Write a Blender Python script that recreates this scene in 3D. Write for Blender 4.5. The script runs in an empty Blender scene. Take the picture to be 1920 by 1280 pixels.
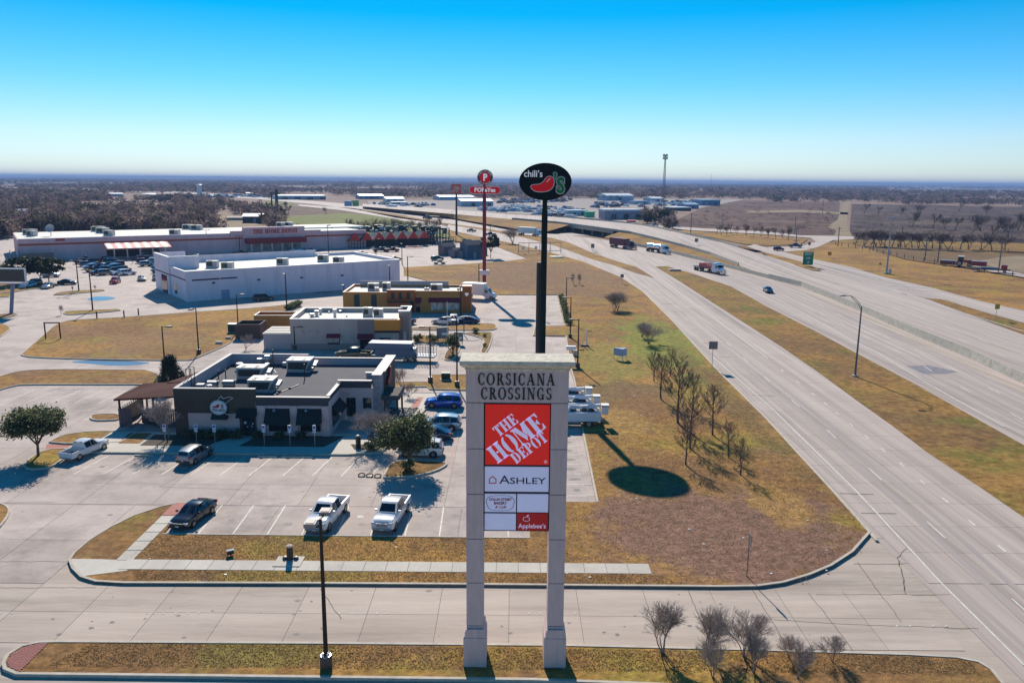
import bpy, bmesh, math, random
from math import sin, cos, pi, radians, sqrt, atan2
from mathutils import Vector, Matrix, noise
import numpy as np
random.seed(7)
RNG = np.random.default_rng(7)
SC = bpy.context.scene
COL = SC.collection

# ------------------------------------------------------------------ camera
H = 26.5
FOC = 1500.0
PIT, ROLL = radians(11.35), radians(0.5)
FW = Vector((0, cos(PIT), -sin(PIT)))
R0 = Vector((1, 0, 0)); U0 = R0.cross(FW)
RT = R0 * cos(ROLL) + U0 * sin(ROLL)
UP = -R0 * sin(ROLL) + U0 * cos(ROLL)
cam_d = bpy.data.cameras.new('camera'); cam = bpy.data.objects.new('camera', cam_d); COL.objects.link(cam)
cam_d.sensor_width = 36; cam_d.lens = FOC / 1920 * 36
cam_d.clip_start = 0.5; cam_d.clip_end = 60000
mw = Matrix((RT, UP, -FW)).transposed().to_4x4(); mw.translation = Vector((0, 0, H))
cam.matrix_world = mw
SC.camera = cam

# ------------------------------------------------------------------ world and sun
SUNDIR = Vector((-0.31, 1.50, 1.0)).normalized()          # towards the sun
EL = math.asin(SUNDIR.z); AZ = atan2(SUNDIR.x, SUNDIR.y)
wd = bpy.data.worlds.new('World'); SC.world = wd; wd.use_nodes = True
nt = wd.node_tree; nt.nodes.clear()
sky = nt.nodes.new('ShaderNodeTexSky'); sky.sky_type = 'NISHITA'; sky.sun_disc = False
sky.sun_elevation = EL; sky.sun_rotation = AZ
sky.altitude = 100; sky.air_density = 1.0; sky.dust_density = 0.0; sky.ozone_density = 2.5
hs = nt.nodes.new('ShaderNodeHueSaturation'); hs.inputs['Saturation'].default_value = 1.08
hs.inputs['Hue'].default_value = 0.5
bg = nt.nodes.new('ShaderNodeBackground'); bg.inputs['Strength'].default_value = 0.084
wo = nt.nodes.new('ShaderNodeOutputWorld')
tn = nt.nodes.new('ShaderNodeMix'); tn.data_type = 'RGBA'; tn.blend_type = 'MULTIPLY'; tn.inputs[0].default_value = 1.0
# clearer blue overhead, whiter towards the horizon
tc = nt.nodes.new('ShaderNodeTexCoord'); sx_ = nt.nodes.new('ShaderNodeSeparateXYZ'); nt.links.new(tc.outputs['Generated'], sx_.inputs[0])
er = nt.nodes.new('ShaderNodeValToRGB'); nt.links.new(sx_.outputs['Z'], er.inputs[0]); cr_ = er.color_ramp
for i, (p_, c_) in enumerate([(0.0, (.70, .80, 1.0)), (.05, (.68, .82, 1.0)), (.11, (.40, .78, 1.0)), (.21, (.10, .66, .90))]):
    e = cr_.elements[i] if i < 2 else cr_.elements.new(p_); e.position = p_; e.color = (*c_, 1)
et = nt.nodes.new('ShaderNodeMix'); et.data_type = 'RGBA'; et.blend_type = 'MULTIPLY'; et.inputs[0].default_value = 1.0; et.inputs[7].default_value = (1.12, 1.12, 1.15, 1)
nt.links.new(er.outputs[0], et.inputs[6]); nt.links.new(et.outputs[2], tn.inputs[7])
nt.links.new(sky.outputs[0], tn.inputs[6]); nt.links.new(tn.outputs[2], hs.inputs['Color']); nt.links.new(hs.outputs[0], bg.inputs['Color'])
nt.links.new(bg.outputs[0], wo.inputs['Surface'])
sd = bpy.data.lights.new('sun', 'SUN'); sd.energy = 4.7; sd.angle = radians(0.5); sd.color = (1.0, 0.915, 0.80)
sun = bpy.data.objects.new('sun', sd); COL.objects.link(sun)
sun.rotation_euler = SUNDIR.to_track_quat('Z', 'Y').to_euler()
SC.view_settings.view_transform = 'Standard'; SC.view_settings.look = 'None'
SC.view_settings.gamma = 1; SC.view_settings.exposure = 0.36; SC.view_settings.use_curve_mapping = False
SC.cycles.volume_bounces = 0
SC.cycles.max_bounces = 6

# ------------------------------------------------------------------ helpers
def P(px, py, z=0.0):
    """the point of the horizontal plane z that the photograph shows at pixel (px, py)"""
    d = FW + RT * ((px - 960) / FOC) + UP * ((640 - py) / FOC)
    t = (z - H) / d.z
    return Vector((d.x * t, d.y * t, z))

def PV(px, py, p0, ang):
    """hit on the vertical plane through p0 running along angle ang -> (u along, z)"""
    d = FW + RT * ((px - 960) / FOC) + UP * ((640 - py) / FOC)
    n = Vector((-sin(ang), cos(ang), 0)); o = Vector((0, 0, H))
    t = (Vector((p0[0], p0[1], 0)) - o).dot(n) / d.dot(n)
    q = o + d * t
    return ((q.x - p0[0]) * cos(ang) + (q.y - p0[1]) * sin(ang), q.z)

def HT(bx, by, ty):
    b = P(bx, by)
    lo, hi = 0.0, 150.0
    for _ in range(40):
        m = (lo + hi) / 2
        v = Vector((b.x, b.y, m)) - Vector((0, 0, H)); k = v.dot(FW)
        if 640 - FOC * v.dot(UP) / k > ty: lo = m
        else: hi = m
    return lo

MATS = {}
def mat(name, col, rough=0.8, metal=0.0, var=0.0, scale=1.0, bump=0.0, bscale=None, spec=0.5, col2=None,
        rand=0.0, emit=0.0, stretch=None, coat=0.0, detail=6, trans=0.0):
    if name in MATS: return MATS[name]
    m = bpy.data.materials.new(name); m.use_nodes = True
    t = m.node_tree; b = t.nodes['Principled BSDF']; L = t.links.new
    b.inputs['Roughness'].default_value = rough; b.inputs['Metallic'].default_value = metal
    b.inputs['Specular IOR Level'].default_value = spec
    b.inputs['Coat Weight'].default_value = coat; b.inputs['Coat Roughness'].default_value = 0.05
    c = (*col, 1)
    b.inputs['Base Color'].default_value = c
    if emit: 
        b.inputs['Emission Color'].default_value = c; b.inputs['Emission Strength'].default_value = emit
    src = None
    if var > 0 or bump > 0 or col2:
        g = t.nodes.new('ShaderNodeNewGeometry')
        mp = t.nodes.new('ShaderNodeMapping'); L(g.outputs['Position'], mp.inputs['Vector'])
        if stretch: mp.inputs['Scale'].default_value = stretch
        n = t.nodes.new('ShaderNodeTexNoise'); n.inputs['Scale'].default_value = scale
        n.inputs['Detail'].default_value = detail; n.inputs['Roughness'].default_value = 0.65
        L(mp.outputs[0], n.inputs['Vector'])
        if var > 0 or col2:
            mx = t.nodes.new('ShaderNodeMix'); mx.data_type = 'RGBA'
            rp = t.nodes.new('ShaderNodeMapRange'); rp.inputs[1].default_value = 0.3; rp.inputs[2].default_value = 0.7
            L(n.outputs['Fac'], rp.inputs[0]); L(rp.outputs[0], mx.inputs[0])
            if col2: a_, b_ = c, (*col2, 1)
            else: a_ = tuple(x * (1 - var) for x in col) + (1,); b_ = tuple(min(1, x * (1 + var)) for x in col) + (1,)
            mx.inputs[6].default_value = a_; mx.inputs[7].default_value = b_
            src = mx.outputs[2]
        if bump > 0:
            n2 = t.nodes.new('ShaderNodeTexNoise'); n2.inputs['Scale'].default_value = bscale or scale * 4
            n2.inputs['Detail'].default_value = 4
            L(mp.outputs[0], n2.inputs['Vector'])
            bp = t.nodes.new('ShaderNodeBump'); bp.inputs['Strength'].default_value = 1.0; bp.inputs['Distance'].default_value = bump
            L(n2.outputs['Fac'], bp.inputs['Height']); L(bp.outputs[0], b.inputs['Normal'])
    if rand > 0:
        oi = t.nodes.new('ShaderNodeObjectInfo')
        hv = t.nodes.new('ShaderNodeHueSaturation')
        mr = t.nodes.new('ShaderNodeMapRange'); mr.inputs[3].default_value = 1 - rand; mr.inputs[4].default_value = 1 + rand
        L(oi.outputs['Random'], mr.inputs[0]); L(mr.outputs[0], hv.inputs['Value'])
        if src: L(src, hv.inputs['Color'])
        else: hv.inputs['Color'].default_value = c
        src = hv.outputs[0]
    if src: L(src, b.inputs['Base Color'])
    MATS[name] = m
    return m

def translucent(m, f=.45):
    t = m.node_tree; L = t.links.new; b = t.nodes['Principled BSDF']; out = t.nodes['Material Output']; tr = t.nodes.new('ShaderNodeBsdfTranslucent'); mx = t.nodes.new('ShaderNodeMixShader'); mx.inputs[0].default_value = f
    if b.inputs['Base Color'].links: L(b.inputs['Base Color'].links[0].from_socket, tr.inputs['Color'])
    else: tr.inputs['Color'].default_value = b.inputs['Base Color'].default_value
    L(b.outputs[0], mx.inputs[1]); L(tr.outputs[0], mx.inputs[2]); L(mx.outputs[0], out.inputs['Surface']); return m

class MB:
    def __init__(s): s.v = []; s.f = []; s.m = []; s.cur = 0
    def add(s, vs, fs):
        o = len(s.v); s.v += [tuple(v) for v in vs]; s.f += [tuple(i + o for i in f) for f in fs]; s.m += [s.cur] * len(fs); return s
    def box(s, x0, x1, y0, y1, z0, z1):
        return s.add([(x0, y0, z0), (x1, y0, z0), (x1, y1, z0), (x0, y1, z0), (x0, y0, z1), (x1, y0, z1), (x1, y1, z1), (x0, y1, z1)],
                     [(0, 3, 2, 1), (4, 5, 6, 7), (0, 1, 5, 4), (1, 2, 6, 5), (2, 3, 7, 6), (3, 0, 4, 7)])
    def bar(s, a, b, w, h=None):
        a = Vector(a); b = Vector(b); h = h or w; d = (b - a)
        if d.length < 1e-6: return s
        d.normalize(); r = d.cross(Vector((0, 0, 1)))
        if r.length < 1e-3: r = Vector((1, 0, 0))
        r.normalize(); u = r.cross(d); vs = []
        for p in (a, b):
            for i, j in ((-1, -1), (1, -1), (1, 1), (-1, 1)): vs.append(p + r * (i * w / 2) + u * (j * h / 2))
        return s.add(vs, [(0, 1, 2, 3), (7, 6, 5, 4), (0, 4, 5, 1), (1, 5, 6, 2), (2, 6, 7, 3), (3, 7, 4, 0)])
    def cyl(s, a, b, r0, r1=None, n=12, cap=True):
        a = Vector(a); b = Vector(b); r1 = r0 if r1 is None else r1
        d = (b - a).normalized(); r = d.cross(Vector((0, 0, 1)))
        if r.length < 1e-3: r = Vector((1, 0, 0))
        r.normalize(); u = r.cross(d); vs = []
        for p, q in ((a, r0), (b, r1)):
            for i in range(n):
                t = 2 * pi * i / n; vs.append(p + (r * cos(t) + u * sin(t)) * q)
        fs = [(i, n + i, n + (i + 1) % n, (i + 1) % n) for i in range(n)]
        if cap: fs += [tuple(range(n)), tuple(range(2 * n - 1, n - 1, -1))]
        return s.add(vs, fs)
    def lathe(s, c, prof, n=12):
        vs = []; fs = []
        for (r, z) in prof:
            for i in range(n): vs.append((c[0] + r * cos(2 * pi * i / n), c[1] + r * sin(2 * pi * i / n), c[2] + z))
        k = len(prof)
        for j in range(k - 1):
            for i in range(n):
                fs.append((j * n + i, j * n + (i + 1) % n, (j + 1) * n + (i + 1) % n, (j + 1) * n + i))
        fs += [tuple(range(n - 1, -1, -1)), tuple(range((k - 1) * n, k * n))]
        return s.add(vs, fs)
    def prism(s, poly, z0, z1):
        n = len(poly); a = sum(poly[i][0] * poly[(i + 1) % n][1] - poly[(i + 1) % n][0] * poly[i][1] for i in range(n))
        if a < 0: poly = poly[::-1]
        vs = [(p[0], p[1], z0) for p in poly] + [(p[0], p[1], z1) for p in poly]
        return s.add(vs, [tuple(range(n - 1, -1, -1)), tuple(range(n, 2 * n))] + [(i, (i + 1) % n, n + (i + 1) % n, n + i) for i in range(n)])
    def xprism(s, poly, y0, y1):      # polygon in x,z extruded along y
        n = len(poly); vs = [(p[0], y0, p[1]) for p in poly] + [(p[0], y1, p[1]) for p in poly]
        return s.add(vs, [tuple(range(n)), tuple(range(2 * n - 1, n - 1, -1))] + [(i, n + i, n + (i + 1) % n, (i + 1) % n) for i in range(n)])
    def yprism(s, poly, x0, x1):      # polygon in y,z extruded along x
        n = len(poly); vs = [(x0, p[0], p[1]) for p in poly] + [(x1, p[0], p[1]) for p in poly]
        return s.add(vs, [tuple(range(n)), tuple(range(2 * n - 1, n - 1, -1))] + [(i, n + i, n + (i + 1) % n, (i + 1) % n) for i in range(n)])
    def poly(s, pts): return s.add(pts, [tuple(range(len(pts)))])
    def mesh(s, name, mats, smooth=False, angle=35):
        me = bpy.data.meshes.new(name); me.from_pydata(s.v, [], s.f)
        for m in (mats if isinstance(mats, (list, tuple)) else [mats]): me.materials.append(m)
        if isinstance(mats, (list, tuple)) and len(mats) > 1: me.polygons.foreach_set('material_index', s.m)
        bm = bmesh.new(); bm.from_mesh(me); bmesh.ops.recalc_face_normals(bm, faces=bm.faces); bm.to_mesh(me); bm.free()
        if smooth:
            me.polygons.foreach_set('use_smooth', [True] * len(me.polygons))
            try: me.set_sharp_from_angle(angle=radians(angle))
            except Exception: pass
        return me
    def build(s, name, mats, parent=None, loc=None, rz=0.0, smooth=False, angle=35, label=None):
        return place(name, s.mesh(name, mats, smooth, angle), parent, loc, rz, label)

def place(name, me, parent=None, loc=None, rz=0.0, label=None):
    o = bpy.data.objects.new(name, me); COL.objects.link(o)
    if parent is not None: o.parent = parent
    if loc is not None: o.location = loc
    if rz: o.rotation_euler = (0, 0, rz)
    if label: o['label'] = label
    return o

def thing(name, label, cat, loc=(0, 0, 0), rz=0.0, group=None):
    o = bpy.data.objects.new(name, None); COL.objects.link(o)
    o.location = loc; o.rotation_euler = (0, 0, rz); o['label'] = label; o['category'] = cat; o.empty_display_size = 0.5
    if group: o['group'] = group
    return o

def tag(o, label, cat, group=None):
    o['label'] = label; o['category'] = cat
    if group: o['group'] = group
    return o

def kids(o, _c={}):
    return [c for c in o.children]

def dup(root, loc, rz=None, label=None, group=None, scale=None, swap=None):
    r = root.copy(); COL.objects.link(r); r.location = loc
    if rz is not None: r.rotation_euler = (root.rotation_euler[0], root.rotation_euler[1], rz)
    if scale is not None: r.scale = (scale,) * 3 if isinstance(scale, (int, float)) else scale
    if label: r['label'] = label
    if group: r['group'] = group
    def rec(a, b):
        for ch in list(a.children):
            c = ch.copy(); COL.objects.link(c); c.parent = b
            rec(ch, c)
    rec(root, r)
    return r

def structure(name, me_or_mb, mats=None, smooth=False):
    o = me_or_mb.build(name, mats, smooth=smooth) if isinstance(me_or_mb, MB) else place(name, me_or_mb)
    o['kind'] = 'structure'; return o

ORD = ['first', 'second', 'third', 'fourth', 'fifth', 'sixth', 'seventh', 'eighth', 'ninth', 'tenth', 'eleventh', 'twelfth',
       'thirteenth', 'fourteenth', 'fifteenth', 'sixteenth', 'seventeenth', 'eighteenth', 'nineteenth', 'twentieth',
       'twenty-first', 'twenty-second', 'twenty-third', 'twenty-fourth', 'twenty-fifth', 'twenty-sixth', 'twenty-seventh', 'twenty-eighth', 'twenty-ninth', 'thirtieth']

def chaikin(pts, n=2, closed=True):
    pts = [Vector((p[0], p[1])) for p in pts]
    for _ in range(n):
        q = []; k = len(pts)
        rng = range(k) if closed else range(k - 1)
        if not closed: q.append(pts[0])
        for i in rng:
            a, b = pts[i], pts[(i + 1) % k]
            q += [a * 0.75 + b * 0.25, a * 0.25 + b * 0.75]
        if not closed: q.append(pts[-1])
        pts = q
    return pts

def offset(poly, d):
    """move a closed counter-clockwise polygon inwards by d"""
    n = len(poly); a = sum(poly[i][0] * poly[(i + 1) % n][1] - poly[(i + 1) % n][0] * poly[i][1] for i in range(n))
    if a < 0: poly = poly[::-1]
    out = []
    for i in range(n):
        p0, p1, p2 = Vector(poly[i - 1]), Vector(poly[i]), Vector(poly[(i + 1) % n])
        d1 = (p1 - p0); d2 = (p2 - p1)
        if d1.length < 1e-6 or d2.length < 1e-6: out.append(p1); continue
        n1 = Vector((-d1.y, d1.x)).normalized(); n2 = Vector((-d2.y, d2.x)).normalized()
        b = n1 + n2
        if b.length < 1e-3: b = n1
        b.normalize(); c = max(0.4, b.dot(n1)); out.append(p1 + b * (d / c))
    return out

def px2w(pts, z=0.0): return [P(x, y, z).xy for x, y in pts]

def sheet(name, poly, z, m, thick=None):
    bm = bmesh.new(); vs = [bm.verts.new((p[0], p[1], z)) for p in poly]; f = bm.faces.new(vs)
    if f.normal.z < 0: bmesh.ops.reverse_faces(bm, faces=[f])
    bm.normal_update()
    if thick:
        r = bmesh.ops.extrude_face_region(bm, geom=[f]); 
        for e in r['geom']:
            if isinstance(e, bmesh.types.BMVert): e.co.z += thick
    bmesh.ops.triangulate(bm, faces=[g for g in bm.faces if len(g.verts) > 4])
    bmesh.ops.recalc_face_normals(bm, faces=bm.faces)
    me = bpy.data.meshes.new(name); bm.to_mesh(me); bm.free()
    if isinstance(m, (list, tuple)):
        for q in m: me.materials.append(q)
    else: me.materials.append(m)
    o = place(name, me); o['kind'] = 'structure'; return o

def ribbon(mb, pts, w, z0, z1, closed=False):
    """a strip w wide to the left of the way pts runs, from z0 to z1"""
    n = len(pts); L_ = []; R_ = []
    for i in range(n):
        a = Vector(pts[i - 1] if (i > 0 or closed) else pts[i]); b = Vector(pts[i]); c = Vector(pts[(i + 1) % n] if (i < n - 1 or closed) else pts[i])
        d = (c - a)
        if d.length < 1e-6: d = Vector((1, 0))
        d.normalize(); nn = Vector((-d.y, d.x)); R_.append(b); L_.append(b + nn * w)
    vs = []
    for i in range(n):
        vs += [(R_[i].x, R_[i].y, z0), (L_[i].x, L_[i].y, z0), (L_[i].x, L_[i].y, z1), (R_[i].x, R_[i].y, z1)]
    fs = []
    for i in range(n if closed else n - 1):
        a = i * 4; b = ((i + 1) % n) * 4
        for j in range(4): fs.append((a + j, a + (j + 1) % 4, b + (j + 1) % 4, b + j))
    if not closed: fs += [(0, 1, 2, 3), ((n - 1) * 4 + 3, (n - 1) * 4 + 2, (n - 1) * 4 + 1, (n - 1) * 4)]
    mb.add(vs, fs)

# ------------------------------------------------------------------ materials
def ground_mat(name, cols, scale=0.05, fine=1.2, bump=0.08, pat=0.9, thr=(0.35, 0.65), fbump=3.0, blobs=()):
    m = bpy.data.materials.new(name); m.use_nodes = True; t = m.node_tree; b = t.nodes['Principled BSDF']; L = t.links.new
    b.inputs['Roughness'].default_value = 0.95; b.inputs['Specular IOR Level'].default_value = 0.1
    g = t.nodes.new('ShaderNodeNewGeometry')
    def nz(s, d=8, off=0, st=None):
        mp = t.nodes.new('ShaderNodeMapping'); mp.inputs['Location'].default_value = (off, off * 1.7, off * .3)
        if st: mp.inputs['Scale'].default_value = st
        L(g.outputs['Position'], mp.inputs[0]); n = t.nodes.new('ShaderNodeTexNoise'); n.inputs['Scale'].default_value = s
        n.inputs['Detail'].default_value = d; n.inputs['Roughness'].default_value = 0.7; L(mp.outputs[0], n.inputs[0]); return n.outputs['Fac']
    def mix(f, a, c, lo=thr[0], hi=thr[1]):
        r = t.nodes.new('ShaderNodeMapRange'); r.inputs[1].default_value = lo; r.inputs[2].default_value = hi; r.clamp = True; L(f, r.inputs[0])
        x = t.nodes.new('ShaderNodeMix'); x.data_type = 'RGBA'; L(r.outputs[0], x.inputs[0])
        for i, q in ((6, a), (7, c)):
            if isinstance(q, tuple): x.inputs[i].default_value = (*q, 1)
            else: L(q, x.inputs[i])
        return x.outputs[2]
    c = mix(nz(scale, 5), cols[0], cols[1])
    if len(cols) > 2: c = mix(nz(scale * 1.7, 5, 31), c, cols[2], 0.5, 0.68)
    if len(cols) > 3: c = mix(nz(scale * 2.6, 6, 77), c, cols[3], 0.53, 0.70)
    for (bx, by, rx, ry, bc, amt) in blobs:      # patches of barer soil or greener turf where they lie
        mp = t.nodes.new('ShaderNodeMapping'); mp.vector_type = 'POINT'; mp.inputs['Location'].default_value = (-bx / rx, -by / ry, 0); mp.inputs['Scale'].default_value = (1 / rx, 1 / ry, 0); L(g.outputs['Position'], mp.inputs[0])
        ln = t.nodes.new('ShaderNodeVectorMath'); ln.operation = 'LENGTH'; L(mp.outputs[0], ln.inputs[0])
        ad = t.nodes.new('ShaderNodeMath'); ad.operation = 'MULTIPLY_ADD'; L(nz(.22, 6, bx), ad.inputs[0]); ad.inputs[1].default_value = -2.2; ad.inputs[2].default_value = 2.1
        sb = t.nodes.new('ShaderNodeMath'); sb.operation = 'SUBTRACT'; L(ad.outputs[0], sb.inputs[0]); L(ln.outputs['Value'], sb.inputs[1])
        r = t.nodes.new('ShaderNodeMapRange'); r.inputs[1].default_value = -.12; r.inputs[2].default_value = .25; r.inputs[4].default_value = amt; L(sb.outputs[0], r.inputs[0])
        x = t.nodes.new('ShaderNodeMix'); x.data_type = 'RGBA'; L(r.outputs[0], x.inputs[0]); L(c, x.inputs[6]); x.inputs[7].default_value = (*bc, 1); c = x.outputs[2]
    # fine mottling: dead thatch and bare spots
    f1 = nz(fine, 10, 5); mr = t.nodes.new('ShaderNodeMapRange'); mr.inputs[1].default_value = 0.32; mr.inputs[2].default_value = 0.68
    mr.inputs[3].default_value = 1 - pat * 0.5; mr.inputs[4].default_value = 1 + pat * 0.5; L(f1, mr.inputs[0])
    hv = t.nodes.new('ShaderNodeHueSaturation'); L(c, hv.inputs['Color']); L(mr.outputs[0], hv.inputs['Value'])
    L(hv.outputs[0], b.inputs['Base Color'])
    bp = t.nodes.new('ShaderNodeBump'); bp.inputs['Distance'].default_value = bump; bp.inputs['Strength'].default_value = 1
    L(nz(fbump, 6, 11), bp.inputs['Height']); L(bp.outputs[0], b.inputs['Normal'])
    MATS[name] = m; return m

def concrete_mat(name, c0, c1, rand=0.03, stretch=(1, 1, 1), dark=0.5, tyre=None):
    m = bpy.data.materials.new(name); m.use_nodes = True; t = m.node_tree; b = t.nodes['Principled BSDF']; L = t.links.new
    b.inputs['Roughness'].default_value = 0.85; b.inputs['Specular IOR Level'].default_value = 0.25
    g = t.nodes.new('ShaderNodeNewGeometry')
    def nz(s, d, off=0, st=stretch):
        mp = t.nodes.new('ShaderNodeMapping'); mp.inputs['Location'].default_value = (off, off * 1.3, 0); mp.inputs['Scale'].default_value = st
        L(g.outputs['Position'], mp.inputs[0]); n = t.nodes.new('ShaderNodeTexNoise'); n.inputs['Scale'].default_value = s
        n.inputs['Detail'].default_value = d; n.inputs['Roughness'].default_value = 0.7; L(mp.outputs[0], n.inputs[0]); return n.outputs['Fac']
    def rng(f, a, bb, c, d):
        r = t.nodes.new('ShaderNodeMapRange'); r.inputs[1].default_value = a; r.inputs[2].default_value = bb; r.inputs[3].default_value = c; r.inputs[4].default_value = d
        L(f, r.inputs[0]); return r.outputs[0]
    x = t.nodes.new('ShaderNodeMix'); x.data_type = 'RGBA'; L(rng(nz(0.25, 8), 0.35, 0.65, 0, 1), x.inputs[0])
    x.inputs[6].default_value = (*c0, 1); x.inputs[7].default_value = (*c1, 1)
    # darker worn patches
    v = rng(nz(0.13, 7, 40), 0.52, 0.72, 1.0, 1 - dark * 0.45)
    v2 = rng(nz(3.0, 5, 9), 0.3, 0.7, 0.94, 1.06)
    mu = t.nodes.new('ShaderNodeMath'); mu.operation = 'MULTIPLY'; L(v, mu.inputs[0]); L(v2, mu.inputs[1])
    oi = t.nodes.new('ShaderNodeObjectInfo'); v3 = rng(oi.outputs['Random'], 0, 1, 1 - rand, 1 + rand)
    m2 = t.nodes.new('ShaderNodeMath'); m2.operation = 'MULTIPLY'; L(mu.outputs[0], m2.inputs[0]); L(v3, m2.inputs[1])
    hv = t.nodes.new('ShaderNodeHueSaturation'); L(x.outputs[2], hv.inputs['Color']); L(m2.outputs[0], hv.inputs['Value'])
    L(hv.outputs[0], b.inputs['Base Color'])
    MATS[name] = m; return m

M_conc = concrete_mat('concrete_lot', (0.40, 0.325, 0.285), (0.54, 0.445, 0.385), 0.085, (1, 1, 1), 1.0)
M_concx = concrete_mat('concrete_street', (0.41, 0.33, 0.27), (0.54, 0.445, 0.365), 0.06, (0.22, 1.8, 1), 1.0)
M_concy = concrete_mat('concrete_highway', (0.38, 0.31, 0.27), (0.55, 0.455, 0.39), 0.04, (2.2, 0.05, 1), 1.0)
M_walk = concrete_mat('concrete_walk', (0.50, 0.45, 0.38), (0.58, 0.53, 0.45), 0.05, (1, 1, 1), 0.3)
M_kerb = mat('kerb_concrete', (0.50, 0.44, 0.36), 0.9, var=0.18, scale=1.5)
M_joint = mat('joint_sealant', (0.16, 0.13, 0.11), 0.95, var=0.3, scale=2)
M_grass = ground_mat('dormant_grass', [(0.38, 0.205, 0.06), (0.25, 0.135, 0.055), (0.30, 0.23, 0.045), (0.26, 0.15, 0.09)], 0.06, 1.6, 0.10, 0.9, thr=(0.44, 0.56),
    blobs=[(17, 58, 11, 9, (0.245, 0.138, 0.10), .9), (22.5, 64, 2.5, 6, (0.42, 0.24, 0.07), .7), (24.5, 132, 6, 26, (0.23, 0.25, 0.05), .85), (15, 118, 5, 14, (0.27, 0.25, 0.06), .6), (12, 86, 4, 5, (0.44, 0.27, 0.08), .6), (14, 100, 6, 5, (0.20, 0.12, 0.07), .7), (8, 225, 26, 40, (0.23, 0.135, 0.08), .75), (27, 100, 2, 30, (0.17, 0.12, 0.05), .6), (-14, 41, 4, 1.5, (0.26, 0.23, 0.05), .6), (-60, 130, 9, 9, (0.26, 0.15, 0.08), .6)])
M_grassg = ground_mat('greening_grass', [(0.31, 0.17, 0.05), (0.21, 0.12, 0.05), (0.16, 0.165, 0.03), (0.26, 0.175, 0.045)], 0.055, 1.1, 0.10, 1.0, thr=(0.44, 0.58))
M_grassr = ground_mat('reddish_grass', [(0.17, 0.10, 0.065), (0.22, 0.135, 0.055), (0.14, 0.105, 0.045), (0.26, 0.17, 0.06)], 0.06, 1.3, 0.10, 0.9)
M_field = ground_mat('far_field', [(0.20, 0.13, 0.085), (0.13, 0.085, 0.065), (0.17, 0.13, 0.06), (0.09, 0.065, 0.055)], 0.010, 0.12, 0.3, 0.7, fbump=0.5)
M_prairie = ground_mat('purple_prairie', [(0.095, 0.062, 0.055), (0.06, 0.042, 0.042), (0.16, 0.115, 0.08)], 0.012, 0.10, 0.4, 1.3, thr=(.44, .58), fbump=0.3)
M_green = ground_mat('green_meadow', [(0.20, 0.21, 0.06), (0.17, 0.18, 0.05)], 0.02, 0.2, 0.2, 0.4, fbump=0.5)
M_tan = ground_mat('tan_clearing', [(0.33, 0.25, 0.16), (0.25, 0.19, 0.12)], 0.03, 0.2, 0.2, 0.4, fbump=0.5)
M_line = mat('road_paint_white', (0.66, 0.62, 0.56), 0.8, var=0.22, scale=1.5)
M_liney = mat('road_paint_yellow', (0.66, 0.50, 0.22), 0.7, var=0.12, scale=2)
M_liney2 = mat('stall_paint', (0.72, 0.66, 0.54), 0.8, var=0.25, scale=2)
M_black = mat('black_metal', (0.02, 0.018, 0.018), 0.45)
M_dkgreen = mat('dark_green_metal', (0.006, 0.016, 0.012), 0.7, spec=.15)
M_bronze = mat('bronze_pole', (0.03, 0.018, 0.013), 0.6, spec=.25)
M_white = mat('white_paint', (0.80, 0.80, 0.78), 0.5)
M_glass = mat('dark_glass', (0.012, 0.018, 0.025), 0.06, spec=0.8)
M_rubber = mat('tyre_rubber', (0.02, 0.02, 0.02), 0.85)
M_rim = mat('alloy_rim', (0.45, 0.45, 0.47), 0.3, metal=0.8)
M_chrome = mat('chrome', (0.7, 0.7, 0.72), 0.15, metal=1.0)
M_redlamp = mat('red_lamp_glass', (0.35, 0.01, 0.01), 0.2)
M_headlamp = mat('headlamp_glass', (0.55, 0.57, 0.6), 0.1)
M_steel = mat('galvanised_steel', (0.45, 0.45, 0.46), 0.4, metal=0.6)
M_plate = mat('number_plate', (0.6, 0.62, 0.66), 0.5)
M_bark = mat('grey_brown_bark', (0.13, 0.095, 0.075), 0.95, var=0.3, scale=4)
M_barkl = mat('pale_bark', (0.26, 0.20, 0.17), 0.95, var=0.3, scale=4)
M_twig = mat('bare_twigs', (0.155, 0.105, 0.085), 0.95, var=0.3, scale=1.5)
M_twigm = mat('greyish_twigs', (0.38, 0.30, 0.25), 0.95, var=0.3, scale=1.5)
M_twigl = mat('pale_twigs', (0.36, 0.29, 0.26), 0.95, var=0.3, scale=1.5)

# ------------------------------------------------------------------ terrain, pavements
def poly_len(pts): return sum((Vector(pts[i + 1]) - Vector(pts[i])).length for i in range(len(pts) - 1))
def at_len(pts, s):
    for i in range(len(pts) - 1):
        a, b = Vector(pts[i]), Vector(pts[i + 1]); l = (b - a).length
        if s <= l or i == len(pts) - 2:
            d = (b - a).normalized(); return a + d * s, d
        s -= l
def off_line(pts, d):
    """open line moved d to its left"""
    out = []
    for i in range(len(pts)):
        a = Vector(pts[max(i - 1, 0)]); c = Vector(pts[min(i + 1, len(pts) - 1)]); t = (c - a).normalized()
        out.append(Vector(pts[i]) + Vector((-t.y, t.x)) * d)
    return out
def resample(pts, step):
    L_ = poly_len(pts); n = max(1, int(L_ / step)); return [at_len(pts, L_ * i / n)[0] for i in range(n + 1)]

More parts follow.
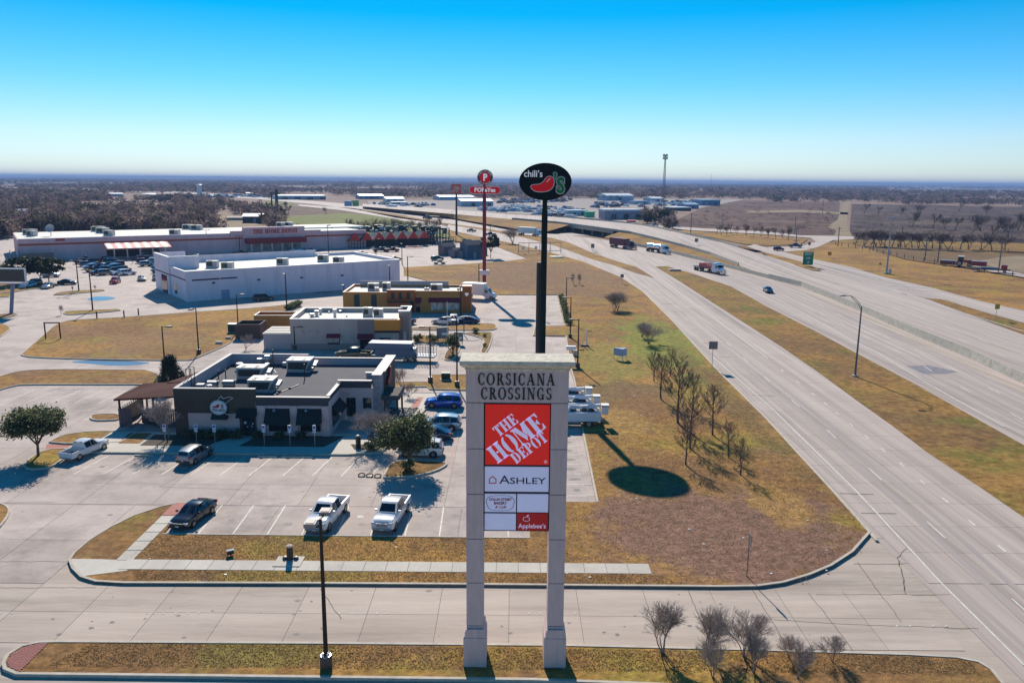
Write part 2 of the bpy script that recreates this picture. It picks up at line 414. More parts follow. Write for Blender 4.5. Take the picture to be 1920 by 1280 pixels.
def stripe(mb, a, b, w, z):
    a = Vector(a); b = Vector(b); d = (b - a).normalized(); n = Vector((-d.y, d.x)) * w / 2
    mb.add([(*(a - n), z), (*(b - n), z), (*(b + n), z), (*(a + n), z)], [(0, 1, 2, 3)])
def line_on(mb, pts, w, z, dash=None, zf=None):
    if dash:
        on, per, s = dash[0], dash[1], dash[2] if len(dash) > 2 else 0
        T = poly_len(pts)
        while s + on < T:
            a, _ = at_len(pts, s); b, _ = at_len(pts, s + on)
            stripe(mb, a, b, w, z if zf is None else zf((a.y + b.y) / 2) + z); s += per
    else:
        n = len(pts); vs = []; 
        l = off_line(pts, w / 2); r = off_line(pts, -w / 2)
        for i in range(n):
            zz = z if zf is None else zf(l[i].y) + z
            vs += [(l[i].x, l[i].y, zz), (r[i].x, r[i].y, zz)]
        mb.add(vs, [(2 * i, 2 * i + 1, 2 * i + 3, 2 * i + 2) for i in range(n - 1)])

ground = sheet('ground', [(-15000, -300), (15000, -300), (15000, 22000), (-15000, 22000)], -0.5, M_field)

AREA = sheet('parking_lot', [Vector(p) for p in [(-420, 62.05), (7.2, 62.05), (7.6, 81.4), (8.4, 104.6), (8.4, 112.8), (9.3, 136.7), (3.6, 136.9), (4.2, 146.3), (9.8, 146.6), (10.7, 188.5), (-2, 187.8)]]
             + px2w([(893, 553), (850, 540), (790, 524), (757, 516), (757, 502), (860, 496), (950, 490), (988, 485), (925, 460), (852, 456), (690, 461), (640, 440), (35, 440), (-300, 447)]) , -0.02, M_conc)
street = sheet('street', [(-420, 10), (28.05, 10), (28.05, 62), (-420, 62)], -0.02, M_concx)

# ---- frontage road and the lanes beside it
FW_ = px2w([(1632, 1000), (1560, 917), (1507, 860), (1440, 787), (1347, 695), (1260, 600), (1206, 547), (1165, 520), (1095, 491), (1027, 472), (977, 460), (915, 447), (840, 431)])
FRW = [Vector((28.05, 10)), Vector((28.05, 50))] + FW_
WALLPX = [(1920, 720), (1805, 665), (1735, 637), (1655, 602), (1610, 582), (1560, 561), (1500, 537), (1440, 522), (1395, 510), (1320, 490), (1247, 472), (1185, 460), (1130, 449), (1060, 440), (977, 435), (915, 424), (840, 410)]
WALL = [Vector((66.5, 60)), Vector((68.2, 85))] + px2w(WALLPX)
highway = sheet('highway', FRW + WALL[::-1] + [Vector((66, 10))], 0.0, M_concy)
hx = sheet('frontage_street', px2w([(840, 431), (740, 410), (640, 394), (560, 386), (560, 383), (660, 390), (760, 404), (842, 426)]), -0.1, M_concy)
hw2 = sheet('highway_beyond', px2w([(840, 421), (742, 408), (670, 393), (600, 384), (480, 373), (200, 357), (0, 352), (0, 350), (300, 356), (480, 368), (640, 381), (742, 394), (840, 410)]), -0.1, M_concy)

# slabs poured one by one: each a part of the surface it belongs to
def slab_mesh(name, sx, sy, m, t=0.022):
    return MB().box(-sx / 2, sx / 2, -sy / 2, sy / 2, -t, 0).mesh(name, m)
def slabs(parent, x0, y0, nx, ny, sx, sy, m, z, gap=0.03, skip=None, name='concrete_slab', xshift=None):
    me = slab_mesh(name, sx - gap, sy - gap, m)
    bed = MB()
    for j in range(ny):
        for i in range(nx):
            cx = x0 + (i + .5) * sx + (xshift(y0 + (j + .5) * sy) if xshift else 0); cy = y0 + (j + .5) * sy
            if skip and skip(cx, cy): continue
            place(name, me, parent, (cx, cy, z + random.uniform(-.0015, .0015)))
            bed.add([(cx - sx / 2, cy - sy / 2, z - .017), (cx + sx / 2, cy - sy / 2, z - .017), (cx + sx / 2, cy + sy / 2, z - .017), (cx - sx / 2, cy + sy / 2, z - .017)], [(0, 1, 2, 3)])
    bed.build('joint_filler', M_joint, parent)
slabs(street, -57.5, 42.05, 19, 2, 4.42, 3.44, M_concx, 0.0)
slabs(AREA, -66, 49.0, 13, 2, 5.0, 6.5, M_conc, 0.0, skip=lambda x, y: x > -31 + (3 if y > 56 else 0))
slabs(AREA, -66, 62.2, 12, 9, 6.05, 4.6, M_conc, 0.0)
slabs(AREA, -29, 56.5, 6, 1, 5.0, 5.6, M_conc, 0.0)
slabs(AREA, -17, 103.8, 4, 8, 5.9, 4.6, M_conc, 0.0)
slabs(AREA, -78, 104.0, 10, 6, 6.1, 4.6, M_conc, 0.0)
slabs(highway, 28.5, 50.0, 4, 27, 3.5, 4.6, M_concy, 0.02, skip=lambda x, y: y > 172, xshift=lambda y: (y - 60) * .012)
slabs(highway, 55.0, 76, 4, 20, 3.7, 4.6, M_concy, 0.02, xshift=lambda y: (y - 76) * .02)

# ---- raised grass areas with kerbs
def grass_area(name, poly, m, h=0.12, kerb=True, kw=0.17, z0=-0.1):
    n = len(poly); a = sum(poly[i][0] * poly[(i + 1) % n][1] - poly[(i + 1) % n][0] * poly[i][1] for i in range(n))
    poly = [Vector((p[0], p[1])) for p in (poly if a > 0 else poly[::-1])]
    inner = offset(poly, kw - 0.01) if kerb else poly
    g = sheet(name, inner, h, m); 
    sk = MB(); n = len(inner)
    sk.add([(p.x, p.y, z0) for p in inner] + [(p.x, p.y, h) for p in inner], [(i, (i + 1) % n, n + (i + 1) % n, n + i) for i in range(n)])
    if kerb:
        k = MB(); ribbon(k, poly, kw, z0, h + 0.04, closed=True); k.build('kerb', M_kerb, g)
    else: sk.build('soil_edge', m, g)
    return g

S_ = [(128, 1052), (134, 1068), (150, 1084), (178, 1093), (230, 1096), (600, 1097), (900, 1099), (1100, 1101), (1350, 1103), (1420, 1102), (1470, 1095), (1520, 1080), (1560, 1063), (1600, 1037), (1622, 1012), (1633, 1000)]
SW = px2w(S_)
big = SW + [p + Vector((0, 0)) for p in FW_[1:-1]] + px2w([(838, 432), (852, 452), (925, 460), (988, 485), (950, 490), (860, 496), (757, 502), (757, 516), (790, 524), (850, 540), (893, 553), (945, 553)]) \
    + [Vector(p) for p in [(10.7, 188.5), (9.8, 146.6), (4.2, 146.3), (3.6, 136.9), (9.3, 136.7), (8.4, 112.8), (8.4, 104.6), (7.6, 81.4), (7.2, 63.3), (1.5, 63.3), (1.5, 56.35), (-26.3, 56.5), (-26.5, 62.2)]] \
    + px2w([(330, 945), (300, 951), (250, 968), (205, 990), (165, 1015), (138, 1038)])
field = grass_area('grass_field', big, M_grass, 0.12, kerb=False, z0=-0.3)
kb = MB(); ribbon(kb, SW, 0.2, -0.1, 0.165)
ribbon(kb, [Vector(p) for p in [(-26.3, 56.5), (1.5, 56.35)]][::-1], 0.16, -0.1, 0.155)
ribbon(kb, px2w([(128, 1052), (138, 1038), (165, 1015), (205, 990), (250, 968), (300, 951), (330, 945)])[::-1], 0.16, -0.1, 0.155)
ribbon(kb, [Vector(p) for p in [(7.2, 63.3), (7.6, 81.4), (8.4, 104.6), (8.4, 112.8), (9.3, 136.7), (3.6, 136.9), (4.2, 146.3), (9.8, 146.6), (10.7, 188.5), (-2, 187.8)]][::-1], 0.2, -0.1, 0.155)
ribbon(kb, [Vector((27.85, 56.4))] + FW_[1:11], 0.25, -0.1, 0.13)
kb.build('kerb', M_kerb, field)
# sidewalk of single slabs, the ramp and the diagonal walk
walk = sheet('sidewalk', [(-27.0, 50.78), (9.95, 50.78), (9.25, 52.22), (-27.0, 52.22)], 0.124, M_joint)
me = slab_mesh('paving_slab', 1.50, 1.44, M_walk, 0.05)
for i in range(24): place('paving_slab', me, walk, (-26.2 + i * 1.53, 51.5, 0.145 + random.uniform(-.003, .003)))
rampw = sheet('kerb_ramp', px2w([(131, 1050), (136, 1068), (152, 1083), (238, 1072), (252, 1053), (170, 1050)]), 0.128, M_walk)
dg = sheet('diagonal_walk', px2w([(304, 969), (331, 969), (249, 1053), (218, 1053)]), 0.124, M_joint)
a0, a1, b0, b1 = [P(*q).xy for q in ((304, 969), (331, 969), (249, 1053), (218, 1053))]
for i in range(5):
    t0, t1 = i / 5 + .006, (i + 1) / 5 - .006
    q = [a0.lerp(b1, t0), a1.lerp(b0, t0), a1.lerp(b0, t1), a0.lerp(b1, t1)]
    MB().prism(q, .1, .145).build('paving_slab', M_walk, dg)
M_red = mat('red_paver', (0.36, 0.10, 0.075), 0.8, var=0.2, scale=3)
M_brick = mat('red_brick_paver', (0.30, 0.105, 0.085), 0.85, rand=0.0, var=0.25, scale=6)
pad = sheet('tactile_pad', px2w([(304, 968), (327, 945), (353, 945), (331, 968)]), 0.14, M_red)

gv = [(30, 1268), (6, 1258), (3, 1246), (12, 1230), (40, 1213), (75, 1205), (110, 1204), (600, 1207), (1060, 1211), (1400, 1219), (1700, 1228), (1790, 1233), (1835, 1242), (1862, 1258), (1880, 1280), (1900, 1310), (1500, 1298), (1000, 1279), (400, 1272)]
verge = grass_area('grass_verge', px2w(gv), M_grass, 0.13, kw=0.2)
tipw = offset(px2w([(36, 1266), (14, 1256), (9, 1246), (18, 1231), (44, 1215), (76, 1207), (96, 1206)]), 0.12)
tip = sheet('brick_apron', tipw, 0.15, M_joint)
def inside(p, poly):
    c = False; n = len(poly)
    for i in range(n):
        a, b = poly[i], poly[i - 1]
        if (a[1] > p[1]) != (b[1] > p[1]) and p[0] < (b[0] - a[0]) * (p[1] - a[1]) / (b[1] - a[1]) + a[0]: c = not c
    return c
bk = MB(); ang = radians(45)
for i in range(-40, 40):
    for j in range(-40, 40):
        u, v = i * .225, j * .113 ; u += (j % 2) * .11
        x = -27.8 + u * cos(ang) - v * sin(ang); y = 40.4 + u * sin(ang) + v * cos(ang)
        if not inside((x, y), tipw): continue
        e1 = Vector((cos(ang), sin(ang))) * .105; e2 = Vector((-sin(ang), cos(ang))) * .05; c = Vector((x, y))
        bk.prism([c - e1 - e2, c + e1 - e2, c + e1 + e2, c - e1 + e2], .14, .165 + random.uniform(-.004, .004))
o = bk.build('brick', M_brick, tip); o['kind'] = 'stuff'

def island(px, m=None, name='grass_island', n=1, **k): return grass_area(name, chaikin(px2w(px), n), m or M_grass, **k)
island([(-60, 752), (-10, 735), (20, 726), (40, 722), (150, 722), (277, 722), (297, 724), (297, 695), (200, 694), (100, 693), (37, 696), (0, 706), (-60, 726)])
island([(37, 667), (44, 661), (75, 634), (105, 608), (131, 601), (187, 598), (240, 595), (330, 588), (420, 582), (480, 578), (547, 571), (566, 574), (540, 586), (505, 600), (480, 612), (462, 625), (425, 648), (390, 663), (365, 674), (350, 677), (175, 675), (60, 671)])
island([(-60, 606), (0, 607), (12, 610), (22, 616), (12, 624), (0, 633), (-60, 665)])
island([(87, 833), (105, 822), (125, 815), (175, 809), (262, 810), (243, 822), (222, 833)])
island([(42, 871), (80, 844), (136, 841), (122, 860), (100, 876), (85, 880), (50, 882)])
island([(168, 785), (170, 780), (185, 777), (228, 777), (228, 788), (185, 790), (172, 788)])
island([(718, 893), (733, 866), (780, 864), (836, 867), (840, 873), (818, 885), (780, 894), (740, 897), (718, 897)], M_grassg)
island([(-60, 930), (0, 944), (14, 949), (21, 958), (14, 974), (0, 991), (-60, 1040)])
island([(726, 717), (800, 717), (809, 704), (880, 703), (900, 703), (900, 733), (805, 731), (800, 726), (726, 727)], n=0)
island([(765, 615), (860, 612), (889, 608), (922, 607), (932, 611), (930, 619), (900, 620), (765, 619)])
island([(866, 625), (918, 623), (926, 627), (914, 664), (898, 664), (908, 643), (904, 635), (885, 629)], M_grassg)
island([(831, 675), (834, 662), (846, 650), (862, 640), (864, 655), (852, 673), (842, 677)], M_grassg)
island([(769, 630), (822, 630), (855, 632), (851, 646), (776, 643)], M_grassg)
island([(99, 552), (119, 547), (175, 544), (195, 543), (197, 546), (150, 550), (103, 554)])
island([(117, 587), (125, 584), (200, 581), (225, 580), (227, 583), (162, 589), (125, 591)])
island([(-40, 594), (0, 590), (30, 588), (34, 590), (10, 597), (-40, 604)])
island([(-60, 529), (0, 534), (60, 531), (112, 531), (115, 536), (60, 542), (18, 550), (-60, 553)])
island([(-60, 553), (0, 552), (22, 550), (22, 556), (0, 558), (-60, 560)])
# walk round the grill restaurant, planting beds
pl = grass_area('building_walk', [(-42.4, 74.5), (-16.0, 74.5), (-14.4, 74.9), (-12.8, 75.3), (-9.0, 96.0), (-8.2, 97.9), (-15.5, 98), (-15.5, 81), (-42.4, 81)], M_walk, 0.13)
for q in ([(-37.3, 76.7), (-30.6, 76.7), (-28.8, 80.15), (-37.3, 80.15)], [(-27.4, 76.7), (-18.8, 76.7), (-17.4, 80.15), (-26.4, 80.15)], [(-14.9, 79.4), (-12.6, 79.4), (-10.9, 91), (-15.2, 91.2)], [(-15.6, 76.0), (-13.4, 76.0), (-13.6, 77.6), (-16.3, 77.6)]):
    b_ = sheet('planting_bed', q, 0.15, mat('mulch_and_shaded_grass', (0.09, 0.07, 0.05), 1, var=0.5, scale=4, bump=0.05))  # front two are grass, the building's shadow put into the dark colour
pad2 = sheet('tactile_pad', px2w([(768, 768), (783, 746), (794, 746), (781, 771)]), 0.14, M_red)
pad3 = sheet('tactile_pad', px2w([(87, 833), (135, 832), (124, 842), (86, 843)]), 0.01, M_red)
sheet('grass_bed', px2w([(222, 833), (243, 814), (285, 814), (262, 833)]), .15, M_grass)
# wheel stops
wm = MB().box(-.9, .9, -.08, .08, 0, .13).mesh('wheel_stop', M_kerb)
for i, (x, lb) in enumerate(((282, 'leftmost'), (508, 'second'), (552, 'third'), (575, 'fourth'))):
    p = P(x, 850 if i else 846)
    tag(place('wheel_stop', wm, None, (p.x, 73.9, 0.0)), f'{lb} concrete wheel stop along the dark grill building walk, counted from the left', 'wheel stop', 'wheel stops before the grill walk')

# ---- median between frontage road and highway, strip before the ramp
med = sheet('grass_median', px2w([(1229, 500), (1275, 528), (1334, 566), (1400, 608), (1468, 652), (1535, 698), (1607, 751), (1675, 800), (1737, 847), (1840, 915), (1920, 970), (1990, 1025), (2330, 1350), (2520, 1190), (2050, 905), (1920, 835), (1715, 720), (1605, 662), (1527, 620), (1440, 576), (1370, 537), (1295, 512), (1250, 499)]), 0.045, M_grassg)
st = sheet('grass_strip', px2w([(1227, 521), (1192, 512), (1150, 497), (1110, 486), (1045, 462), (980, 445), (915, 433), (840, 421), (760, 408), (680, 395), (679, 393), (760, 405), (840, 419), (915, 429), (980, 441), (1035, 446), (1067, 455), (1110, 474), (1160, 491), (1192, 500)]), 0.045, M_grass)

# ---- the further carriageway climbs to a bridge
def sm(t): t = max(0, min(1, t)); return t * t * (3 - 2 * t)
def zNB(y):
    if y < 480: return 0.03 + 3.7 * sm((y - 235) / 170)
    return 0.03 + 3.7 * (1 - sm((y - 520) / 500))
def PN(px, py, dz=0.0):
    z = 0
    for _ in range(30): z = 0.6 * z + 0.4 * (zNB(P(px, py, z + dz).y))
    q = P(px, py, z + dz); return Vector((q.x, q.y, z))
NW = [PN(x, y, 1.0) for x, y in [(1440, 512), (1385, 492), (1335, 473), (1290, 460), (1235, 446), (1180, 433), (1135, 427), (1045, 415), (960, 408), (855, 399), (755, 391), (680, 385)]]
NW0 = [Vector((p.x + .45, p.y, 0.03)) for p in WALL[:8]]
NE = [PN(x, y) for x, y in [(1487, 495), (1440, 480), (1385, 464), (1347, 453), (1285, 439), (1225, 426), (1180, 419), (1135, 414.5), (1035, 406), (960, 402), (855, 393.5), (755, 386.5), (680, 382)]]
NE0 = [Vector((p.x, p.y, .03)) for p in [P(2300, 770), P(1920, 628), P(1734, 559), P(1600, 524), P(1540, 509)]]
W3 = [Vector((66.95, 60, .03))] + NW0 + NW[1:]; E3 = [Vector((90, 60, .03))] + NE0 + NE
def rs3(pts, n):
    L_ = [0]
    for i in range(1, len(pts)): L_.append(L_[-1] + (pts[i] - pts[i - 1]).length)
    out = []
    for k in range(n + 1):
        s = L_[-1] * k / n; i = max(j for j in range(len(L_)) if L_[j] <= s + 1e-6); i = min(i, len(pts) - 2)
        t = (s - L_[i]) / max(1e-6, L_[i + 1] - L_[i]); out.append(pts[i].lerp(pts[i + 1], t))
    return out
Wr, Er = rs3(W3, 90), rs3(E3, 90)
nb = MB(); nb.add([v for p in zip(Wr, Er) for v in p], [(2 * i, 2 * i + 2, 2 * i + 3, 2 * i + 1) for i in range(90)])
far_hw = structure('highway_carriageway', nb, M_concy)
# lane paint on it, fixed to the near edge
lm = MB()
Wl = [p.xy for p in Wr]; zf = lambda y: max(.03, zNB(y)) 
line_on(lm, off_line(Wl, -1.9), .14, 0.012, zf=zf)
for k in (5.6, 9.2): line_on(lm, off_line(Wl, -k), .14, 0.012, dash=(3.2, 12.2, 2), zf=zf)
line_on(lm, off_line(Wl, -12.9), .15, 0.012, zf=zf)
lm.build('lane_marking', M_line, far_hw)
# exit road beside it with its paint
XO = [(2300, 660), (1920, 582), (1840, 565), (1750, 540), (1660, 520), (1595, 500), (1515, 484), (1465, 471), (1440, 465), (1415, 458)]
XI = [(1400, 462), (1424, 470), (1440, 475), (1480, 485), (1502, 491), (1540, 509), (1600, 524), (1734, 559), (1790, 572), (1840, 585), (1920, 606), (2300, 700)]
exr = sheet('exit_road', px2w(XO) + px2w(XI), 0.02, M_concy)
sheet('gore_grass', px2w([(1734, 559), (1775, 562), (1840, 584), (1920, 606), (2300, 700), (2300, 770), (1920, 628), (1840, 598)]), 0.055, M_grassg)
sheet('gore_grass', px2w([(1424, 471), (1440, 476), (1480, 486), (1502, 492), (1540, 509), (1522, 508), (1480, 496), (1440, 482)]), 0.3, M_grass)
gm = MB(); z_ = 0.09
g0 = px2w([(1478, 486), (1560, 506), (1650, 530), (1736, 556)]); g1 = px2w([(1520, 488), (1600, 508), (1680, 533), (1744, 553)])
for a in (px2w([(1560, 512), (1620, 528), (1700, 553), (1738, 557)]), px2w([(1515, 490), (1600, 512), (1680, 536), (1745, 555), (1840, 583), (1920, 605)]), px2w([(1600, 525), (1700, 553), (1800, 585), (1920, 622)])): line_on(gm, a, .26, z_)
gw = px2w([(1545, 497), (1590, 509), (1640, 522), (1690, 536), (1735, 550)]); 
for i in range(9):
    t = (i + .5) / 9 * poly_len(gw); a, d = at_len(gw, t); wdt = 0.6 + i * .42
    stripe(gm, a + Vector((-wdt * .9, wdt * 1.2)), a + Vector((wdt * 1.4, -wdt * .2)), .5, z_)
gm.build('gore_marking', M_line, exr)

# dark bands where the wheels run
wt = MB()
for k in (4.1, 7.7, 11.3):
    for d_ in (-.8, .8): line_on(wt, off_line(WALL[1:13], k + d_ * .9), .45, .0265)
wt2 = px2w([(1290, 600), (1400, 690), (1530, 800), (1700, 955), (1860, 1105), (1960, 1200)])
for d_ in (0, 1.7): line_on(wt, off_line(wt2, d_), .5, .0265)
wt.build('tyre_band', mat('tyre_darkened_concrete', (.33, .275, .25), .85, var=.3, scale=.4, col2=(.42, .35, .315), stretch=(1.5, .12, 1)), highway)
# paint on the near carriageway
pm = MB(); py_ = MB()
WL = WALL[1:13]
line_on(py_, off_line(WL, 2.3), .13, .034)
for k in (5.9, 9.5): line_on(pm, off_line(WL, k), .14, .034, dash=(3.0, 12.2, 3))
line_on(pm, off_line(WL, 13.1), .15, .034)
edge1 = px2w([(1335, 668), (1447, 765), (1525, 842), (1605, 920), (1647, 965), (1765, 1093), (1920, 1247)])
line_on(pm, edge1, .13, .034)
line_on(pm, px2w([(1192, 506), (1230, 516), (1285, 557), (1360, 612), (1440, 672)]), .16, .034)
l2 = px2w([(1360, 640), (1450, 722), (1552, 807), (1735, 975), (1884, 1110), (1960, 1180)]); line_on(pm, l2, .12, .034, dash=(3.0, 12.1, 1.0))
for (x, y) in [(1467, 695), (1496, 717), (1525, 739), (1548, 757), (1570, 775), (1596, 796), (1625, 819), (1656, 844), (1691, 871), (1730, 904), (1773, 938), (1822, 980), (1878, 1028)]:
    c = P(x, y).xy; stripe(pm, c - Vector((0.03, .55)), c + Vector((.03, .55)), .16, .034)
pm.build('lane_marking', M_line, highway); py_.build('yellow_edge_line', M_liney, highway)
mk = MB()
for x in (290, 306, 330, 352, 372, 636, 660, 684, 706, 726, 992, 1014, 1078, 1682, 1706, 1750, 1774, 2, 22):
    c = P(x, 1149 if x < 1500 else 1173); mk.cyl((c.x, c.y, 0), (c.x, c.y, .02), .07, n=8)
mk.build('lane_button', M_line, street)
# darker patches of newer concrete, wet kerb puddles
M_patch = mat('patched_concrete', (0.20, 0.185, 0.20), 0.8, var=0.3, scale=1)
sheet('road_patch', px2w([(1700, 686), (1742, 685), (1796, 697), (1772, 701), (1730, 701)]), 0.031, M_patch)
M_wet = mat('wet_pavement', (0.20, 0.20, 0.205), 0.12, spec=.7)
sheet('puddle', chaikin(px2w([(120, 678), (190, 674), (290, 679), (262, 684), (215, 686), (170, 682)]), 2), 0.006, M_wet)
sheet('puddle', chaikin(px2w([(162, 560), (180, 555), (218, 557), (212, 561), (185, 564), (168, 563)]), 2), 0.006, M_wet)

# wandering cracks and mended joints in the near pavement
ck = MB()
def crack(pts, w=.035, z=.004):
    pts = px2w(pts); out = [pts[0]]
    for a, b in zip(pts, pts[1:]):
        n = max(2, int((b - a).length / .5))
        for i in range(1, n + 1):
            q = a.lerp(b, i / n); out.append(q + Vector((random.uniform(-.05, .05), random.uniform(-.05, .05))) * (i < n))
    line_on(ck, out, w, z)
for c_ in ([(298, 912), (378, 915), (478, 918)], [(300, 912), (335, 893)], [(475, 917), (450, 945)], [(0, 1052), (130, 1052)], [(0, 942), (100, 941)], [(0, 1101), (180, 1101)],
           [(640, 1160), (600, 1103)], [(1608, 1053), (1650, 1112), (1690, 1165)], [(1600, 1056), (1730, 1056)], [(1700, 1028), (1682, 1045), (1692, 1080), (1698, 1113)], [(1410, 1105), (1448, 1165), (1475, 1210)],
           [(1516, 1111), (1565, 1172), (1602, 1224)], [(1530, 1114), (1780, 1114)], [(1450, 1161), (1600, 1170), (1835, 1178)], [(1290, 1105), (1310, 1152)], [(1635, 1008), (1690, 1011)], [(1230, 578), (1260, 586)]):
    crack(c_, .05 if c_[0][1] > 1000 else .04, .006 if P(*c_[0]).x < 27.9 else .03)
ck.build('crack', M_joint, street)
# gutter marks across the frontage shoulder
gu = MB()
for (x, y) in [(1108, 494), (1135, 502), (1160, 512), (1182, 528), (1205, 541), (1225, 553), (1240, 570), (1258, 584), (1290, 618), (1318, 643), (1345, 669), (1408, 741), (1572, 925), (1612, 962)]:
    a = P(x, y).xy; stripe(gu, a + Vector((0.1, 0)), a + Vector((3.0, random.uniform(-.5, .3))), .16, .026)
gu.build('shoulder_joint', M_joint, highway)

# parking stall lines
sl = MB()
for k in range(11):
    x = -26.35 + 2.62 * k; stripe(sl, (x, 56.7), (x - .15, 62.2), .11, .006)
for k in range(12):
    x = -39.6 + 2.66 * k + (0.4 if k > 6 else 0); stripe(sl, (x - .2, 69.0), (x + .5, 74.0), .11, .006)
for k in range(8):
    x = -61 + k * 2.9; stripe(sl, (x, 92.5), (x + .6, 98), .11, .006)
for y in (78.2, 81.3, 84.4, 87.5, 90.6, 93.7): stripe(sl, (-8.6, y), (-3.2, y), .11, .006)
for k in range(14): stripe(sl, (2.2, 64.9 + 2.62 * k), (7.2, 64.9 + 2.62 * k), .11, .006)
for k in range(15): stripe(sl, (4.9, 149 + 2.7 * k), (10, 149 + 2.7 * k), .12, .006)
stripe(sl, P(760, 905).xy, P(838, 905).xy, .01, .006)
sl.build('stall_line', M_liney2, AREA)
os_ = MB(); rs_ = random.Random(77)
def stain(x, y, r):
    for k, (f, z) in enumerate(((1, .0045), (.55, .0085))):
        os_.cur = k; n = 12; os_.add([(x + r * f * (1 + rs_.uniform(-.35, .35)) * cos(2 * pi * i / n), y + r * f * .8 * (1 + rs_.uniform(-.35, .35)) * sin(2 * pi * i / n), z) for i in range(n)], [tuple(range(n))])
for k in range(14): stain(5.6 + rs_.uniform(-.2, .3), 66.2 + 2.62 * k, rs_.uniform(.35, .6))
for k in range(10): stain(-25 + 2.62 * k + rs_.uniform(-.4, .4), rs_.uniform(58, 60.6), rs_.uniform(.2, .5))
for k in range(11): stain(-37.8 + 2.66 * k + rs_.uniform(-.4, .4), rs_.uniform(70.6, 72.6), rs_.uniform(.2, .5))
for k in range(40): stain(rs_.uniform(-48, 2), rs_.uniform(57, 100), rs_.uniform(.08, .25))
for k in range(40): stain(rs_.uniform(-30, 20), rs_.uniform(42.5, 48.5), rs_.uniform(.05, .2))
os_.build('oil_stain', [mat('oil_stain_outer', (.25, .21, .185), .8), mat('oil_stain_core', (.11, .095, .085), .7)], AREA)['kind'] = 'stuff'
ar = MB(); ar.add([(*P(x, y).xy, .007) for x, y in ((670, 966), (681, 966), (681, 970), (670, 970))], [(0, 1, 2, 3)]); ar.build('painted_mark', M_line, AREA)
fl = MB(); line_on(fl, px2w([(860, 778), (848, 850), (845, 878)]), .16, .007); line_on(fl, [Vector(p) for p in [(4.8, 148), (5.0, 187.5)]], .35, .008); line_on(fl, px2w([(938, 610), (900, 660)]), .2, .007)
fl.build('fire_lane_line', mat('faded_red_paint', (0.45, 0.24, 0.21), .8), AREA)

# ---- concrete barriers and the retaining wall between the carriageways
M_bar = mat('barrier_concrete', (0.40, 0.37, 0.31), 0.9, var=0.22, scale=1.2)
def panels(thingo, pts, z0f, z1f, w, step, name='barrier_panel', gap=.05):
    L_ = poly_len(pts); n = int(L_ / step)
    for i in range(n):
        a, d = at_len(pts, i * L_ / n + gap / 2); b, _ = at_len(pts, (i + 1) * L_ / n - gap / 2)
        nn = Vector((-d.y, d.x)) * w / 2; za0, za1 = z0f(a.y), z1f(a.y); zb0, zb1 = z0f(b.y), z1f(b.y)
        mb = MB(); t = .35
        sec = [(-1, 0), (1, 0), (.8, .25), (t, 1), (-t, 1), (-.8, .25)]
        vs = [(*(a + nn * s), za0 + (za1 - za0) * h) for s, h in sec] + [(*(b + nn * s), zb0 + (zb1 - zb0) * h) for s, h in sec]
        mb.add(vs, [(i_, (i_ + 1) % 6, 6 + (i_ + 1) % 6, 6 + i_) for i_ in range(6)] + [(5, 4, 3, 2, 1, 0), (6, 7, 8, 9, 10, 11)])
        mb.build(name, M_bar, thingo)
bw = thing('concrete_barrier', 'long pale concrete median barrier between the two highway carriageways', 'barrier')
panels(bw, [p + Vector((.2, 0)) for p in WALL[:10]], lambda y: 0, lambda y: 1.35, .62, 6.1)
rw = thing('retaining_wall', 'low concrete retaining wall at the foot of the grass slope beside the highway', 'wall')
panels(rw, [p + Vector((.15, 0)) for p in WALL[9:14]], lambda y: 0, lambda y: 1.1, .5, 9, 'wall_panel')
nbw = thing('concrete_barrier', 'concrete parapet on the near edge of the raised carriageway above the grass slope', 'barrier')
panels(nbw, [p.xy for p in NW[1:9]], zf, lambda y: zf(y) + .95, .45, 6.1)
nbe = thing('concrete_barrier', 'concrete parapet on the far edge of the raised carriageway by the bridge', 'barrier')
panels(nbe, [p.xy for p in NE[2:9]], zf, lambda y: zf(y) + .8, .4, 9)
# embankment: near side slope (open at the bridge), far side slope
OPEN = (29.0, 50.0)
def nearest(p, line):
    best = None
    for u, v in zip(line, line[1:]):
        d = v - u; t = max(0, min(1, (p - u).dot(d) / max(1e-6, d.length_squared))); q = u + d * t
        if best is None or (q - p).length < (best - p).length: best = q
    return best
Wl2 = [Vector((p.x, p.y)) for p in WALL]
B = [Vector((p.x, p.y, p.z - .02)) for p in rs3(NW, 90)]; A = []
for p in B:
    q = nearest(p.xy, Wl2); q = q + (p.xy - q) * .06
    A.append(Vector((q.x, q.y, min(p.z + .8, 1.0) if p.y > 215 else .3)))
em = MB(); fs = []
for i in range(90):
    if OPEN[0] < (B[i].x + B[i + 1].x) / 2 < OPEN[1]: continue
    fs.append((2 * i, 2 * i + 2, 2 * i + 3, 2 * i + 1))
em.add([v for p in zip(A, B) for v in p], fs)
structure('embankment_slope', em, M_grass)
em = MB(); A = rs3([p for p in NE if p.y > 310], 60); 
Bq = [Vector((p.x + 10 + 2 * p.z, p.y + 6, -.4)) for p in A]
fs = []
for i in range(60):
    if OPEN[0] - 2 < A[i].x < OPEN[1] - 4: continue
    fs.append((2 * i, 2 * i + 2, 2 * i + 3, 2 * i + 1))
em.add([v for p in zip([Vector((p.x, p.y, p.z - .02)) for p in A], Bq) for v in p], fs)
structure('embankment_slope', em, M_grassr)
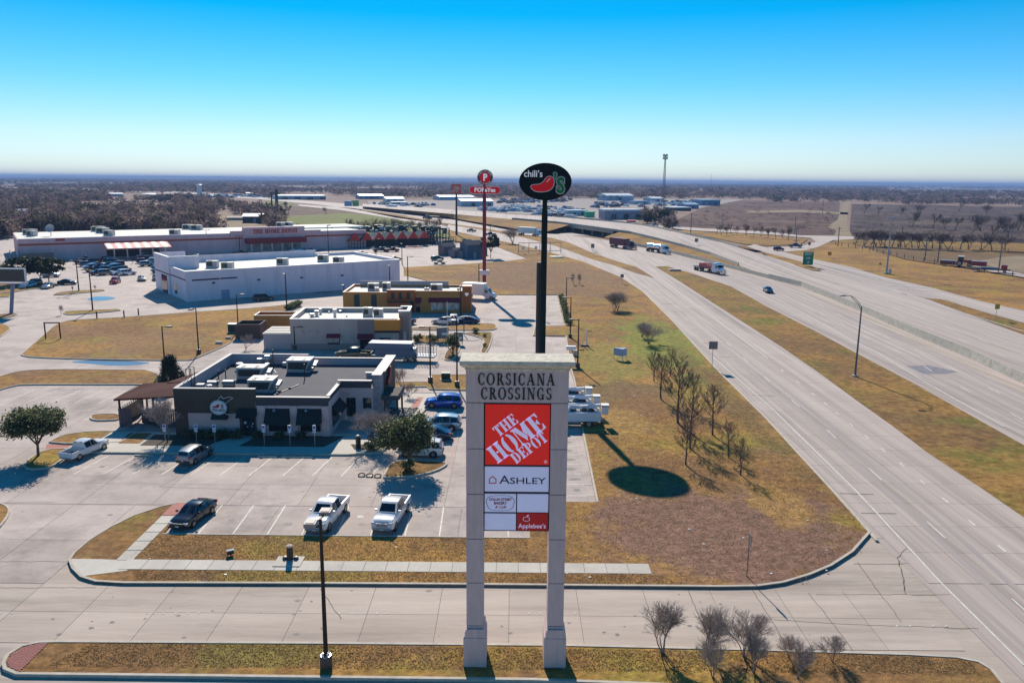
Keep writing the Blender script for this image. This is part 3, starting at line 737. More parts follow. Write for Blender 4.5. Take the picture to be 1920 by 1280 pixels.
# bridge: deck edge beam, abutments, piers, dark underpass, road under it
br = thing('highway_bridge', 'concrete highway bridge over the underpass beyond the trucks', 'bridge')
i0 = [p for p in Wr if OPEN[0] - 6 < p.x < OPEN[1] + 4 and 380 < p.y < 560]; i1 = [p for p in Er if OPEN[0] - 9 < p.x < OPEN[1] + 4 and 380 < p.y < 570]
if len(i0) > 1:
    p0, p1 = i0[0], i0[-1]; q0, q1 = i1[0], i1[-1]
    MB().prism([p0.xy, p1.xy, q1.xy, q0.xy], 2.4, 3.62).build('deck_slab', M_bar, br)
    gb = MB(); gb.bar((p0.x, p0.y, 3.1), (p1.x, p1.y, 3.1), .3, 1.5); gb.build('edge_beam', M_bar, br)
    for k in range(5):
        t = .14 + k * .18; a = Vector((p0.x, p0.y)).lerp(Vector((p1.x, p1.y)), t); b = Vector((q0.x, q0.y)).lerp(Vector((q1.x, q1.y)), t)
        for s in (.08, .5, .92):
            c = a.lerp(b, s); MB().cyl((c.x, c.y, -.4), (c.x, c.y, 2.42), .5, n=10).build('pier', M_bar, br)
    for pt, qt in ((p0, q0), (p1, q1)):
        d = (qt - pt).normalized(); s = Vector((p1.x - p0.x, p1.y - p0.y, 0)).normalized() * .6
        MB().prism([(pt.x, pt.y), (qt.x, qt.y), (qt.x + s.x, qt.y + s.y), (pt.x + s.x, pt.y + s.y)], -.4, 2.42).build('abutment', M_bar, br)
sheet('underpass_road', px2w([(1040, 440), (1130, 442), (1240, 395), (1215, 394)]), -.21, M_conc)
sheet('slope_paving', px2w([(1000, 430), (1045, 436), (1064, 434), (1050, 421), (1030, 420)]), .12, M_walk)

# ---- fields beyond the highway
sheet('east_verge', px2w([(2600, 700), (1920, 582), (1840, 565), (1750, 540), (1660, 520), (1595, 500), (1515, 484), (1465, 472), (1500, 462), (1545, 452), (1600, 458), (1700, 487), (1800, 502), (1920, 522), (2600, 640)]), -.1, M_grass)
sheet('pasture', px2w([(1600, 455), (1720, 462), (1900, 472), (2600, 500), (2600, 640), (1920, 520), (1800, 500), (1700, 486)]), -.14, M_grassr)
sheet('tan_pasture', chaikin(px2w([(1830, 490), (1870, 482), (1920, 478), (2600, 520), (2600, 600), (1920, 512), (1870, 502)]), 1), -.11, M_tan)
sheet('grass_strip', px2w([(1570, 447), (1600, 449), (1900, 455), (2600, 480), (2600, 500), (1900, 471), (1700, 462), (1560, 457)]), -.12, M_grassg)
sheet('plowed_field', px2w([(1592, 442), (1597, 382), (2700, 400), (2700, 492), (1900, 458), (1600, 448)]), -.3, M_prairie)
sheet('plowed_field', px2w([(1240, 425), (1310, 392), (1360, 375), (1575, 378), (1570, 440), (1480, 440), (1440, 433)]), -.34, ground_mat('brown_plowland', [(0.15, 0.09, 0.07), (0.10, 0.06, 0.05), (0.2, 0.13, 0.09)], .01, .08, .3, 1.1, thr=(.44, .58)))
sheet('dirt_track', px2w([(1560, 447), (1600, 447), (1588, 420), (1590, 400), (1595, 377), (1583, 376), (1575, 400), (1570, 412), (1550, 425), (1568, 432)]), -.2, M_tan)
sheet('dirt_track', px2w([(1400, 395), (1500, 393), (1590, 398), (1590, 402), (1500, 398), (1400, 399)]), -.2, M_tan)
sheet('local_road', px2w([(1230, 422), (1320, 428), (1440, 434), (1500, 441), (1600, 443), (1602, 448), (1562, 450), (1535, 462), (1515, 468), (1467, 472), (1440, 471), (1440, 463), (1500, 462), (1530, 453), (1520, 446), (1440, 439), (1320, 433), (1230, 427)]), -.06, M_conc)
sheet('grass_strip', px2w([(1235, 428), (1320, 434), (1440, 440), (1515, 448), (1500, 458), (1440, 460), (1400, 458), (1340, 446), (1290, 437)]), -.09, M_grass)
sheet('meadow', px2w([(520, 440), (530, 406), (640, 399), (700, 402), (735, 408), (800, 424), (840, 437), (852, 447), (760, 442), (640, 440)]), -.25, M_green)
sheet('meadow', px2w([(490, 383), (500, 376), (540, 377), (560, 385)]), -.25, M_green)
sheet('brown_meadow', px2w([(500, 405), (530, 385), (640, 392), (735, 407), (640, 399), (540, 404)]), -.3, M_field)
sheet('truck_yard', px2w([(690, 376), (1000, 374), (1180, 371), (1400, 373), (1300, 392), (1240, 402), (1230, 415), (1130, 410), (960, 400), (780, 390), (690, 384)]), -.25, ground_mat('gravel_yard', [(0.40, 0.34, 0.29), (0.33, 0.28, 0.25)], .02, .2, .05, .3))
hm3 = MB(); nx = 90
for (D_, hh_, dn) in ((11000, 26, 5.1), (14500, 52, 9.7)):
    row = [[], [], []]
    for i in range(nx + 1):
        x = (-.9 + 1.8 * i / nx) * D_ * 1.0; n_ = .35 + .9 * max(0, .5 + noise.noise(Vector((x / 2600, dn, 0))) + .35 * noise.noise(Vector((x / 700, dn, 2))))
        row[0].append((x, D_ - 900, -.45)); row[1].append((x, D_, hh_ * n_ - .4)); row[2].append((x, D_ + 1200, -.45))
    for k in range(2): hm3.add([v for p in zip(row[k], row[k + 1]) for v in p], [(2 * i, 2 * i + 2, 2 * i + 3, 2 * i + 1) for i in range(nx)])
structure('hills', hm3, mat('wooded_ridge', (.07, .065, .05), 1, var=.4, scale=.004), smooth=True)
sheet('forest_floor', px2w([(-300, 336), (-300, 352), (500, 367), (690, 373), (1000, 373), (1450, 375), (1700, 375), (2300, 375), (2300, 356), (960, 342)]), -.42, mat('forest_floor', (.12, .088, .072), 1, var=.35, scale=.01))
sheet('forest_floor', px2w([(-300, 353), (-300, 460), (35, 440), (530, 437), (528, 404), (480, 392), (330, 376), (0, 368)]), -.40, MATS['forest_floor'])
sheet('tan_field', px2w([(440, 352), (520, 350), (610, 353), (600, 357), (470, 358)]), -.35, M_tan)
sheet('tan_field', px2w([(625, 355), (700, 353), (800, 355), (790, 358), (640, 358)]), -.35, M_tan)
sheet('tan_field', px2w([(1700, 352), (1920, 349), (2500, 350), (2500, 362), (1900, 362), (1660, 361)]), -.35, ground_mat('pink_field', [(0.30, 0.2, 0.15), (0.25, 0.17, .13)], .005, .05, .1, .2))
sheet('tan_field', px2w([(0, 349), (150, 345), (320, 341), (330, 344), (160, 348), (0, 352)]), -.35, M_tan)
sheet('tan_clearing', px2w([(140, 388), (170, 382), (270, 380), (320, 384), (290, 392), (180, 395)]), -.3, M_tan)
sheet('tan_clearing', px2w([(5, 412), (20, 402), (55, 405), (50, 415), (25, 417)]), -.3, M_tan)
sheet('tan_clearing', px2w([(405, 412), (415, 392), (440, 405), (500, 420), (505, 440), (410, 440)]), -.3, M_tan)

# ------------------------------------------------------------------ lettering
def arcp(cx, cy, rx, ry, a0, a1, thick, thin, n=22):
    out = []
    for i in range(n + 1):
        a = radians(a0 + (a1 - a0) * i / n); w = thin + (thick - thin) * abs(cos(a)) ** 1.3
        out.append(((cx + rx * cos(a), cy + ry * sin(a)), (cx + (rx - w) * cos(a), cy + (ry - w * .9) * sin(a))))
    return [[out[i][0], out[i + 1][0], out[i + 1][1], out[i][1]] for i in range(n)]
def rc(x0, x1, y0, y1): return [[(x0, y0), (x1, y0), (x1, y1), (x0, y1)]]
def dg_(x0, x1, w, y0=0, y1=1): return [[(x0, y0), (x0 + w, y0), (x1 + w, y1), (x1, y1)]]
def serif_glyph(c):
    t = .055
    if c == 'C': return .74, arcp(.40, .5, .38, .52, 48, 312, .19, .06) + rc(.61, .66, .64, .92) + rc(.63, .66, .10, .28)
    if c == 'G': return .84, arcp(.40, .5, .38, .52, 48, 318, .19, .06) + rc(.61, .66, .66, .92) + rc(.55, .71, 0, .42) + rc(.46, .78, .38, .43)
    if c == 'O': return .88, arcp(.43, .5, .42, .52, 0, 360, .19, .06, 34)
    if c == 'I': return .40, rc(.10, .28, 0, 1) + rc(.02, .36, 0, t) + rc(.02, .36, 1 - t, 1)
    if c == 'R': return .78, rc(.10, .28, 0, 1) + rc(.02, .36, 0, t) + rc(.02, .30, 1 - t, 1) + arcp(.30, .74, .32, .26, -90, 90, .18, .07, 14) + dg_(.56, .30, .19, 0, .5) + rc(.60, .80, 0, t)
    if c == 'S': return .60, arcp(.29, .75, .25, .265, 40, 265, .15, .08, 18) + arcp(.29, .26, .27, .275, -145, 85, .16, .08, 18) + rc(.45, .49, .72, .96) + rc(.04, .08, .04, .28)
    if c == 'A': return .86, dg_(.07, .38, .07) + dg_(.58, .32, .19) + rc(.20, .62, .32, .39) + rc(0, .24, 0, t) + rc(.52, .86, 0, t)
    if c == 'N': return .88, rc(.12, .19, 0, 1) + rc(.66, .73, 0, 1) + dg_(.58, .10, .18) + rc(.03, .29, 0, t) + rc(.55, .84, 1 - t, 1) + rc(.02, .20, 1 - t, 1)
    return .3, []
def stencil_glyph(c):
    s = .10
    if c == 'T': return .74, rc(.24, .50, 0, 1) + rc(.14, .60, 0, .07) + [[(.0, .72), (.05, .72), (.20, .93), (.20, 1), (.0, 1)], [(.74, .72), (.69, .72), (.54, .93), (.54, 1), (.74, 1)]]
    if c == 'H': return .92, rc(.08, .34, 0, 1) + rc(.58, .84, 0, 1) + rc(.0, .42, 0, .07) + rc(.0, .42, .93, 1) + rc(.5, .92, 0, .07) + rc(.5, .92, .93, 1) + rc(.38, .55, .46, .56)
    if c == 'E': return .76, rc(.08, .36, 0, 1) + rc(0, .40, 0, .07) + rc(0, .40, .93, 1) + [[(.42, .0), (.74, 0), (.74, .30), (.69, .30), (.56, .07), (.42, .07)], [(.42, 1), (.72, 1), (.72, .72), (.67, .72), (.56, .93), (.42, .93)], [(.40, .46), (.52, .38), (.58, .32), (.58, .68), (.52, .62), (.40, .56)]]
    if c == 'O': return .88, arcp(.40, .5, .40, .52, 100, 260, .27, .07, 16) + arcp(.48, .5, .40, .52, -80, 80, .27, .07, 16)
    if c == 'M': return 1.12, rc(.08, .15, 0, 1) + rc(0, .22, 0, .07) + [[(.10, 1), (.40, 1), (.66, .25), (.52, .02)], [(.70, .22), (.80, 1), (.60, .55)]] + rc(.74, 1.02, 0, 1) + rc(.68, 1.10, 0, .07) + rc(.0, .2, .93, 1) + rc(1.0, 1.12, .93, 1)
    if c == 'D': return .86, rc(.08, .36, 0, 1) + rc(0, .38, 0, .07) + rc(0, .38, .93, 1) + arcp(.42, .5, .42, .5, -90, 90, .26, .08, 16)
    if c == 'P': return .76, rc(.08, .36, 0, 1) + rc(0, .44, 0, .07) + rc(0, .38, .93, 1) + arcp(.40, .73, .34, .27, -90, 90, .22, .08, 14)
    return .3, []
def glyph_word(s, fn, h, gap=.06, wscale=1.0, depth=.03, ang=0.0, org=(0, 0)):
    """letters in the x,z plane facing -y; origin at the left of the baseline"""
    mb = MB(); x = 0
    for ch in s:
        if ch == ' ': x += .4 * wscale; continue
        w, polys = fn(ch)
        for p in polys:
            q = []
            for (a, b) in p:
                u = (x + a * wscale) * h; v = b * h
                q.append((org[0] + u * cos(ang) - v * sin(ang), org[1] + u * sin(ang) + v * cos(ang)))
            mb.xprism(q, -depth, 0)
        x += (w + gap) * wscale
    mb.width = x * h
    return mb
def glyph_letters(s, fn, h, gap, wscale, depth, name, m, parent, xf, total=None):
    w_all = sum((fn(c)[0] + gap) * wscale for c in s if c != ' ') * h + sum(.4 * wscale * h for c in s if c == ' ')
    sc = (total / w_all) if total else 1.0; x = 0.0
    for ch in s:
        if ch == ' ': x += .4 * wscale * h * sc; continue
        w, polys = fn(ch); mb = MB()
        for p in polys: mb.xprism([(x + a * wscale * h * sc, b * h) for a, b in p], -depth, 0)
        mb.v = [xf(*v) for v in mb.v]; mb.build(name, m, parent); x += (w + gap) * wscale * h * sc
def text_mesh(s, size, depth=.02, bold=0.0, align='CENTER', xs=1.0, m=None, name='lettering', ang=0.0, shear=0.0, space=1.0):
    cu = bpy.data.curves.new('t', 'FONT'); cu.body = s; cu.size = size; cu.extrude = depth / 2; cu.offset = bold
    cu.align_x = align; cu.align_y = 'CENTER'; cu.shear = shear; cu.space_character = space; cu.resolution_u = 3
    o = bpy.data.objects.new('t', cu); COL.objects.link(o)
    dgp = bpy.context.evaluated_depsgraph_get()
    me = bpy.data.meshes.new_from_object(o.evaluated_get(dgp)); me.name = name
    bpy.data.objects.remove(o); bpy.data.curves.remove(cu)
    for v in me.vertices:
        x, y, z = v.co; x *= xs; X = x * cos(ang) - y * sin(ang); Y = x * sin(ang) + y * cos(ang); v.co = (X, -z, Y)
    me.materials.clear(); me.materials.append(m or M_black)
    return me

# ------------------------------------------------------------------ the shopping centre's tall sign
M_stucco = mat('mauve_stucco', (0.64, 0.475, 0.44), 0.9, var=0.10, scale=2.2, bump=0.012, bscale=30, stretch=(2.5, 2.5, .35))
M_cornice = mat('cornice_stucco', (0.60, 0.54, 0.42), 0.9, var=0.30, scale=2.2, bump=0.01, bscale=20, stretch=(1.6, 1.6, 3))
M_ink = mat('sign_letter_black', (0.015, 0.01, 0.01), 0.5)
M_homered = mat('orange_red_panel', (0.72, 0.014, 0.006), 0.5, emit=0.22)
M_panelw = mat('lit_white_panel', (0.62, 0.63, 0.84), 0.5, emit=0.14, var=0.06, scale=.8)
M_letterw = mat('white_letter', (0.74, 0.66, 0.90), 0.5, emit=0.18)
M_applered = mat('deep_red_panel', (0.42, 0.01, 0.01), 0.35, emit=0.12)
M_navy = mat('navy_letter', (0.01, 0.02, 0.07), 0.4)
M_orangel = mat('orange_red_line', (0.7, 0.10, 0.05), 0.4)
M_frame = mat('navy_frame', (0.008, 0.012, 0.03), 0.4)
mon = thing('monument_sign', 'tall two-column stucco shopping centre sign with tenant panels on the near grass verge', 'sign', (0.3, 40.0, 0.1))
X0, X1, X2, X3 = -2.66, -1.74, 1.77, 2.65      # outer and inner edges of the two columns
D0, D1 = 0.0, 1.35
jz = [0, 2.45, 5.0, 7.55, 10.1, 12.62, 15.12]
for a, b in ((X0, X1), (X2, X3)):
    MB().box(a + .05, b - .05, D0 + .05, D1 - .05, 0, 15.1).build('column_core', M_joint, mon)
    for i in range(6):
        MB().box(a, b, D0, D1, jz[i] + .02, jz[i + 1] - .02).build('column_panel', M_stucco, mon)
    c = (a + b) / 2; w = (b - a) / 2
    pb = MB().box(a - .17, b + .17, D0 - .17, D1 + .17, 0, 1.78).build('plinth', M_stucco, mon)
    MB().xprism([(c - w - .17, 1.783), (c + w + .17, 1.783), (c + w + .08, 1.95), (c + w + .10, 2.08), (c + w + .02, 2.3), (c - w - .02, 2.3), (c - w - .10, 2.08), (c - w - .08, 1.95)], D0 - .14, D1 + .14).build('plinth_moulding', M_stucco, mon)
hd_ = MB().box(X0, X3, D0, D1, 15.14, 16.83).build('head_panel', M_stucco, mon)
cm = MB(); st_ = [(0.0, 16.81), (.02, 16.87), (.05, 16.91), (.05, 16.97), (.12, 17.01), (.25, 17.12), (.30, 17.17), (.30, 17.36), (.28, 17.38)]
for (o0, z0_), (o1, z1_) in zip(st_, st_[1:]):
    cm.add([(X0 - o0, D0 - o0, z0_), (X3 + o0, D0 - o0, z0_), (X3 + o0, D1 + o0, z0_), (X0 - o0, D1 + o0, z0_), (X0 - o1, D0 - o1, z1_), (X3 + o1, D0 - o1, z1_), (X3 + o1, D1 + o1, z1_), (X0 - o1, D1 + o1, z1_)],
           [(0, 1, 5, 4), (1, 2, 6, 5), (2, 3, 7, 6), (3, 0, 4, 7)])
cm.add([(X0 - .28, D0 - .28, 17.38), (X3 + .28, D0 - .28, 17.38), (X3 + .28, D1 + .28, 17.41), (X0 - .28, D1 + .28, 17.41)], [(0, 1, 2, 3)])
cr = cm.build('cornice', M_cornice, mon)
dm = MB()
for i in range(26): dm.box(X0 + .02 + i * .205, X0 + .12 + i * .205, D0 - .09, D0 - .005, 16.885, 16.96)
dm.build('dentil_row', M_cornice, cr)['kind'] = 'stuff'
for s, zz, h, wd_ in (('CORSICANA', 16.08, .62, 4.05), ('CROSSINGS', 15.32, .62, 3.75)):
    glyph_letters(s, serif_glyph, h, .13, 1.02, .04, 'letter', M_ink, mon, lambda x, y, z: (x - wd_ / 2 - .02, y - .004, z + zz), wd_)
# tenant cabinet
cab = MB().box(X1 + .03, X2 - .02, .18, 1.2, 7.95, 15.12).build('cabinet', M_frame, mon)
def pan(x0, x1, z0, z1, m, name='tenant_panel'): return MB().box(x0, x1, .12, .2, z0, z1).build(name, m, mon)
PL, PR = X1 + .06, X2 - .06
p1 = pan(PL + .02, PR, 11.72, 15.0, M_homered)
p2 = pan(PL, PR, 10.22, 11.60, M_panelw)
DV = .02
p3 = pan(PL, DV - .03, 9.06, 10.08, M_panelw); p4 = pan(DV + .03, PR, 9.06, 10.08, M_panelw)
p5 = pan(PL, DV - .03, 8.03, 8.96, M_panelw); p6 = pan(DV + .03, PR, 8.03, 9.0, M_applered)
S1 = (PR - PL) / 124.0; A38 = radians(38.5)
for wrd, ox, oy, h, L_ in (('HOME', 25, 1, 37, 121), ('THE', 27, 55, 22, 50), ('DEPOT', 61, 1, 22, 80)):
    glyph_letters(wrd, stencil_glyph, h * S1, .07, 1.0, .01, 'letter', M_letterw, p1,
        lambda x, y, z: (PL + ox * S1 + x * cos(A38) - z * sin(A38), .118 + y * .8, 11.74 + oy * S1 + x * sin(A38) + z * cos(A38)), L_ * S1)
rg = MB()
for i in range(16):
    a = 2 * pi * i / 16; b = 2 * pi * (i + 1) / 16; c0 = (PR - .18, 11.9)
    rg.xprism([(c0[0] + .085 * cos(a), c0[1] + .085 * sin(a)), (c0[0] + .085 * cos(b), c0[1] + .085 * sin(b)), (c0[0] + .07 * cos(b), c0[1] + .07 * sin(b)), (c0[0] + .07 * cos(a), c0[1] + .07 * sin(a))], .108, .118)
rg.build('registered_mark', M_letterw, p1)
place('lettering', text_mesh('R', .13, .01, .003, m=M_letterw), p1, (PR - .18, .112, 11.9))
# furniture shop panel
hz = MB(); x, z = PL + .42, 10.66
out = [(-.2, 0), (.2, 0), (.2, .26), (0, .44), (-.2, .26)]; inn = [(-.15, .05), (.15, .05), (.15, .235), (0, .375), (-.15, .235)]
for i in range(5):
    j = (i + 1) % 5; hz.xprism([(x + out[i][0], z + out[i][1]), (x + out[j][0], z + out[j][1]), (x + inn[j][0], z + inn[j][1]), (x + inn[i][0], z + inn[i][1])], .104, .118)
hz.build('house_emblem', M_orangel, p2)
place('lettering', text_mesh('A', .66, .012, .002, 'CENTER', 1.25, M_navy), p2, (PL + 1.05, .112, 10.86))
place('lettering', text_mesh('SHLEY', .49, .012, .003, 'LEFT', 1.40, M_navy), p2, (PL + 1.32, .112, 10.815))
# bakery panel
bo = MB(); cx, cz, rx, rz_ = (PL + DV - .03) / 2, 9.57, .76, .43
for i in range(40):
    def se(t):
        c, s = cos(t), sin(t); return (cx + rx * abs(c) ** .55 * (1 if c > 0 else -1) * (1 - .06 * (s < 0)), cz + rz_ * abs(s) ** .75 * (1 if s > 0 else -1))
    t0, t1 = 2 * pi * i / 40, 2 * pi * (i + 1) / 40; a, b = se(t0), se(t1); f = .967
    bo.xprism([a, b, (cx + (b[0] - cx) * f, cz + (b[1] - cz) * f), (cx + (a[0] - cx) * f, cz + (a[1] - cz) * f)], .108, .118)
bo.build('badge_outline', M_navy, p3)
M_dkred = mat('dark_red_letter', (0.22, 0.01, 0.02), .5)
for s, zz, sz in (('COLLIN STREET', 9.77, .185), ('BAKERY', 9.56, .21)):
    place('lettering', text_mesh(s, sz, .012, .006, 'CENTER', .92, M_dkred), p3, (cx, .112, zz))
place('lettering', text_mesh('& Café', .21, .012, .002, 'CENTER', 1.0, mat('red_letter', (0.5, .02, .03), .5), shear=.35), p3, (cx, .112, 9.34))
# grill panel
place('lettering', text_mesh('Applebee\u2019s', .36, .012, .003, 'CENTER', .93, M_letterw), p6, ((DV + PR) / 2, .112, 8.27))
am = MB(); ax_, az_ = DV + .53, 8.68
def appl(t):
    r = .155 * (1 + .10 * cos(2 * t) - .16 * max(0, sin(t)) ** 8); return (ax_ + r * 1.1 * cos(t), az_ + r * sin(t))
for i in range(22):
    a, b = appl(2 * pi * i / 22), appl(2 * pi * (i + 1) / 22)
    am.xprism([a, b, (ax_ + (b[0] - ax_) * .86, az_ + (b[1] - az_) * .86), (ax_ + (a[0] - ax_) * .86, az_ + (a[1] - az_) * .86)], .108, .118)
am.xprism([(ax_ + .01, az_ + .14), (ax_ + .05, az_ + .22), (ax_ + .15, az_ + .24), (ax_ + .09, az_ + .15)], .108, .118)
am.build('apple_emblem', M_letterw, p6)

# ------------------------------------------------------------------ pylon signs
def ellipse(rx, rz, n=48, cx=0, cz=0): return [(cx + rx * cos(2 * pi * i / n), cz + rz * sin(2 * pi * i / n)) for i in range(n)]
def smooth_poly(pts, n=2): return [(p.x, p.y) for p in chaikin(pts, n)]
def outline_mb(poly, w, y0, y1):
    q = offset([Vector(p) for p in poly], -w); a = sum(poly[i][0] * poly[(i + 1) % len(poly)][1] - poly[(i + 1) % len(poly)][0] * poly[i][1] for i in range(len(poly)))
    return MB().xprism([(p.x, p.y) for p in q], y0, y1)
PEPPER = [(-2.22, -.35), (-2.25, -.62), (-1.95, -.95), (-1.4, -1.18), (-.7, -1.22), (.1, -1.15), (.75, -.9), (1.15, -.45), (1.28, .1), (1.2, .6), (.85, .92), (.45, .95), (.05, .75), (-.25, .3), (-.6, -.02), (-1.1, -.22), (-1.7, -.22)]
STEM = [(1.15, .62), (1.3, 1.0), (1.12, 1.3), (1.2, 1.5), (1.5, 1.52), (1.72, 1.3), (1.6, .95), (1.5, .7), (1.3, .5)]
M_chbody = mat('black_green_face', (0.003, 0.008, 0.009), 0.7, spec=.12)
M_chred = mat('chili_red', (0.62, 0.012, 0.015), 0.6, emit=.12, spec=.15)
M_chgreen = mat('leaf_green', (0.015, 0.15, 0.05), 0.6, emit=.06, spec=.15)
M_outl = mat('pale_outline', (0.62, 0.60, 0.58), 0.5)
ch = thing('pylon_sign', 'tall black oval restaurant sign with a red pepper on a thick dark pole', 'sign', (4.2, 107.6, 0.1))
pc = MB(); pc.cyl((0, 0, 0), (0, 0, 22.6), .40, n=20); pc.cyl((0, 0, 22.5), (0, 0, 25.0), .31, n=16)
pc.build('pole', M_dkgreen, ch, smooth=True)
pb = MB(); pb.cyl((-.62, .9, 0), (-.62, .9, 15.6), .33, n=16); pb.build('rear_pole', mat('brown_steel', (.035, .03, .028), .5), ch, smooth=True)  # second, lower pole behind and left of the main one
f = MB(); 
def ovl(rx, rz, y): return [(p[0], y, p[1] + 26.3) for p in ellipse(rx, rz, 64)]
rings = [ovl(3.30, 2.28, -.50), ovl(3.46, 2.42, -.38), ovl(3.46, 2.42, .38), ovl(3.30, 2.28, .50)]
vs = [v for r in rings for v in r]; fs = []
for k in range(3): fs += [(k * 64 + i, k * 64 + (i + 1) % 64, (k + 1) * 64 + (i + 1) % 64, (k + 1) * 64 + i) for i in range(64)]
fs += [tuple(range(63, -1, -1)), tuple(range(192, 256))]
f.add(vs, fs); cf = f.build('sign_cabinet', M_chbody, ch, smooth=True)
sx, sz = .86, .92
def at3(poly, cx=.05, cz=26.12): return [(p[0] * sx + cx, p[1] * sz + cz) for p in poly]
pp = smooth_poly(at3(PEPPER)); stm = smooth_poly(at3(STEM))
outline_mb(pp, .085, -.515, -.50).build('pepper_outline', M_outl, cf)
MB().xprism(pp, -.535, -.515).build('pepper', M_chred, cf)
outline_mb(stm, .07, -.525, -.505).build('stem_outline', M_outl, cf)
MB().xprism(stm, -.55, -.525).build('stem', M_chgreen, cf)
hl = smooth_poly(at3([(.05, .05), (.3, .2), (.8, .68), (.72, .74), (.45, .6), (.12, .25)])); MB().xprism(hl, -.545, -.535).build('highlight', mat('pink_highlight', (.8, .5, .5), .4), cf)
place('lettering', text_mesh('S', 2.75, .02, .20, 'CENTER', .85, M_outl), cf, (2.0, -.515, 25.75))
place('lettering', text_mesh('S', 2.75, .03, .11, 'CENTER', .85, M_chgreen), cf, (2.0, -.54, 25.75))
place('lettering', text_mesh('chili\u2019s', 1.22, .02, .015, 'LEFT', .93, mat('white_face_letter', (.8, .8, .8), .4, emit=.15)), cf, (-2.85, -.52, 27.28))

pq = P(908, 551)
M_popred = mat('sign_red', (0.60, 0.015, 0.02), .6, emit=.12, spec=.15); M_poppole = mat('maroon_pole', (0.24, 0.03, 0.055), .65, spec=.2)
po = thing('pylon_sign', 'maroon pole sign with round red emblem above a rounded red name board', 'sign', (pq.x, pq.y, 0))
MB().cyl((0, 0, 0), (0, 0, 25.8), .42, n=18).build('pole', M_poppole, po, smooth=True)
rd = MB(); rd.xprism(ellipse(1.86, 1.86, 36, 0.15, 27.15), -.35, .35); rr = rd.build('round_board', M_outl, po)
MB().xprism(ellipse(1.74, 1.74, 36, .15, 27.15), -.37, -.35).build('ring', mat('navy_maroon', (.10, .015, .05), .4), rr)
MB().xprism(ellipse(1.22, 1.22, 36, .15, 27.15), -.39, -.37).build('disc', M_popred, rr)
M_ltr = mat('white_face_letter', (.8, .8, .8), .4, emit=.15)
place('lettering', text_mesh('P', 2.1, .03, .10, 'CENTER', .85, M_ltr), rr, (.15, -.41, 27.15))
for s, r, a0, st_a, fl_ in (('LOUISIANA', 1.47, 155, -16.5, 0), ('KITCHEN', 1.47, 222, 16, 1)):
    for i, c in enumerate(s):
        a = radians(a0 + st_a * i); me = text_mesh(c, .42, .02, .01, 'CENTER', 1, M_ltr, ang=a + (pi / 2 if fl_ else -pi / 2))
        place('lettering', me, rr, (.15 + r * cos(a), -.38, 27.15 + r * sin(a)))
cap = [(.1 + 2.75 + .78 * cos(radians(t)), 24.3 + .78 * sin(radians(t))) for t in range(-90, 91, 15)] + [(.1 - 2.75 + .78 * cos(radians(t)), 24.3 + .78 * sin(radians(t))) for t in range(90, 271, 15)]
nb_ = MB().xprism(cap, -.35, .35).build('name_board', M_popred, po)
outline_mb(cap, .10, -.33, .33).build('board_rim', M_outl, nb_)
place('lettering', text_mesh('POPeYes', 1.32, .03, .05, 'CENTER', .98, M_ltr), nb_, (.1, -.37, 24.3))
MB().box(-1.15, 1.15, -.5, .5, 4.6, 5.7).build('collar_board', mat('pink_board', (.62, .5, .52), .5), po)
MB().cyl((.9, -2.4, .02), (.9, -2.4, .25), 1.3, n=14).build('planter', mat('mulch_and_shaded_grass', (0.09, 0.07, 0.05)), po)

pq = P(856, 441)
hp = thing('pylon_sign', 'distant tall pole with square orange-red sign board beside the highway', 'sign', (pq.x, pq.y, 0))
MB().cyl((0, 0, 0), (0, 0, 20.6), .55, .4, n=14).build('pole', mat('rust_pole', (.05, .025, .025), .6), hp)
sb = MB().box(-2.3, 2.3, -.4, .4, 20.2, 24.7).build('sign_board', mat('sign_orange', (.62, .06, .02), .5), hp)
for wrd, ox, oy, h, L_ in (('HOME', .7, .15, 1.3, 4.2), ('THE', .85, 2.2, .8, 1.9), ('DEPOT', 2.3, .15, .8, 2.8)):
    g = glyph_word(wrd, stencil_glyph, h, .07, 1.0, .02); sc = L_ / g.width
    g.v = [(-2.3 + ox + x * sc * cos(A38) - z * sin(A38), -.41 + y, 20.3 + oy + x * sc * sin(A38) + z * cos(A38)) for x, y, z in g.v]
    g.build('lettering', M_outl, sb)

# billboard seen edge on at the left margin, lit face towards us dark
bb = thing('billboard', 'billboard with dark screen face in white frame at the left edge by the trees', 'billboard', (*P(21, 589).xy, 0))
MB().cyl((0, 0, 0), (-.9, 3, 5.6), .35, n=12).build('post', mat('mauve_post', (.34, .27, .33), .6), bb)
MB().box(-9, 2.1, 2.7, 3.3, 5.6, 5.75).build('catwalk', mat('mauve_post', (.34, .27, .33)), bb)
MB().box(-9, 1.9, 2.8, 3.2, 5.9, 8.7).build('frame', M_white, bb)
MB().box(-8.8, 1.7, 2.74, 2.8, 6.1, 8.5).build('screen', mat('dark_screen', (.02, .025, .028), .3), bb)

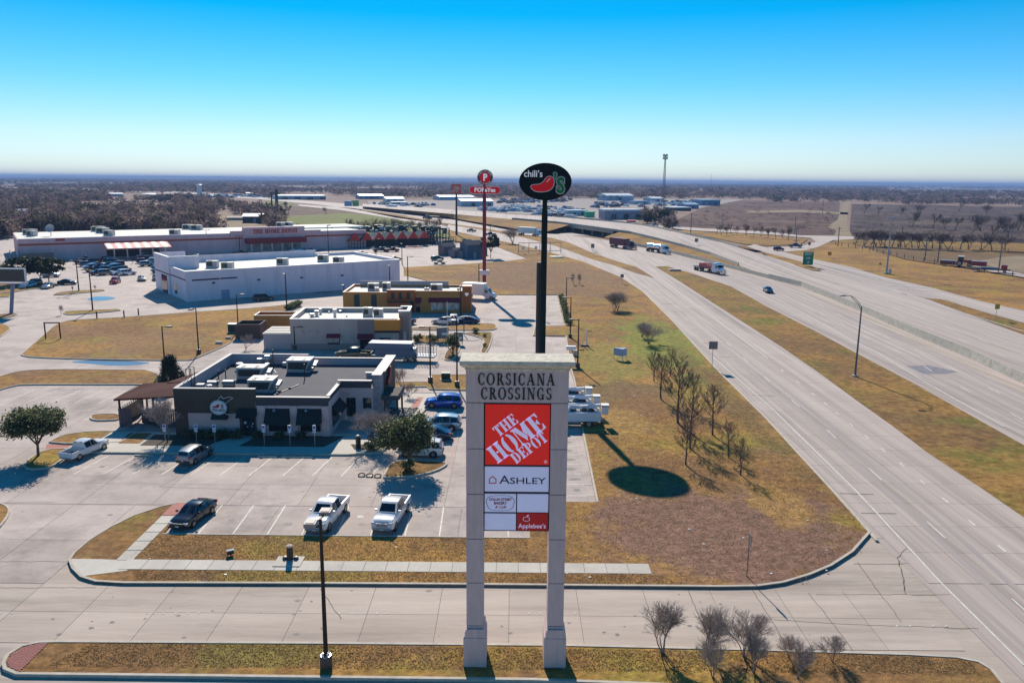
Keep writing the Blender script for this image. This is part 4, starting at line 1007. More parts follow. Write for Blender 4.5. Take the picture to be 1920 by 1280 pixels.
# ------------------------------------------------------------------ lamp posts
def lamp_post(px, py, topy, label, arms=((-1, 0),), base=True, group='parking lot lamp posts', r=.09, h=None, name='lamp_post', m=None, headcol=None):
    m = m or M_bronze; p = P(px, py); h = h or HT(px, py, topy)
    t = thing(name, label, 'lamp post', (p.x, p.y, 0), 0, group)
    z0 = .05
    if base:
        MB().lathe((0, 0, 0), [(.33, 0), (.33, .68), (.31, .74)], 14).build('concrete_base', mat('dark_base', (.10, .075, .06), .9, var=.3, scale=3), t); z0 = .74
        bp = MB().cyl((0, 0, .74), (0, 0, .80), .22, n=12).build('base_plate', M_steel, t)
    MB().cyl((0, 0, z0), (0, 0, h), r * 1.25, r * .8, n=10).build('pole', m, t, smooth=True)
    for ax, ay in arms:
        a = MB(); a.bar((0, 0, h - .15), (ax * .9, ay * .9, h - .1), .06, .08); ar_ = a.build('arm', m, t)
        hm = MB(); c = Vector((ax, ay)) * 1.05; d = Vector((ax, ay)); n = Vector((-ay, ax)); l, w = .36, .24
        q = [c - d * l - n * w, c + d * l - n * w, c + d * l + n * w, c - d * l + n * w]
        hm.prism([(v.x, v.y) for v in q], h - .17, h - .02); hm.prism([(v.x * .98 + c.x * .02, v.y * .98 + c.y * .02) for v in q], h - .02, h + .03)
        hm.build('lamp_head', headcol or mat('bronze_head', (.16, .12, .10), .6), t)
        lens = MB().prism([(v.x * .85 + c.x * .15, v.y * .85 + c.y * .15) for v in q], h - .2, h - .17).build('lens', M_plate, t)
    return t
# the near one has two heads front and back
np_ = P(612, 1252); nh = HT(612, 1252, 975)
t = thing('lamp_post', 'near tall lamp post with two square heads standing on the front grass verge', 'lamp post', (np_.x, np_.y, 0.1), 0, 'parking lot lamp posts')
MB().lathe((0, 0, 0), [(.33, 0), (.34, .35), (.33, .62), (.30, .68)], 16).build('concrete_base', mat('dark_base', (.10, .075, .06)), t)
MB().cyl((0, 0, .68), (0, 0, .72), .30, n=8).build('base_plate', M_steel, t)
for k in range(4): MB().lathe((.2 * cos(k * pi / 2 + .7), .2 * sin(k * pi / 2 + .7), .72), [(.05, 0), (.05, .12), (.02, .16)], 6).build('sunlit_anchor_nut', M_white, t)  # base plate nuts, the sunlight on their tops put in as white
MB().cyl((0, 0, .7), (0, 0, nh), .13, .085, n=12).build('pole', M_bronze, t, smooth=True)
for (hx_, hy_) in ((-.32, -.75), (.12, .78)):
    a = MB(); a.bar((0, 0, nh - .05), (hx_ * .7, hy_ * .7, nh), .07, .09); a.build('arm', M_bronze, t)
    hm = MB(); hm.box(hx_ - .30, hx_ + .30, hy_ - .33, hy_ + .33, nh - .06, nh + .16); hm.box(hx_ - .22, hx_ + .22, hy_ - .25, hy_ + .25, nh + .16, nh + .19)
    hm.build('lamp_head', mat('mauve_head', (.30, .24, .22), .6), t)
POLES = [(857, 725, 594, 'lamp post beside the green utility cabinet, its base on the corner of the grass patch', ((-1, 0),)),
    (807, 717, 612, 'lamp post on the grass strip behind the blue parked car', ((-1, 0),)),
    (310, 696, 611, 'short lamp post just behind the dark green conifer', ((1, 0),)),
    (373, 664, 577, 'lamp post at the curved lower right kerb of the brown vacant plot', ((-.3, -.95),)),
    (447, 620, 551, 'lamp post beside the green dumpster on the vacant plot', ((1, 0),)),
    (174, 582, 506, 'lamp post on the near thin island of the far left lot', ((-.7, .7), (.7, -.7))),
    (148, 546, 488, 'lamp post on the farther thin island of the far left lot', ((-1, 0), (1, 0))),
    (1083, 690, 598, 'lamp post on the grass by the edge of the stalls, nearest the blue box sign', ((-1, 0),)),
    (1069, 634, 557, 'lamp post on the grass at the corner of the far stalls', ((-1, 0),)),
    (1061, 600, 520, 'slim lamp post rising from the hedge by the far stalls', ((1, 0),)),
    (538, 582, 512, 'lamp post standing against the long white store wall at the dark end of its shadow', ((0, -1),)),
    (553, 655, 612, 'lamp post before the tan coffee building with its pale annex', ((1, 0),)),
    (646, 577, 533, 'lamp post in front of the left end of the orange restaurant', ((0, -1),)),
    (864, 592, 535, 'lamp post in front of the right end of the orange restaurant', ((0, -1),)),
    (765, 537, 480, 'lamp post at the right corner of the white store', ((1, 0),)),
    (731, 538, 497, 'lamp post close in front of the right end of the white store wall', ((0, -1),)),
    (754, 496, 456, 'lamp post on the kerb of the lot beyond the white store roof', ((0, -1),)),
    (705, 478, 447, 'lamp post in the lot before the red gabled garden centre', ((-1, 0), (1, 0))),
    (389, 475, 430, 'lamp post in the big store lot above the white store parapet', ((-1, 0), (1, 0))),
    (450, 474, 442, 'double lamp post before the big store entrance canopy', ((-1, 0), (1, 0))),
    (616, 474, 423, 'tall lamp post before the right wing of the big store', ((0, -1),)),
    (323, 474, 446, 'lamp post to the right of the striped entrance awning', ((0, -1),)),
    (185, 482, 450, 'lamp post to the left of the striped entrance awning', ((0, -1),)),
    (71, 482, 451, 'double lamp post before the left loading yard of the big store', ((-1, 0), (1, 0))),
    (898, 545, 493, 'lamp post in the brown field just left of the maroon sign pole', ((0, -1),)),
    (919, 468, 423, 'double lamp post on the kerb by the small tree and blue shed', ((-1, 0), (1, 0)))]
for px, py, ty, lb, ar in POLES:
    far = py < 600
    lamp_post(px, py, ty, lb, ar, base=not far, r=.09 if not far else .12)
# highway lamp with a curved arm
p = P(1603, 706); hh = HT(1603, 706, 574)
t = thing('street_lamp', 'highway lamp with a curved double-bar arm reaching left on the grass median', 'street lamp', (p.x, p.y, 0))
MB().lathe((0, 0, 0), [(.38, 0), (.36, .25), (.2, .3)], 12).build('concrete_base', M_kerb, t)
M_gal = mat('weathered_steel', (.16, .14, .15), .6)
MB().cyl((0, 0, .3), (0, 0, hh), .15, .09, n=10).build('pole', M_gal, t, smooth=True)
a = MB(); pts = [(0, 0, hh - .1), (-.5, 0, hh + .55), (-1.1, 0, hh + 1.15), (-1.6, 0, hh + 1.4), (-2.4, 0, hh + 1.45)]
for u, v in zip(pts, pts[1:]): a.cyl(u, v, .045, n=6)
pts = [(0, 0, hh - .6), (-.45, 0, hh + .2), (-1.1, 0, hh + .85), (-1.6, 0, hh + 1.35)]
for u, v in zip(pts, pts[1:]): a.cyl(u, v, .04, n=6)
a.build('curved_arm', M_gal, t)
MB().xprism([(-2.3, hh + 1.38), (-3.1, hh + 1.36), (-3.1, hh + 1.46), (-2.6, hh + 1.56), (-2.3, hh + 1.5)], -.16, .16).build('lamp_head', M_gal, t)
# high mast on the far slope
p = P(1662, 513); hh = HT(1662, 513, 407)
t = thing('street_lamp', 'tall pale high mast light on the far grass slope right of the highway', 'street lamp', (p.x, p.y, 0))
MB().cyl((0, 0, 0), (0, 0, .4), .7, n=12).build('concrete_base', M_kerb, t)
MB().cyl((0, 0, .3), (0, 0, hh), .28, .13, n=12).build('pole', mat('pale_mast', (.30, .33, .38), .5), t)
hm = MB(); hm.cyl((0, 0, hh - .5), (0, 0, hh + .1), .45, .35, n=10)
for k in range(4): hm.box(*(.9 * cos(k * pi / 2) - .3, .9 * cos(k * pi / 2) + .3, .9 * sin(k * pi / 2) - .3, .9 * sin(k * pi / 2) + .3), hh - .3, hh)
hm.build('lamp_ring', mat('pale_mast', (.30, .33, .38)), t)
MB().box(.5, 1.3, -.4, .3, 0, 1.5).build('control_box', M_steel, t)

# ------------------------------------------------------------------ traffic signs
def road_sign(px, py, ty, w, h, label, m, back=True, two=False, name='road_sign', txt=None, tm=None):
    p = P(px, py); z = HT(px, py, ty); t = thing(name, label, 'road sign', (p.x, p.y, 0))
    for x in ((-w * .3, w * .3) if two else (0,)): MB().cyl((x, .06, 0), (x, .06, z), .045, n=6).build('post', M_steel, t)
    b = MB().box(-w / 2, w / 2, -.02, .02, z - h, z).build('sign_plate', m, t)
    if txt:
        for i, (s, sz) in enumerate(txt): place('lettering', text_mesh(s, sz, .01, .01, 'CENTER', 1, tm), b, (0, -.03, z - h * (i + .5) / len(txt)))
    return t
M_back = mat('sign_back', (.20, .17, .16), .6)
road_sign(1335, 690, 640, 1.25, 1.15, 'back of a square road sign on the grass beside the frontage road', M_back)
road_sign(1166, 533, 514, .9, .9, 'small sign seen from behind at the bend of the frontage road shoulder', M_back)
road_sign(1111, 472, 457, 1.3, 1.6, 'square grey sign on the thin grass strip left of the dark red truck', M_back)
road_sign(1305, 468, 447, 1.4, 1.4, 'grey sign on the parapet of the raised carriageway', M_back)
road_sign(1867, 600, 570, .95, 1.0, 'yellow warning sign on the grass gore right of the highway', mat('warning_yellow', (.42, .30, .02), .6))
road_sign(1514, 501, 472, 3.3, 4.2, 'green exit sign with white words and arrow between exit road and highway', mat('highway_green', (.01, .20, .09), .5), two=True, txt=[('EXIT', 1.1), ('229', .9), ('\u2197', 1.5)], tm=M_white)
road_sign(1555, 484, 472, 1.3, 1.3, 'small orange warning sign on the far slope', mat('warning_orange', (.55, .24, .03), .6))
road_sign(1649, 510, 492, .7, .8, 'small orange marker sign left of the high mast foot', mat('warning_orange', (.55, .24, .03), .6))
road_sign(1517, 466, 454, 1.0, 1.2, 'dark red backed sign at the junction beyond the exit road', mat('dull_red_back', (.16, .06, .07), .6))
# thin post near the front curve, its plate edge-on
p = P(1400, 1083); hh = HT(1400, 1083, 1004); t = thing('road_sign', 'thin dark post with an edge-on plate near the curved kerb of the front grass', 'road sign', (p.x, p.y, .1))
MB().cyl((0, 0, 0), (0, 0, hh), .035, n=6).build('post', M_gal, t); MB().box(-.02, .02, -.45, .1, hh - .7, hh + .1).build('sign_plate', M_back, t)
# accessible parking signs before the grill
M_acc = mat('parking_sign_white', (.62, .66, .72), .5); M_blue = mat('access_blue', (.02, .08, .4), .5)
SG = [(303, 817, 795, 'beneath the bare tree'), (363, 815, 794, 'left on the lilac wall'), (398, 815, 796, 'right on the lilac wall, brightest blue'), (492, 835, 798, 'before the door'), (541, 839, 799, 'between the two awnings'), (588, 840, 799, 'right below the right awning')]
sg0 = None
for px, py, ty, lb in SG:
    p = P(px, 842); z = 2.2
    if sg0 is None:
        t = sg0 = thing('parking_sign', f'accessible parking sign on a thin post, {lb}', 'parking sign', (p.x, 76.9, .12), 0, 'parking signs before the grill')
        MB().cyl((0, .03, 0), (0, .03, z), .03, n=6).build('post', M_steel, t)
        b = MB().box(-.17, .17, -.015, .015, z - .52, z).build('sign_plate', M_acc, t); MB().box(-.11, .11, -.022, -.016, z - .34, z - .08).build('symbol', M_blue, b)
        MB().box(-.17, .17, -.015, .015, z - .78, z - .58).build('lower_plate', M_acc, t)
    else: dup(sg0, (p.x, 76.9, .12), label=f'accessible parking sign on a thin post, {lb}')

# ------------------------------------------------------------------ buildings
def B_(u0, u1, v0, v1, z0, z1): return MB().box(u0, u1, v0, v1, z0, z1)
M_roofw = mat('white_roof_membrane', (0.72, 0.69, 0.60), 0.8, var=0.10, scale=.3)
M_roofg = mat('grey_roof_membrane', (0.085, 0.085, 0.10), 0.85, spec=.2, var=0.18, scale=.35)
M_cap = mat('metal_coping', (0.40, 0.38, 0.38), 0.5)
M_cop = mat('dull_coping', (0.19, 0.185, 0.20), 0.6)
M_rtu = mat('rooftop_unit_paint', (0.50, 0.46, 0.42), 0.6, var=.1, scale=2)
M_grille = mat('condenser_grille', (0.04, 0.045, 0.04), 0.6)
def parapet(parent, u0, u1, v0, v1, z0, z1, t, m, cap=True, sides='fblr', mcap=None):
    """four parapet walls round a roof, each a part, butted end to end"""
    S = {'f': (u0, u1, v0, v0 + t), 'b': (u0, u1, v1 - t, v1), 'l': (u0, u0 + t, v0 + t, v1 - t), 'r': (u1 - t, u1, v0 + t, v1 - t)}
    for k in sides:
        a = S[k]; w = MB().box(*a, z0, z1).build('parapet', m, parent)
        if cap: MB().box(a[0] - .04 * (k in 'fbl'), a[1] + .04 * (k in 'fbr'), a[2] - .04 * (k == 'f'), a[3] + .04 * (k == 'b'), z1, z1 + .07).build('coping', mcap or M_cap, w)
def rooftop_unit(parent, u, v, z, w, d, h, rz=0, style=0):
    o = thing_part(parent, 'rooftop_unit')
    o.location = (u, v, z); o.rotation_euler = (0, 0, rz)
    MB().box(-w / 2, w / 2, -d / 2, d / 2, 0, .25).build('curb', M_cap, o)
    if style == 0:
        MB().xprism([(-w / 2 - .05, h), (w / 2 + .05, h), (w / 2 + .05, h - .18), (w * .30, .25), (-w / 2, .25)], -d / 2, d / 2).build('casing', M_rtu, o)
        MB().add([(-w * .44, -d / 2 - .012, h - .25), (w * .42, -d / 2 - .012, h - .25), (w * .30, -d / 2 - .012, .4), (-w * .44, -d / 2 - .012, .4)], [(0, 3, 2, 1)]).build('grille', M_grille, o)
        for i in (-.28, .22):
            for j in (-.3, .0): MB().cyl((i * w, j * d, h + .005), (i * w, j * d, h + .04), .22, n=14).build('fan', M_grille, o)
        MB().yprism([(-d * .3, h * .55), (d * .3, h * .75), (d * .3, h * .45), (-d * .2, h * .35)], w * .42, w * .72).build('intake_hood', M_cap, o)
    else:
        MB().box(-w / 2, w / 2, -d / 2, d / 2, .25, h).build('casing', M_rtu, o)
        MB().box(-w * .42, w * .1, -d / 2 - .02, -d / 2, .45, h - .2).build('grille', M_grille, o)
        MB().box(w * .16, w * .44, -d / 2 - .02, -d / 2, .45, h - .3).build('panel', M_cap, o)
        MB().cyl((-w * .2, 0, h), (-w * .2, 0, h + .06), min(w, d) * .3, n=14).build('fan', M_grille, o)
    return o
def thing_part(parent, name):
    # the unit's own casing base is the mesh that carries its pieces
    me = MB().box(-.3, .3, -.3, .3, .0, .04).mesh(name, M_cap); return place(name, me, parent)
def vent(parent, u, v, z, r=.35, h=.8, m=None):
    MB().lathe((u, v, z), [(r * .6, 0), (r * .6, h * .5), (r, h * .55), (r * 1.1, h * .85), (r * .8, h)], 14).build('roof_vent', m or M_steel, parent, smooth=True)

# ---- grill restaurant, dark roof, near
gr = thing('restaurant_building', 'dark walled grill restaurant with grey flat roof and black awnings in the near lot', 'building', (-35.05, 80.2, 0)); gr.scale = (1.022, 1.04, .92)
W_ = 15.8
M_olive = mat('dark_olive_stucco', (0.075, 0.062, 0.05), .9, var=.15, scale=2)
M_lilac = mat('pale_mauve_stucco', (0.55, 0.43, 0.43), .9, var=.06, scale=2)
M_band = mat('dark_band', (0.06, 0.055, 0.065), .8)
def g(px, py): u, z = PV(px, py, (-34.3, 78.5), 0); return u, z
B_(0, 15.7, .02, 16.4, 0, 4.15).build('wall', M_lilac, gr)
B_(15.72, 19.2, 5.7, 16.3, 0, 4.14).build('wall', M_lilac, gr)
B_(.3, 15.6, .3, 16.1, 4.16, 4.22).build('roof', M_roofg, gr); B_(15.6, 19, 6, 16.1, 4.165, 4.225).build('roof', M_roofg, gr)
B_(0, 8.25, -.06, 0, 2.75, 5.55).build('wall_band', M_olive, gr)
B_(8.3, 15.7, -.04, 0, 3.7, 4.62).build('wall_band', M_band, gr)
B_(0, 1.3, -.05, 0, 0, 2.75).build('wall_band', M_olive, gr); B_(6.55, 8.25, -.05, 0, 0, 2.75).build('wall_band', M_olive, gr)
B_(0, 8.25, 0.0, .3, 4.16, 5.55).build('parapet', M_olive, gr); B_(0, 8.3, -.1, .34, 5.55, 5.63).build('coping', M_cop, gr)
B_(8.3, 15.7, 0, .3, 4.16, 4.62).build('parapet', M_band, gr); B_(8.3, 15.8, -.1, .34, 4.62, 4.70).build('coping', M_cop, gr)
B_(0, .3, .3, 16.1, 4.16, 5.55).build('parapet', M_lilac, gr); B_(-.06, .36, .34, 16.1, 5.55, 5.63).build('coping', M_cop, gr)
B_(0, 9.6, 16.1, 16.4, 4.16, 5.55).build('parapet', M_lilac, gr); B_(-.06, 9.6, 16.1, 16.46, 5.55, 5.63).build('coping', M_cop, gr)
B_(7.7, 9.6, 15.6, 16.1, 4.2, 5.7).build('parapet', M_lilac, gr)
B_(9.62, 19.2, 16.1, 16.4, 4.16, 5.1).build('parapet', M_lilac, gr); B_(9.62, 19.26, 16.06, 16.46, 5.1, 5.2).build('coping', M_cop, gr)
B_(15.4, 15.7, .3, 5.7, 4.16, 4.62).build('parapet', M_band, gr); B_(15.36, 15.76, .34, 5.6, 4.62, 4.78).build('coping', M_cop, gr)
B_(15.72, 19.0, 5.6, 5.95, 4.16, 4.95).build('parapet', M_band, gr); B_(15.4, 19.1, 5.5, 6.0, 4.95, 5.08).build('coping', M_cop, gr)
B_(8.25, 8.3, .0, .25, 4.16, 5.55).build('parapet_return', M_olive, gr)
# pilasters between the awnings, windows and door
for a, b in ((8.45, 9.25), (11.75, 12.5), (15.0, 15.7)):
    B_(a, b, -.16, -.045, 0, 3.7).build('pilaster', M_lilac, gr)
M_awn = mat('black_green_awning', (0.008, 0.018, 0.018), .8)
def awning(parent, u0, u1, z0, z1, out, m, v=-.05, ribs=6, name='awning'):
    mb = MB(); mb.yprism([(v, z1), (v, z1 - .05), (v - out, z0), (v - out - .03, z0 + .02)], u0, u1)
    mb.add([(u0, v, z0), (u0, v - out, z0), (u0, v, z1)], [(0, 1, 2)]); mb.add([(u1, v, z0), (u1, v - out, z0), (u1, v, z1)], [(0, 2, 1)])
    a = mb.build(name, m, parent)
    for i in range(ribs + 1):
        u = u0 + (u1 - u0) * i / ribs; r = MB(); r.bar((u, v - .02, z1 + .015), (u, v - out - .02, z0 + .03), .035, .02); r.build('rib', m, a)
    return a
for a, b in ((9.3, 11.75), (12.55, 14.95)):
    awning(gr, a, b, 1.75, 3.35, 1.0, M_awn, ribs=9)
    w = B_(a + .2, b - .15, -.05, -.02, .75, 1.85).build('window', M_glass, gr)
    B_(a + .2, b - .15, -.09, -.05, .68, .75).build('sill', M_band, w)
    lm_ = MB(); lm_.bar(((a + b) / 2, -.06, 3.95), ((a + b) / 2 - .1, -1.0, 3.55), .03); lm_.lathe(((a + b) / 2 - .1, -1.05, 3.4), [(.02, .2), (.12, .08), (.16, 0)], 10); lm_.build('wall_lamp', M_steel, gr)
awning(gr, 6.5, 8.35, 2.5, 3.4, 1.0, M_awn, ribs=5)
dr = B_(6.85, 8.1, -.09, -.05, .1, 2.3).build('door', M_glass, gr)
for x, z, s in ((7.05, 1.55, .22), (7.85, 1.5, .13), (7.75, 1.2, .12), (7.3, 1.15, .1)): B_(x, x + s, -.11, -.09, z, z + s * 1.2).build('notice', M_plate, dr)
# to-go sign
u, z = g(413, 765)
tg = MB().xprism(ellipse(.86, .86, 32, u, z), -.5, -.36).build('round_sign', mat('sign_rim', (.35, .45, .48), .5), gr)
MB().xprism(ellipse(.74, .74, 32, u, z), -.52, -.5).build('face', mat('sign_white', (.62, .66, .70), .5), tg)
MB().xprism([(x * .21 + u - .12, zz * .21 + z + .22) for x, zz in smooth_poly(PEPPER)], -.54, -.52).build('pepper', mat('pepper_dark_red', (.35, .01, .02), .5), tg)
place('lettering', text_mesh('S', .55, .015, .02, 'CENTER', 1, M_ink), tg, (u + .42, -.53, z + .15))
place('lettering', text_mesh('TO-GO', .38, .015, .015, 'CENTER', 1.0, M_ink), tg, (u, -.53, z - .3))
hk = MB(); pts = [g(408, 754), g(413, 747), g(418, 741), g(421, 747), g(432, 743), g(440, 745), g(432, 752), g(426, 757)]
for a, b in zip(pts, pts[1:]): hk.bar((a[0], -.45, a[1]), (b[0], -.45, b[1]), .05)
a, b = g(424, 776), g(435, 782); hk.bar((a[0], -.45, a[1]), (b[0], -.45, b[1]), .05)
hk.build('neon_outline', M_outl, tg)
awning(gr, u - .75, u + .85, z - 1.35, z - .62, .7, mat('dark_green_awning', (.01, .03, .025), .8), ribs=4)
# east notch wall with dark openings and lamps
B_(16.3, 17.3, 5.66, 5.7, .6, 2.9).build('window', M_glass, gr); B_(18.1, 19.0, 5.66, 5.7, 1.6, 2.9).build('window', M_glass, gr)
lm_ = MB()
for du in (0, .35, .6): lm_.lathe((16.1 + du, 5.4, 3.35), [(.02, .15), (.09, .05), (.12, 0)], 8)
lm_.build('wall_lamp', M_cap, gr)
ew = B_(15.705, 15.74, 1.4, 4.6, .7, 2.7).build('window', M_glass, gr)
awning_e = MB().xprism([(15.71, 3.2), (16.6, 2.2), (16.55, 2.15), (15.71, 3.1)], 1.2, 4.9).build('awning', M_awn, gr)
# brick-like stone corner tower at the east entrance
M_stone = mat('grey_ledge_stone', (0.33, 0.29, 0.31), .9, rand=.22, bump=.02, bscale=8)
tw = B_(19.15, 20.0, 5.9, 8.0, 0, 5.6).build('stone_tower', M_stone, gr)
rr_ = random.Random(3); me_ = [MB().box(0, w, -.05, .0, .01, .25).mesh('stone', M_stone) for w in (.27, .41, .55)]
z = 0.05
while z < 5.4:
    x = 19.17
    while x < 19.95:
        k = rr_.choice((0, 0, 1, 2)); w = (.28, .42, .56)[k]
        if x + w > 20.02: k = 0; w = .28
        if x + w > 20.06: break
        place('stone', me_[k], tw, (x, 5.9 - rr_.uniform(0, .03), z)); x += w
    z += .27
B_(19.1, 20.05, 8.0, 16.2, 0, 5.5).build('entrance_wall', M_olive, gr); B_(19.0, 20.2, 7.9, 16.3, 5.5, 5.62).build('coping', mat('dark_coping', (.16, .15, .16), .6), gr)
B_(19.05, 20.1, 5.85, 7.9, 5.6, 5.72).build('coping', M_cop, gr)
B_(18.0, 19.1, 8.4, 8.8, 4.22, 5.2).build('parapet', M_lilac, gr); B_(17.9, 19.1, 8.3, 8.9, 5.2, 5.3).build('coping', M_cop, gr)
es = MB().yprism([(8.6 + p[0], 3.6 + p[1]) for p in smooth_poly([(x * .8 + 2.2, zz * 1.0 + .9) for x, zz in PEPPER])], 20.1, 20.35).build('wall_sign', mat('dull_sign_red', (.30, .015, .015), .6), gr)
cp = B_(20.05, 21.9, 6.3, 10.4, 2.55, 2.95).build('entry_canopy', M_olive, gr)
B_(20.05, 21.95, 6.2, 6.3, 2.5, 3.05).build('fascia', M_roofg, cp); B_(21.9, 22.0, 6.3, 10.5, 2.5, 3.3).build('fascia', M_roofg, cp)
for a in (6.5, 10.1): B_(21.6, 21.8, a, a + .2, .1, 2.55).build('post', M_roofg, gr)
B_(20.3, 20.5, 6.4, 6.6, .1, 2.55).build('post', M_roofg, gr)
# rooftop machinery
rooftop_unit(gr, 7.8, 4.2, 4.22, 2.6, 2.2, 1.5); rooftop_unit(gr, 9.4, 13.2, 4.22, 2.7, 2.2, 1.6); rooftop_unit(gr, 4.9, 9.6, 4.22, 3.0, 1.9, 1.5)
for u, v, r, h in ((2.2, 13.2, .45, .9), (3.4, 12.2, .4, .8), (4.0, 15.0, .38, 1.1), (4.8, 15.4, .4, 1.4), (5.2, 14.0, .3, .7), (2.1, 4.1, .3, .6), (1.3, 6.2, .3, .5)): vent(gr, u, v, 4.22, r, h)
for u, v, w in ((1.9, 5.6, 1.1), (3.5, 5.9, 1.3), (1.0, 4.4, .8), (7.2, 15.0, .8)): B_(u - w / 2, u + w / 2, v - .35, v + .35, 4.4, 4.85).build('exhaust_box', M_cap, gr)
for u, v, h in ((6.0, 13.8, 2.6), (10.9, 9.2, 1.9), (2.6, 7.5, 1.6), (2.5, 5.2, 1.1), (4.3, 5.3, 1.0), (1.6, 8.0, 1.3)): MB().cyl((u, v, 4.2), (u, v, 4.2 + h), .06, n=6).build('vent_pipe', M_black, gr)
pipe = MB(); 
for a, b in (((8.9, .8), (9.6, 2.2)), ((9.6, 2.2), (10.4, 4.8)), ((10.4, 4.8), (11.0, 6.4)), ((6.2, 13.2), (7.0, 11.5))): pipe.bar((*a, 4.28), (*b, 4.28), .06)
pipe.build('gas_pipe', M_black, gr)
for c in ((9.7, 2.6), (10.4, 4.8)): MB().lathe((*c, 4.22), [(.2, 0), (.2, .12), (.08, .2)], 8).build('drain', M_grille, gr)
# roof ladder
ld = MB()
for v in (3.6, 4.5): 
    for u in (-.12, .4): ld.bar((u, v, 3.9), (u, v, 6.9), .06)
    ld.bar((-.12, v, 6.9), (.4, v, 6.9), .06)
for k in range(8): ld.bar((.4, 3.6, 4.3 + k * .35), (.4, 4.5, 4.3 + k * .35), .04)
ld.build('ladder', mat('brown_rail', (.09, .05, .04), .6), gr)
# service yard with brown lean-to roof and slatted fence
M_brroof = mat('brown_metal_roof', (0.085, 0.03, 0.024), .9, spec=.1, var=.1, scale=1)
sy = thing('service_yard', 'fenced service yard with brown lean-to roof at the left side of the dark grill restaurant', 'shed', (-42.4, 80.0, 0)); sy.scale = (1.02, 1.02, .94)
rf = MB().add([(-.5, 3.2, 3.25), (7.15, 3.2, 3.75), (7.15, 7.6, 4.3), (0, 9.2, 3.5)], [(0, 1, 2, 3)]).add([(-.5, 3.2, 3.05), (7.15, 3.2, 3.55), (7.15, 7.6, 4.1), (0, 9.2, 3.3)], [(3, 2, 1, 0)]).add([(-.5, 3.2, 3.05), (7.15, 3.2, 3.55), (7.15, 3.2, 3.75), (-.5, 3.2, 3.25)], [(0, 1, 2, 3)]).build('roof', M_brroof, sy)
rf2 = MB().add([(3.0, 8.0, 3.9), (7.15, 7.7, 4.35), (7.15, 15.5, 4.3), (5.2, 15.5, 3.9)], [(0, 1, 2, 3)]).build('roof', M_brroof, sy)
for k in range(17):
    r = MB(); u = -.4 + k * .46; r.bar((u, 3.2, 3.27 + (u + .5) * .065), (u + .2, 8.6, 3.55 + u * .1), .04); r.build('seam', M_brroof, rf)
for u, v in ((-.2, 3.5), (3.4, 3.5), (.2, 8.9), (6.9, 3.4)): MB().box(u, u + .16, v, v + .16, 0, 3.3).build('post', M_brroof, sy)
M_slat = mat('weathered_dark_slat', (0.10, 0.08, 0.10), .9, rand=.25)
sm_ = MB().box(0, .17, -.02, .02, 0, 2.15).mesh('fence_slat', M_slat)
for k in range(11): place('fence_slat', sm_, sy, (-.1, 3.2 + k * .48, 0), pi / 2)
sm2 = MB().box(0, .17, -.02, .02, 0, 2.2).mesh('fence_slat', M_slat)
for k in range(7): place('fence_slat', sm2, sy, (-.05 + k * .2, 3.1, 0))
for k in range(14): place('fence_slat', sm2, sy, (3.9 + k * .22, 3.1, 0))
MB().box(0, .07, 3.2, 8.6, 0, 2.0).build('back_rail', M_black, sy)
dp = thing('rubbish_container', 'dark container with pale lids inside the fenced yard of the grill', 'dumpster', (-39.6, 84.9, 0))
MB().box(-.9, .9, -.7, .7, .1, 1.3).build('bin', mat('bin_dark', (.05, .05, .06), .7), dp); MB().box(-.95, -.02, -.75, .75, 1.31, 1.38).build('lid', M_cap, dp); MB().box(.02, .95, -.75, .75, 1.31, 1.40).build('lid', M_cap, dp)

# ---- tan coffee and doughnut building
A2 = .055; o2 = (-35.0, 124.0)
cf_ = thing('restaurant_building', 'tan doughnut shop with white roof, orange end panel and dark red window awnings', 'building', (*o2, 0), A2)
M_tan2 = mat('taupe_stucco', (0.52, 0.41, 0.35), .9, var=.09, scale=1, stretch=(1, 1, .3)); M_tand = mat('taupe_stucco_dark', (0.33, 0.26, 0.23), .9)
M_or = mat('orange_panel', (0.72, 0.24, 0.02), .6); M_maroon = mat('maroon_awning', (0.20, 0.02, 0.035), .8)
def c_(px, py): return PV(px, py, o2, A2)
UR = c_(745, 600)[0]; Z1 = c_(600, 598)[1]
u5 = c_(702, 600)[0]; u4 = c_(671, 600)[0]
B_(0, UR, 0, 11.3, 0, Z1 - .75).build('wall', M_tan2, cf_)
B_(.3, UR - .3, .3, 11, Z1 - .74, Z1 - .68).build('roof', M_roofw, cf_)
parapet(cf_, 0, UR, 0, 11.3, Z1 - .745, Z1, .3, M_tan2, sides='fbl', mcap=M_white)
B_(-.02, UR, -.05, 0, 0, .95).build('base_band', M_tand, cf_)
B_(u4, u5, -.35, -.055, 0, Z1 - .02).build('bay', mat('mauve_brown_stucco', (.30, .225, .205), .9), cf_)
zo0, zo1 = c_(720, 619)[1], c_(720, 600)[1]
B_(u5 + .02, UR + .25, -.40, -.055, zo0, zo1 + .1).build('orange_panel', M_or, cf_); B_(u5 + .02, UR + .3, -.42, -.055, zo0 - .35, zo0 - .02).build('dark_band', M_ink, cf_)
B_(UR, UR + .35, 0, 6, zo0, zo1 + .1).build('orange_panel', M_or, cf_)
place('lettering', text_mesh('DUNKIN', .5, .02, .01, 'CENTER', .7, mat('pink_letter', (.6, .2, .25), .5)), cf_, (UR + .38, 2.0, (zo0 + zo1) / 2), pi / 2)
u, z = c_(626, 641); w = B_(u - .95, u + .95, -.09, -.052, z - .35, z + .75).build('window', M_glass, cf_)
for k in (-.93, -.02): B_(u + k, u + k + .85, -.11, -.092, z - .1, z + .72).build('pane', mat('curtained_pane', (.40, .37, .33), .3), w)
awning(cf_, u - 1.05, u + 1.05, z + .75, z + 1.35, .6, M_maroon, ribs=4)
